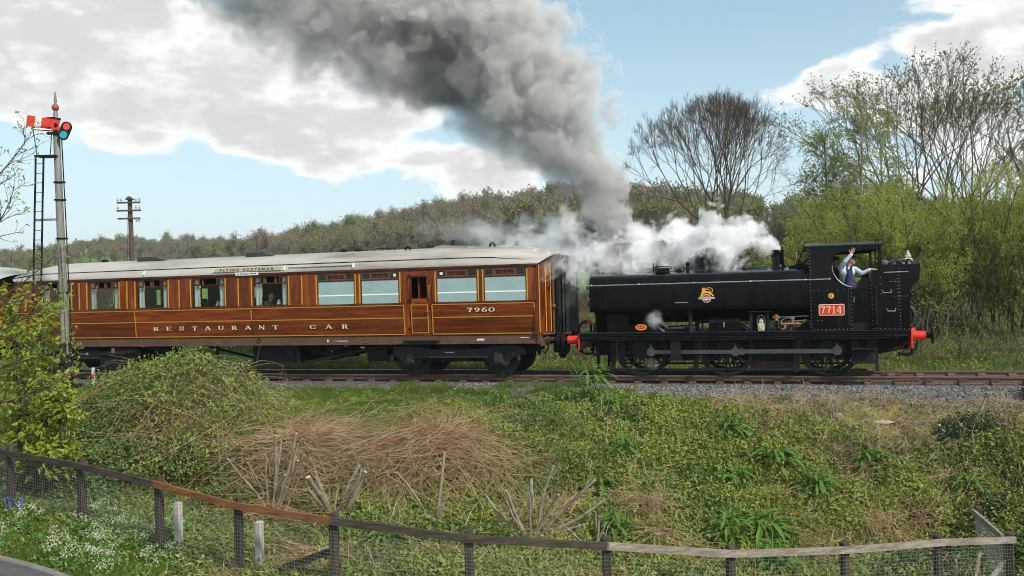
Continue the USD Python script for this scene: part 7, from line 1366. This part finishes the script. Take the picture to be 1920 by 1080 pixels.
stump(3.55, -5.0, [(-1.1, .9, .8, .6), (-.8, 1, 1.0, .55), (-.4, .7, .5, 1.1), (-.1, 1, .7, .7), (.25, 1, .95, .5), (.5, .9, .75, .7), (.9, .8, .85, .6), (1.3, .6, .7, .5)], 'ragged ivy grown stump with thin bare stems on the right', 97, .024)
x, y = region(200, 2.6, 4.6, -6.0, -4.4, lambda x, y: np.hypot(x - 3.6, y + 5.1) < .75 * rng.random(len(x)) ** .4)
put('stump_ivy', [(clump(650, 40, .2, .30, .055, .05), M['leaf_ivy'])], x, y, (.7, 1.3), 'dark ivy wrapped round the ragged stump')
x, y = region(3000, 1.2, 7.5, -11.5, -4.6, lambda x, y: (x - 1.2) * .40 + (-7.2 - y) * .32 + rng.normal(size=len(x)) * .3 > 1.05)
put('ivy', [(clump(660 + k, 42, .22, .25, .058, .052), M['leaf_ivy']) for k in range(3)], x, y, (.7, 1.3), 'glossy dark ivy covering the bank at the right end of the fence')
# corner stones and small things on the bank
def rock(name, lab, x, y, s, mat, cat='stone', seed=3):
    r = np.random.default_rng(seed); m = trimesh.convex.convex_hull(unit(r.normal(size=(30, 3))) * np.array(s)); solo(name, MB().add((m.vertices + [x, y, float(ground(x, y)) + s[2] * .4], m.faces)), mat, lab, cat)
rock('flat_stone', 'flat grey stone lying at the head of the bank', 2.0, -4.75, (.24, .12, .05), M['concrete'])
rock('bank_rock', 'brown rock face showing beneath the ivy at the right edge', 4.75, -9.6, (.55, .5, .75), M['post'], 'rock', 9)
rock('bank_rock', 'grey ballast boulder under the ivy beside the rails at the right', 5.6, -3.4, (.45, .35, .28), M['concrete'], 'rock', 10)
x, y = region(260, 5.0, 7.5, -4.2, -2.2, lambda x, y: np.hypot(x - 6.2, y + 3.1) < .95)
put('ivy_mound', [(clump(670, 46, .26, .42, .06, .055), M['leaf_ivy'])], x, y, (.8, 1.5), 'mound of dark ivy beside the rails at the right edge', .1)
q = bez([onground(2.15, -5.9, .10), onground(2.35, -6.0, .04), onground(2.6, -6.0, .06), onground(2.85, -5.8, .16)], 5); solo('fallen_stick', MB().tube(q, .018, 6), M['pale_bark'], 'curved pale stick lying on the right of the bank', 'stick', smooth=True)
for (x, y, h, n, sd, lab) in [(1.0, -6.4, .95, 24, 98, 'thin dry upright weeds on the right of the bank'), (1.7, -5.8, .8, 16, 99, 'brown dead weed stalks left of the ragged stump'), (-2.2, -9.8, .75, 22, 100, 'straw coloured dead stems left of the low leafy plants'), (1.3, -8.9, .6, 14, 101, 'pale dry twigs above the ivy')]:
    r = np.random.default_rng(sd); t = thing('dead_weed', lab, 'weeds', (x, y, float(ground(x, y)))); st = lines(r, r.normal(size=(n, 3)) * [.22, .15, 0], np.c_[r.normal(size=(n, 2)) * .28, np.ones(n)], h * r.uniform(.5, 1.1, n), 6, .10, 0)
    lv = grow(r, st, np.full(n, .005), [dict(n=5, t=(.3, 1), ang=.6, len=(h * .3, h * .15), wig=.12, up=.03, rf=.7, rmin=.0025, k=4)], 6); b = MB(); [b.add(tubes(P, R, 3)) for P, R in lv]; part('stalks', b, M['cane'] if sd != 98 else M['twig'], t, kind='stuff')
# rough grass beyond the line
x, y = region(9000, -20, 12, 2.6, 9.5, lambda x, y: rng.random(len(x)) < np.clip(1.2 - (y - 2.6) / 9, .2, 1))
put('far_side_grass', [(tuft(680 + k, 16, .22, .10, .010, .5), M['grass'] if k < 3 else M['straw']) for k in range(4)], x, y, (.5, 1.4), 'rough grass on the far side of the track')
x, y = region(1500, -20, 12, 2.6, 7.0, lambda x, y: rng.random(len(x)) < .9, lambda x, y: patch(x, y, 1.0, 61, .46, .6))
put('far_side_weeds', [(clump(690 + k, 40, .26, .26, .07, .05), M['leaf_cover'] if k else M['leaf_plant']) for k in range(3)], x, y, (.7, 1.5), 'low weeds on the far side of the track')

x, y = region(9000, -26, 22, 9, 62, lambda x, y: rng.random(len(x)) < 1.1 - y / 80)
put('meadow_grass', [(tuft(700 + k, 22, .34, .22, .016, .55), M['grass'] if k < 3 else M['straw']) for k in range(4)], x, y, (.6, 1.6), 'long meadow grass rising behind the train', 0, False)
x, y = region(1500, -24, 8, 8, 44, lambda x, y: y > 0, lambda x, y: patch(x, y, 5.0, 71, .46, .60))
put('meadow_scrub', [(sticks(710 + k, 40, 1.0, .010, .25, .9), M['twig']) for k in range(3)], x, y, (.6, 1.5), 'brown scrub scattered over the field behind the train', .1, False)
# ------------------------------------------------------------------ smoke and steam
def loft(levels, sides=20):
    """closed tube through (centre, rx, ry) rings in horizontal planes"""
    v = []; n = len(levels)
    for (cx, cy, cz), rx, ry in levels:
        for k in range(sides):
            a = 2 * math.pi * k / sides
            v.append((cx + rx * math.cos(a), cy + ry * math.sin(a), cz))
    f = []
    for i in range(n - 1):
        for k in range(sides):
            a, b = i * sides + k, i * sides + (k + 1) % sides
            f += [(a, b, b + sides), (a, b + sides, a + sides)]
    v.append(levels[0][0]); v.append(levels[-1][0])
    f += [(n * sides, (k + 1) % sides, k) for k in range(sides)]
    o = (n - 1) * sides
    f += [(n * sides + 1, o + k, o + (k + 1) % sides) for k in range(sides)]
    return trimesh.Trimesh(v, f, process=False)
def thick_volume(g, dens, albedo):
    """dense vapour: the renderer follows one scattering only, so the light that many scatterings would bring back is given by a higher albedo"""
    return g.n('volume_coefficients', 'volume', scatter_coeffs=g.n('vector_math', 'vector', math_type='scale', vector1=albedo, scale=dens), absorption_coeffs=g.n('vector_math', 'vector', math_type='scale', vector1=tuple(1 - q for q in albedo), scale=dens))
PLUME = [(3.2, -4.45, .34), (3.95, -4.62, .52), (4.7, -4.82, .74), (5.35, -5.08, .98), (6.18, -5.85, 1.55), (7.0, -6.56, 2.06), (7.84, -7.25, 2.66), (8.76, -8.5, 3.6), (9.69, -9.7, 4.3), (10.62, -10.76, 4.7), (11.54, -11.7, 4.8), (13.5, -13.6, 5.2), (16.5, -16.2, 5.6)]
def plume_look():
    g = Graph(); z0, z1 = PLUME[0][0], PLUME[-1][0]
    p = g.n('geometry', 'position'); x = g.n('separate_xyz', 'x', vector=p); b = x.split('.')[0]; y, z = b + '.y', b + '.z'
    t = g.mapr(z, z0, z1, 0, 1)
    zz = [(q[0] - z0) / (z1 - z0) for q in PLUME]
    c = g.ramp(t, [(a, (-q[1] / 20, q[2] / 10, 0)) for a, q in zip(zz, PLUME)])
    r = g.n('separate_color', 'r', color=c); gg = r.split('.')[0] + '.g'
    xc = g.m('multiply', r, -20.0); R = g.m('multiply', gg, 10.0)
    dx = g.m('divide', g.m('subtract', x, xc), R); dy = g.m('divide', y, g.m('multiply', R, 0.8))
    rr = g.m('sqrt', g.m('add', g.m('multiply', dx, dx), g.m('multiply', dy, dy)))
    # billows: rounded swellings with creases between them, broken up more on the lee (left) side
    n1 = g.noise(p, 0.42, 2.0, 0.55)
    q = g.n('vector_math', 'vector', math_type='add', vector1=p, vector2=g.n('combine_xyz', 'vector', x=n1, y=n1, z=n1))
    n2 = g.noise(q, 0.80, 4.0, 0.55)
    bil = g.m('absolute', g.m('subtract', n2, 0.5))
    amp = g.mapr(dx, -1.1, 0.6, 3.3, 0.85)
    s = g.m('add', g.m('subtract', 1.08, rr), g.m('multiply', g.m('subtract', n1, 0.5), amp))
    s = g.m('add', s, g.m('multiply', g.m('subtract', bil, 0.10), g.mapr(dx, -0.9, 0.6, 3.0, 2.6)))
    dens = g.m('multiply', g.mapr(s, 0.0, 0.13, 0.0, 1.0, 'smoothstep'), g.mapr(dx, -1.2, 0.3, 0.22, 1.0))
    dens = g.m('multiply', g.m('multiply', dens, g.mapr(z, 3.4, 7.0, 2.6, 1.0)), SMOKE_D)
    vol = thick_volume(g, dens, SMOKE_C)
    return g.build('coal_smoke', volume=vol)
SMOKE_D, SMOKE_C = 1.3, (1.33, 1.28, 1.20)
usdkit.mesh(stage, '/World/smoke_plume', loft([((q[1] - .3 * q[2], 0, q[0]), 1.5 * q[2] + .1, 1.1 * q[2] + .1) for q in PLUME]), plume_look())
tag(stage.GetPrimAtPath('/World/smoke_plume'), 'tall grey coal smoke column rising from the engine chimney', 'smoke', None, 'stuff')
def steam_look(name, dens, axis, scale, seed=0.0, color=(2.5, 2.45, 2.4), k=3.1, soft=.40):
    """white vapour round an axis of (x, z, half height, strength) stations, thickest at the first"""
    g = Graph(); p = g.n('geometry', 'position'); x = g.n('separate_xyz', 'x', vector=p); b = x.split('.')[0]; y, z = b + '.y', b + '.z'
    x0, x1 = axis[0][0], axis[-1][0]; t = g.mapr(x, x0, x1, 0, 1); tt = [(q[0] - x0) / (x1 - x0) for q in axis]
    c = g.ramp(t, [(a, (q[1] / 10, q[2] / 5, q[3])) for a, q in zip(tt, axis)]); r = g.n('separate_color', 'r', color=c); s0 = r.split('.')[0]
    h = g.m('multiply', s0 + '.g', 5.0); dz = g.m('divide', g.m('subtract', z, g.m('multiply', r, 10.0)), h); dy = g.m('divide', y, g.m('maximum', g.m('multiply', h, 1.1), .3))
    rr = g.m('sqrt', g.m('add', g.m('multiply', dz, dz), g.m('multiply', dy, dy)))
    q = g.n('mapping', 'vector', vector=p, location=(seed, seed, 0)); n1 = g.noise(q, scale, 2.0, .55); n2 = g.noise(g.n('vector_math', 'vector', math_type='add', vector1=q, vector2=g.n('combine_xyz', 'vector', x=n1, y=n1, z=n1)), scale * 2.3, 3.0, .58)
    s = g.m('add', g.m('subtract', .92, rr), g.m('multiply', g.m('subtract', n1, .5), k)); s = g.m('add', s, g.m('multiply', g.m('subtract', g.m('absolute', g.m('subtract', n2, .5)), .10), k * .9))
    d = g.m('multiply', g.m('multiply', g.mapr(s, 0, soft, 0, 1, 'smoothstep'), s0 + '.b'), dens)
    return g.build(name, volume=thick_volume(g, d, color))
def vapour_shell(axis, f=1.7, sides=14):
    V, n = [], len(axis)
    for x, z, h, _ in axis:
        for k in range(sides): a = 2 * math.pi * k / sides; V.append((x, max(h * 1.1, .3) * f * math.cos(a), z + h * f * math.sin(a)))
    F = []
    for i in range(n - 1):
        for k in range(sides): a, b = i * sides + k, i * sides + (k + 1) % sides; F += [(a, b, b + sides), (a, b + sides, a + sides)]
    F += [(0, (k + 1) % sides, k) for k in range(1, sides - 1)] + [((n - 1) * sides, (n - 1) * sides + k, (n - 1) * sides + k + 1) for k in range(1, sides - 1)]
    m = trimesh.Trimesh(V, F, process=True); trimesh.repair.fix_normals(m)
    if m.volume < 0: m.invert()
    return m
STEAM = [(.05, 3.38, .12, 1.0), (-.2, 3.56, .40, 1.0), (-.8, 3.70, .62, 1.0), (-1.5, 3.70, .80, 1.0), (-2.4, 3.60, .82, .9), (-3.3, 3.52, .80, .8), (-4.3, 3.46, .86, .72), (-5.3, 3.40, 1.05, .62), (-6.4, 3.60, 1.05, .42), (-7.6, 3.95, .80, .26), (-9.2, 4.25, .60, .10), (-10.6, 4.45, .4, .02)]
usdkit.mesh(stage, '/World/steam_cloud', vapour_shell(STEAM), steam_look('white_steam', 1.75, STEAM, 1.15))
tag(stage.GetPrimAtPath('/World/steam_cloud'), 'white steam trailing back from the safety valve over the boiler', 'steam', None, 'stuff')
def puff_look(name, c, r, dens, sc):
    g = Graph(); p = g.n('geometry', 'position'); v = g.n('vector_math', 'vector', math_type='subtract', vector1=p, vector2=c); v = g.n('vector_math', 'vector', math_type='divide', vector1=v, vector2=r); l = g.n('vector_math', 'value', math_type='length', vector1=v)
    s = g.m('add', g.m('subtract', .85, l), g.m('multiply', g.m('subtract', g.noise(p, sc, 4.0, .6), .5), 2.4)); return g.build(name, volume=thick_volume(g, g.m('multiply', g.mapr(s, 0, .6, 0, 1, 'smoothstep'), dens * .4), (2.3, 2.3, 2.3)))
for i, (c, r, dn, lab) in enumerate([((-3.15, -1.35, 1.52), (.42, .22, .32), 2.6, 'small wisp of steam drifting up beside the red oval plate'), ((-3.3, -1.2, .32), (.26, .2, .22), .45, 'faint wisp of steam by the leading wheel'), ((-8.4, -.2, 4.35), (.55, .3, .55), .9, 'thin curl of steam above the carriage roof near the smoke'), ((-10.2, -.2, 4.25), (.42, .3, .45), .6, 'thin curl of steam above the carriage roof left of the kitchen chimney'), ((-12.4, -.2, 4.2), (.35, .3, .5), .28, 'faintest curl of steam above the middle of the carriage roof')]):
    b = trimesh.creation.icosphere(subdivisions=2); b = trimesh.Trimesh(b.vertices * np.array(r) * 1.5 + c, b.faces); pth = free_path('/World', 'steam_wisp')
    usdkit.mesh(stage, pth, b, puff_look(f'wisp_{i}_vapour', c, r, dn, 3.2 if i < 2 else 2.0)); tag(stage.GetPrimAtPath(pth), lab, 'steam', None, 'stuff')
# ------------------------------------------------------------------ the air between
g = Graph(); hz = g.build('thin_haze', volume=g.n('principled_volume', 'volume', color=(.86, .91, .96), density=.00034, anisotropy=.3))
solo('haze', MB().box(-2000, 2000, -2000, 2000, float(Z.min()) - 1, 56), hz, kind='stuff')
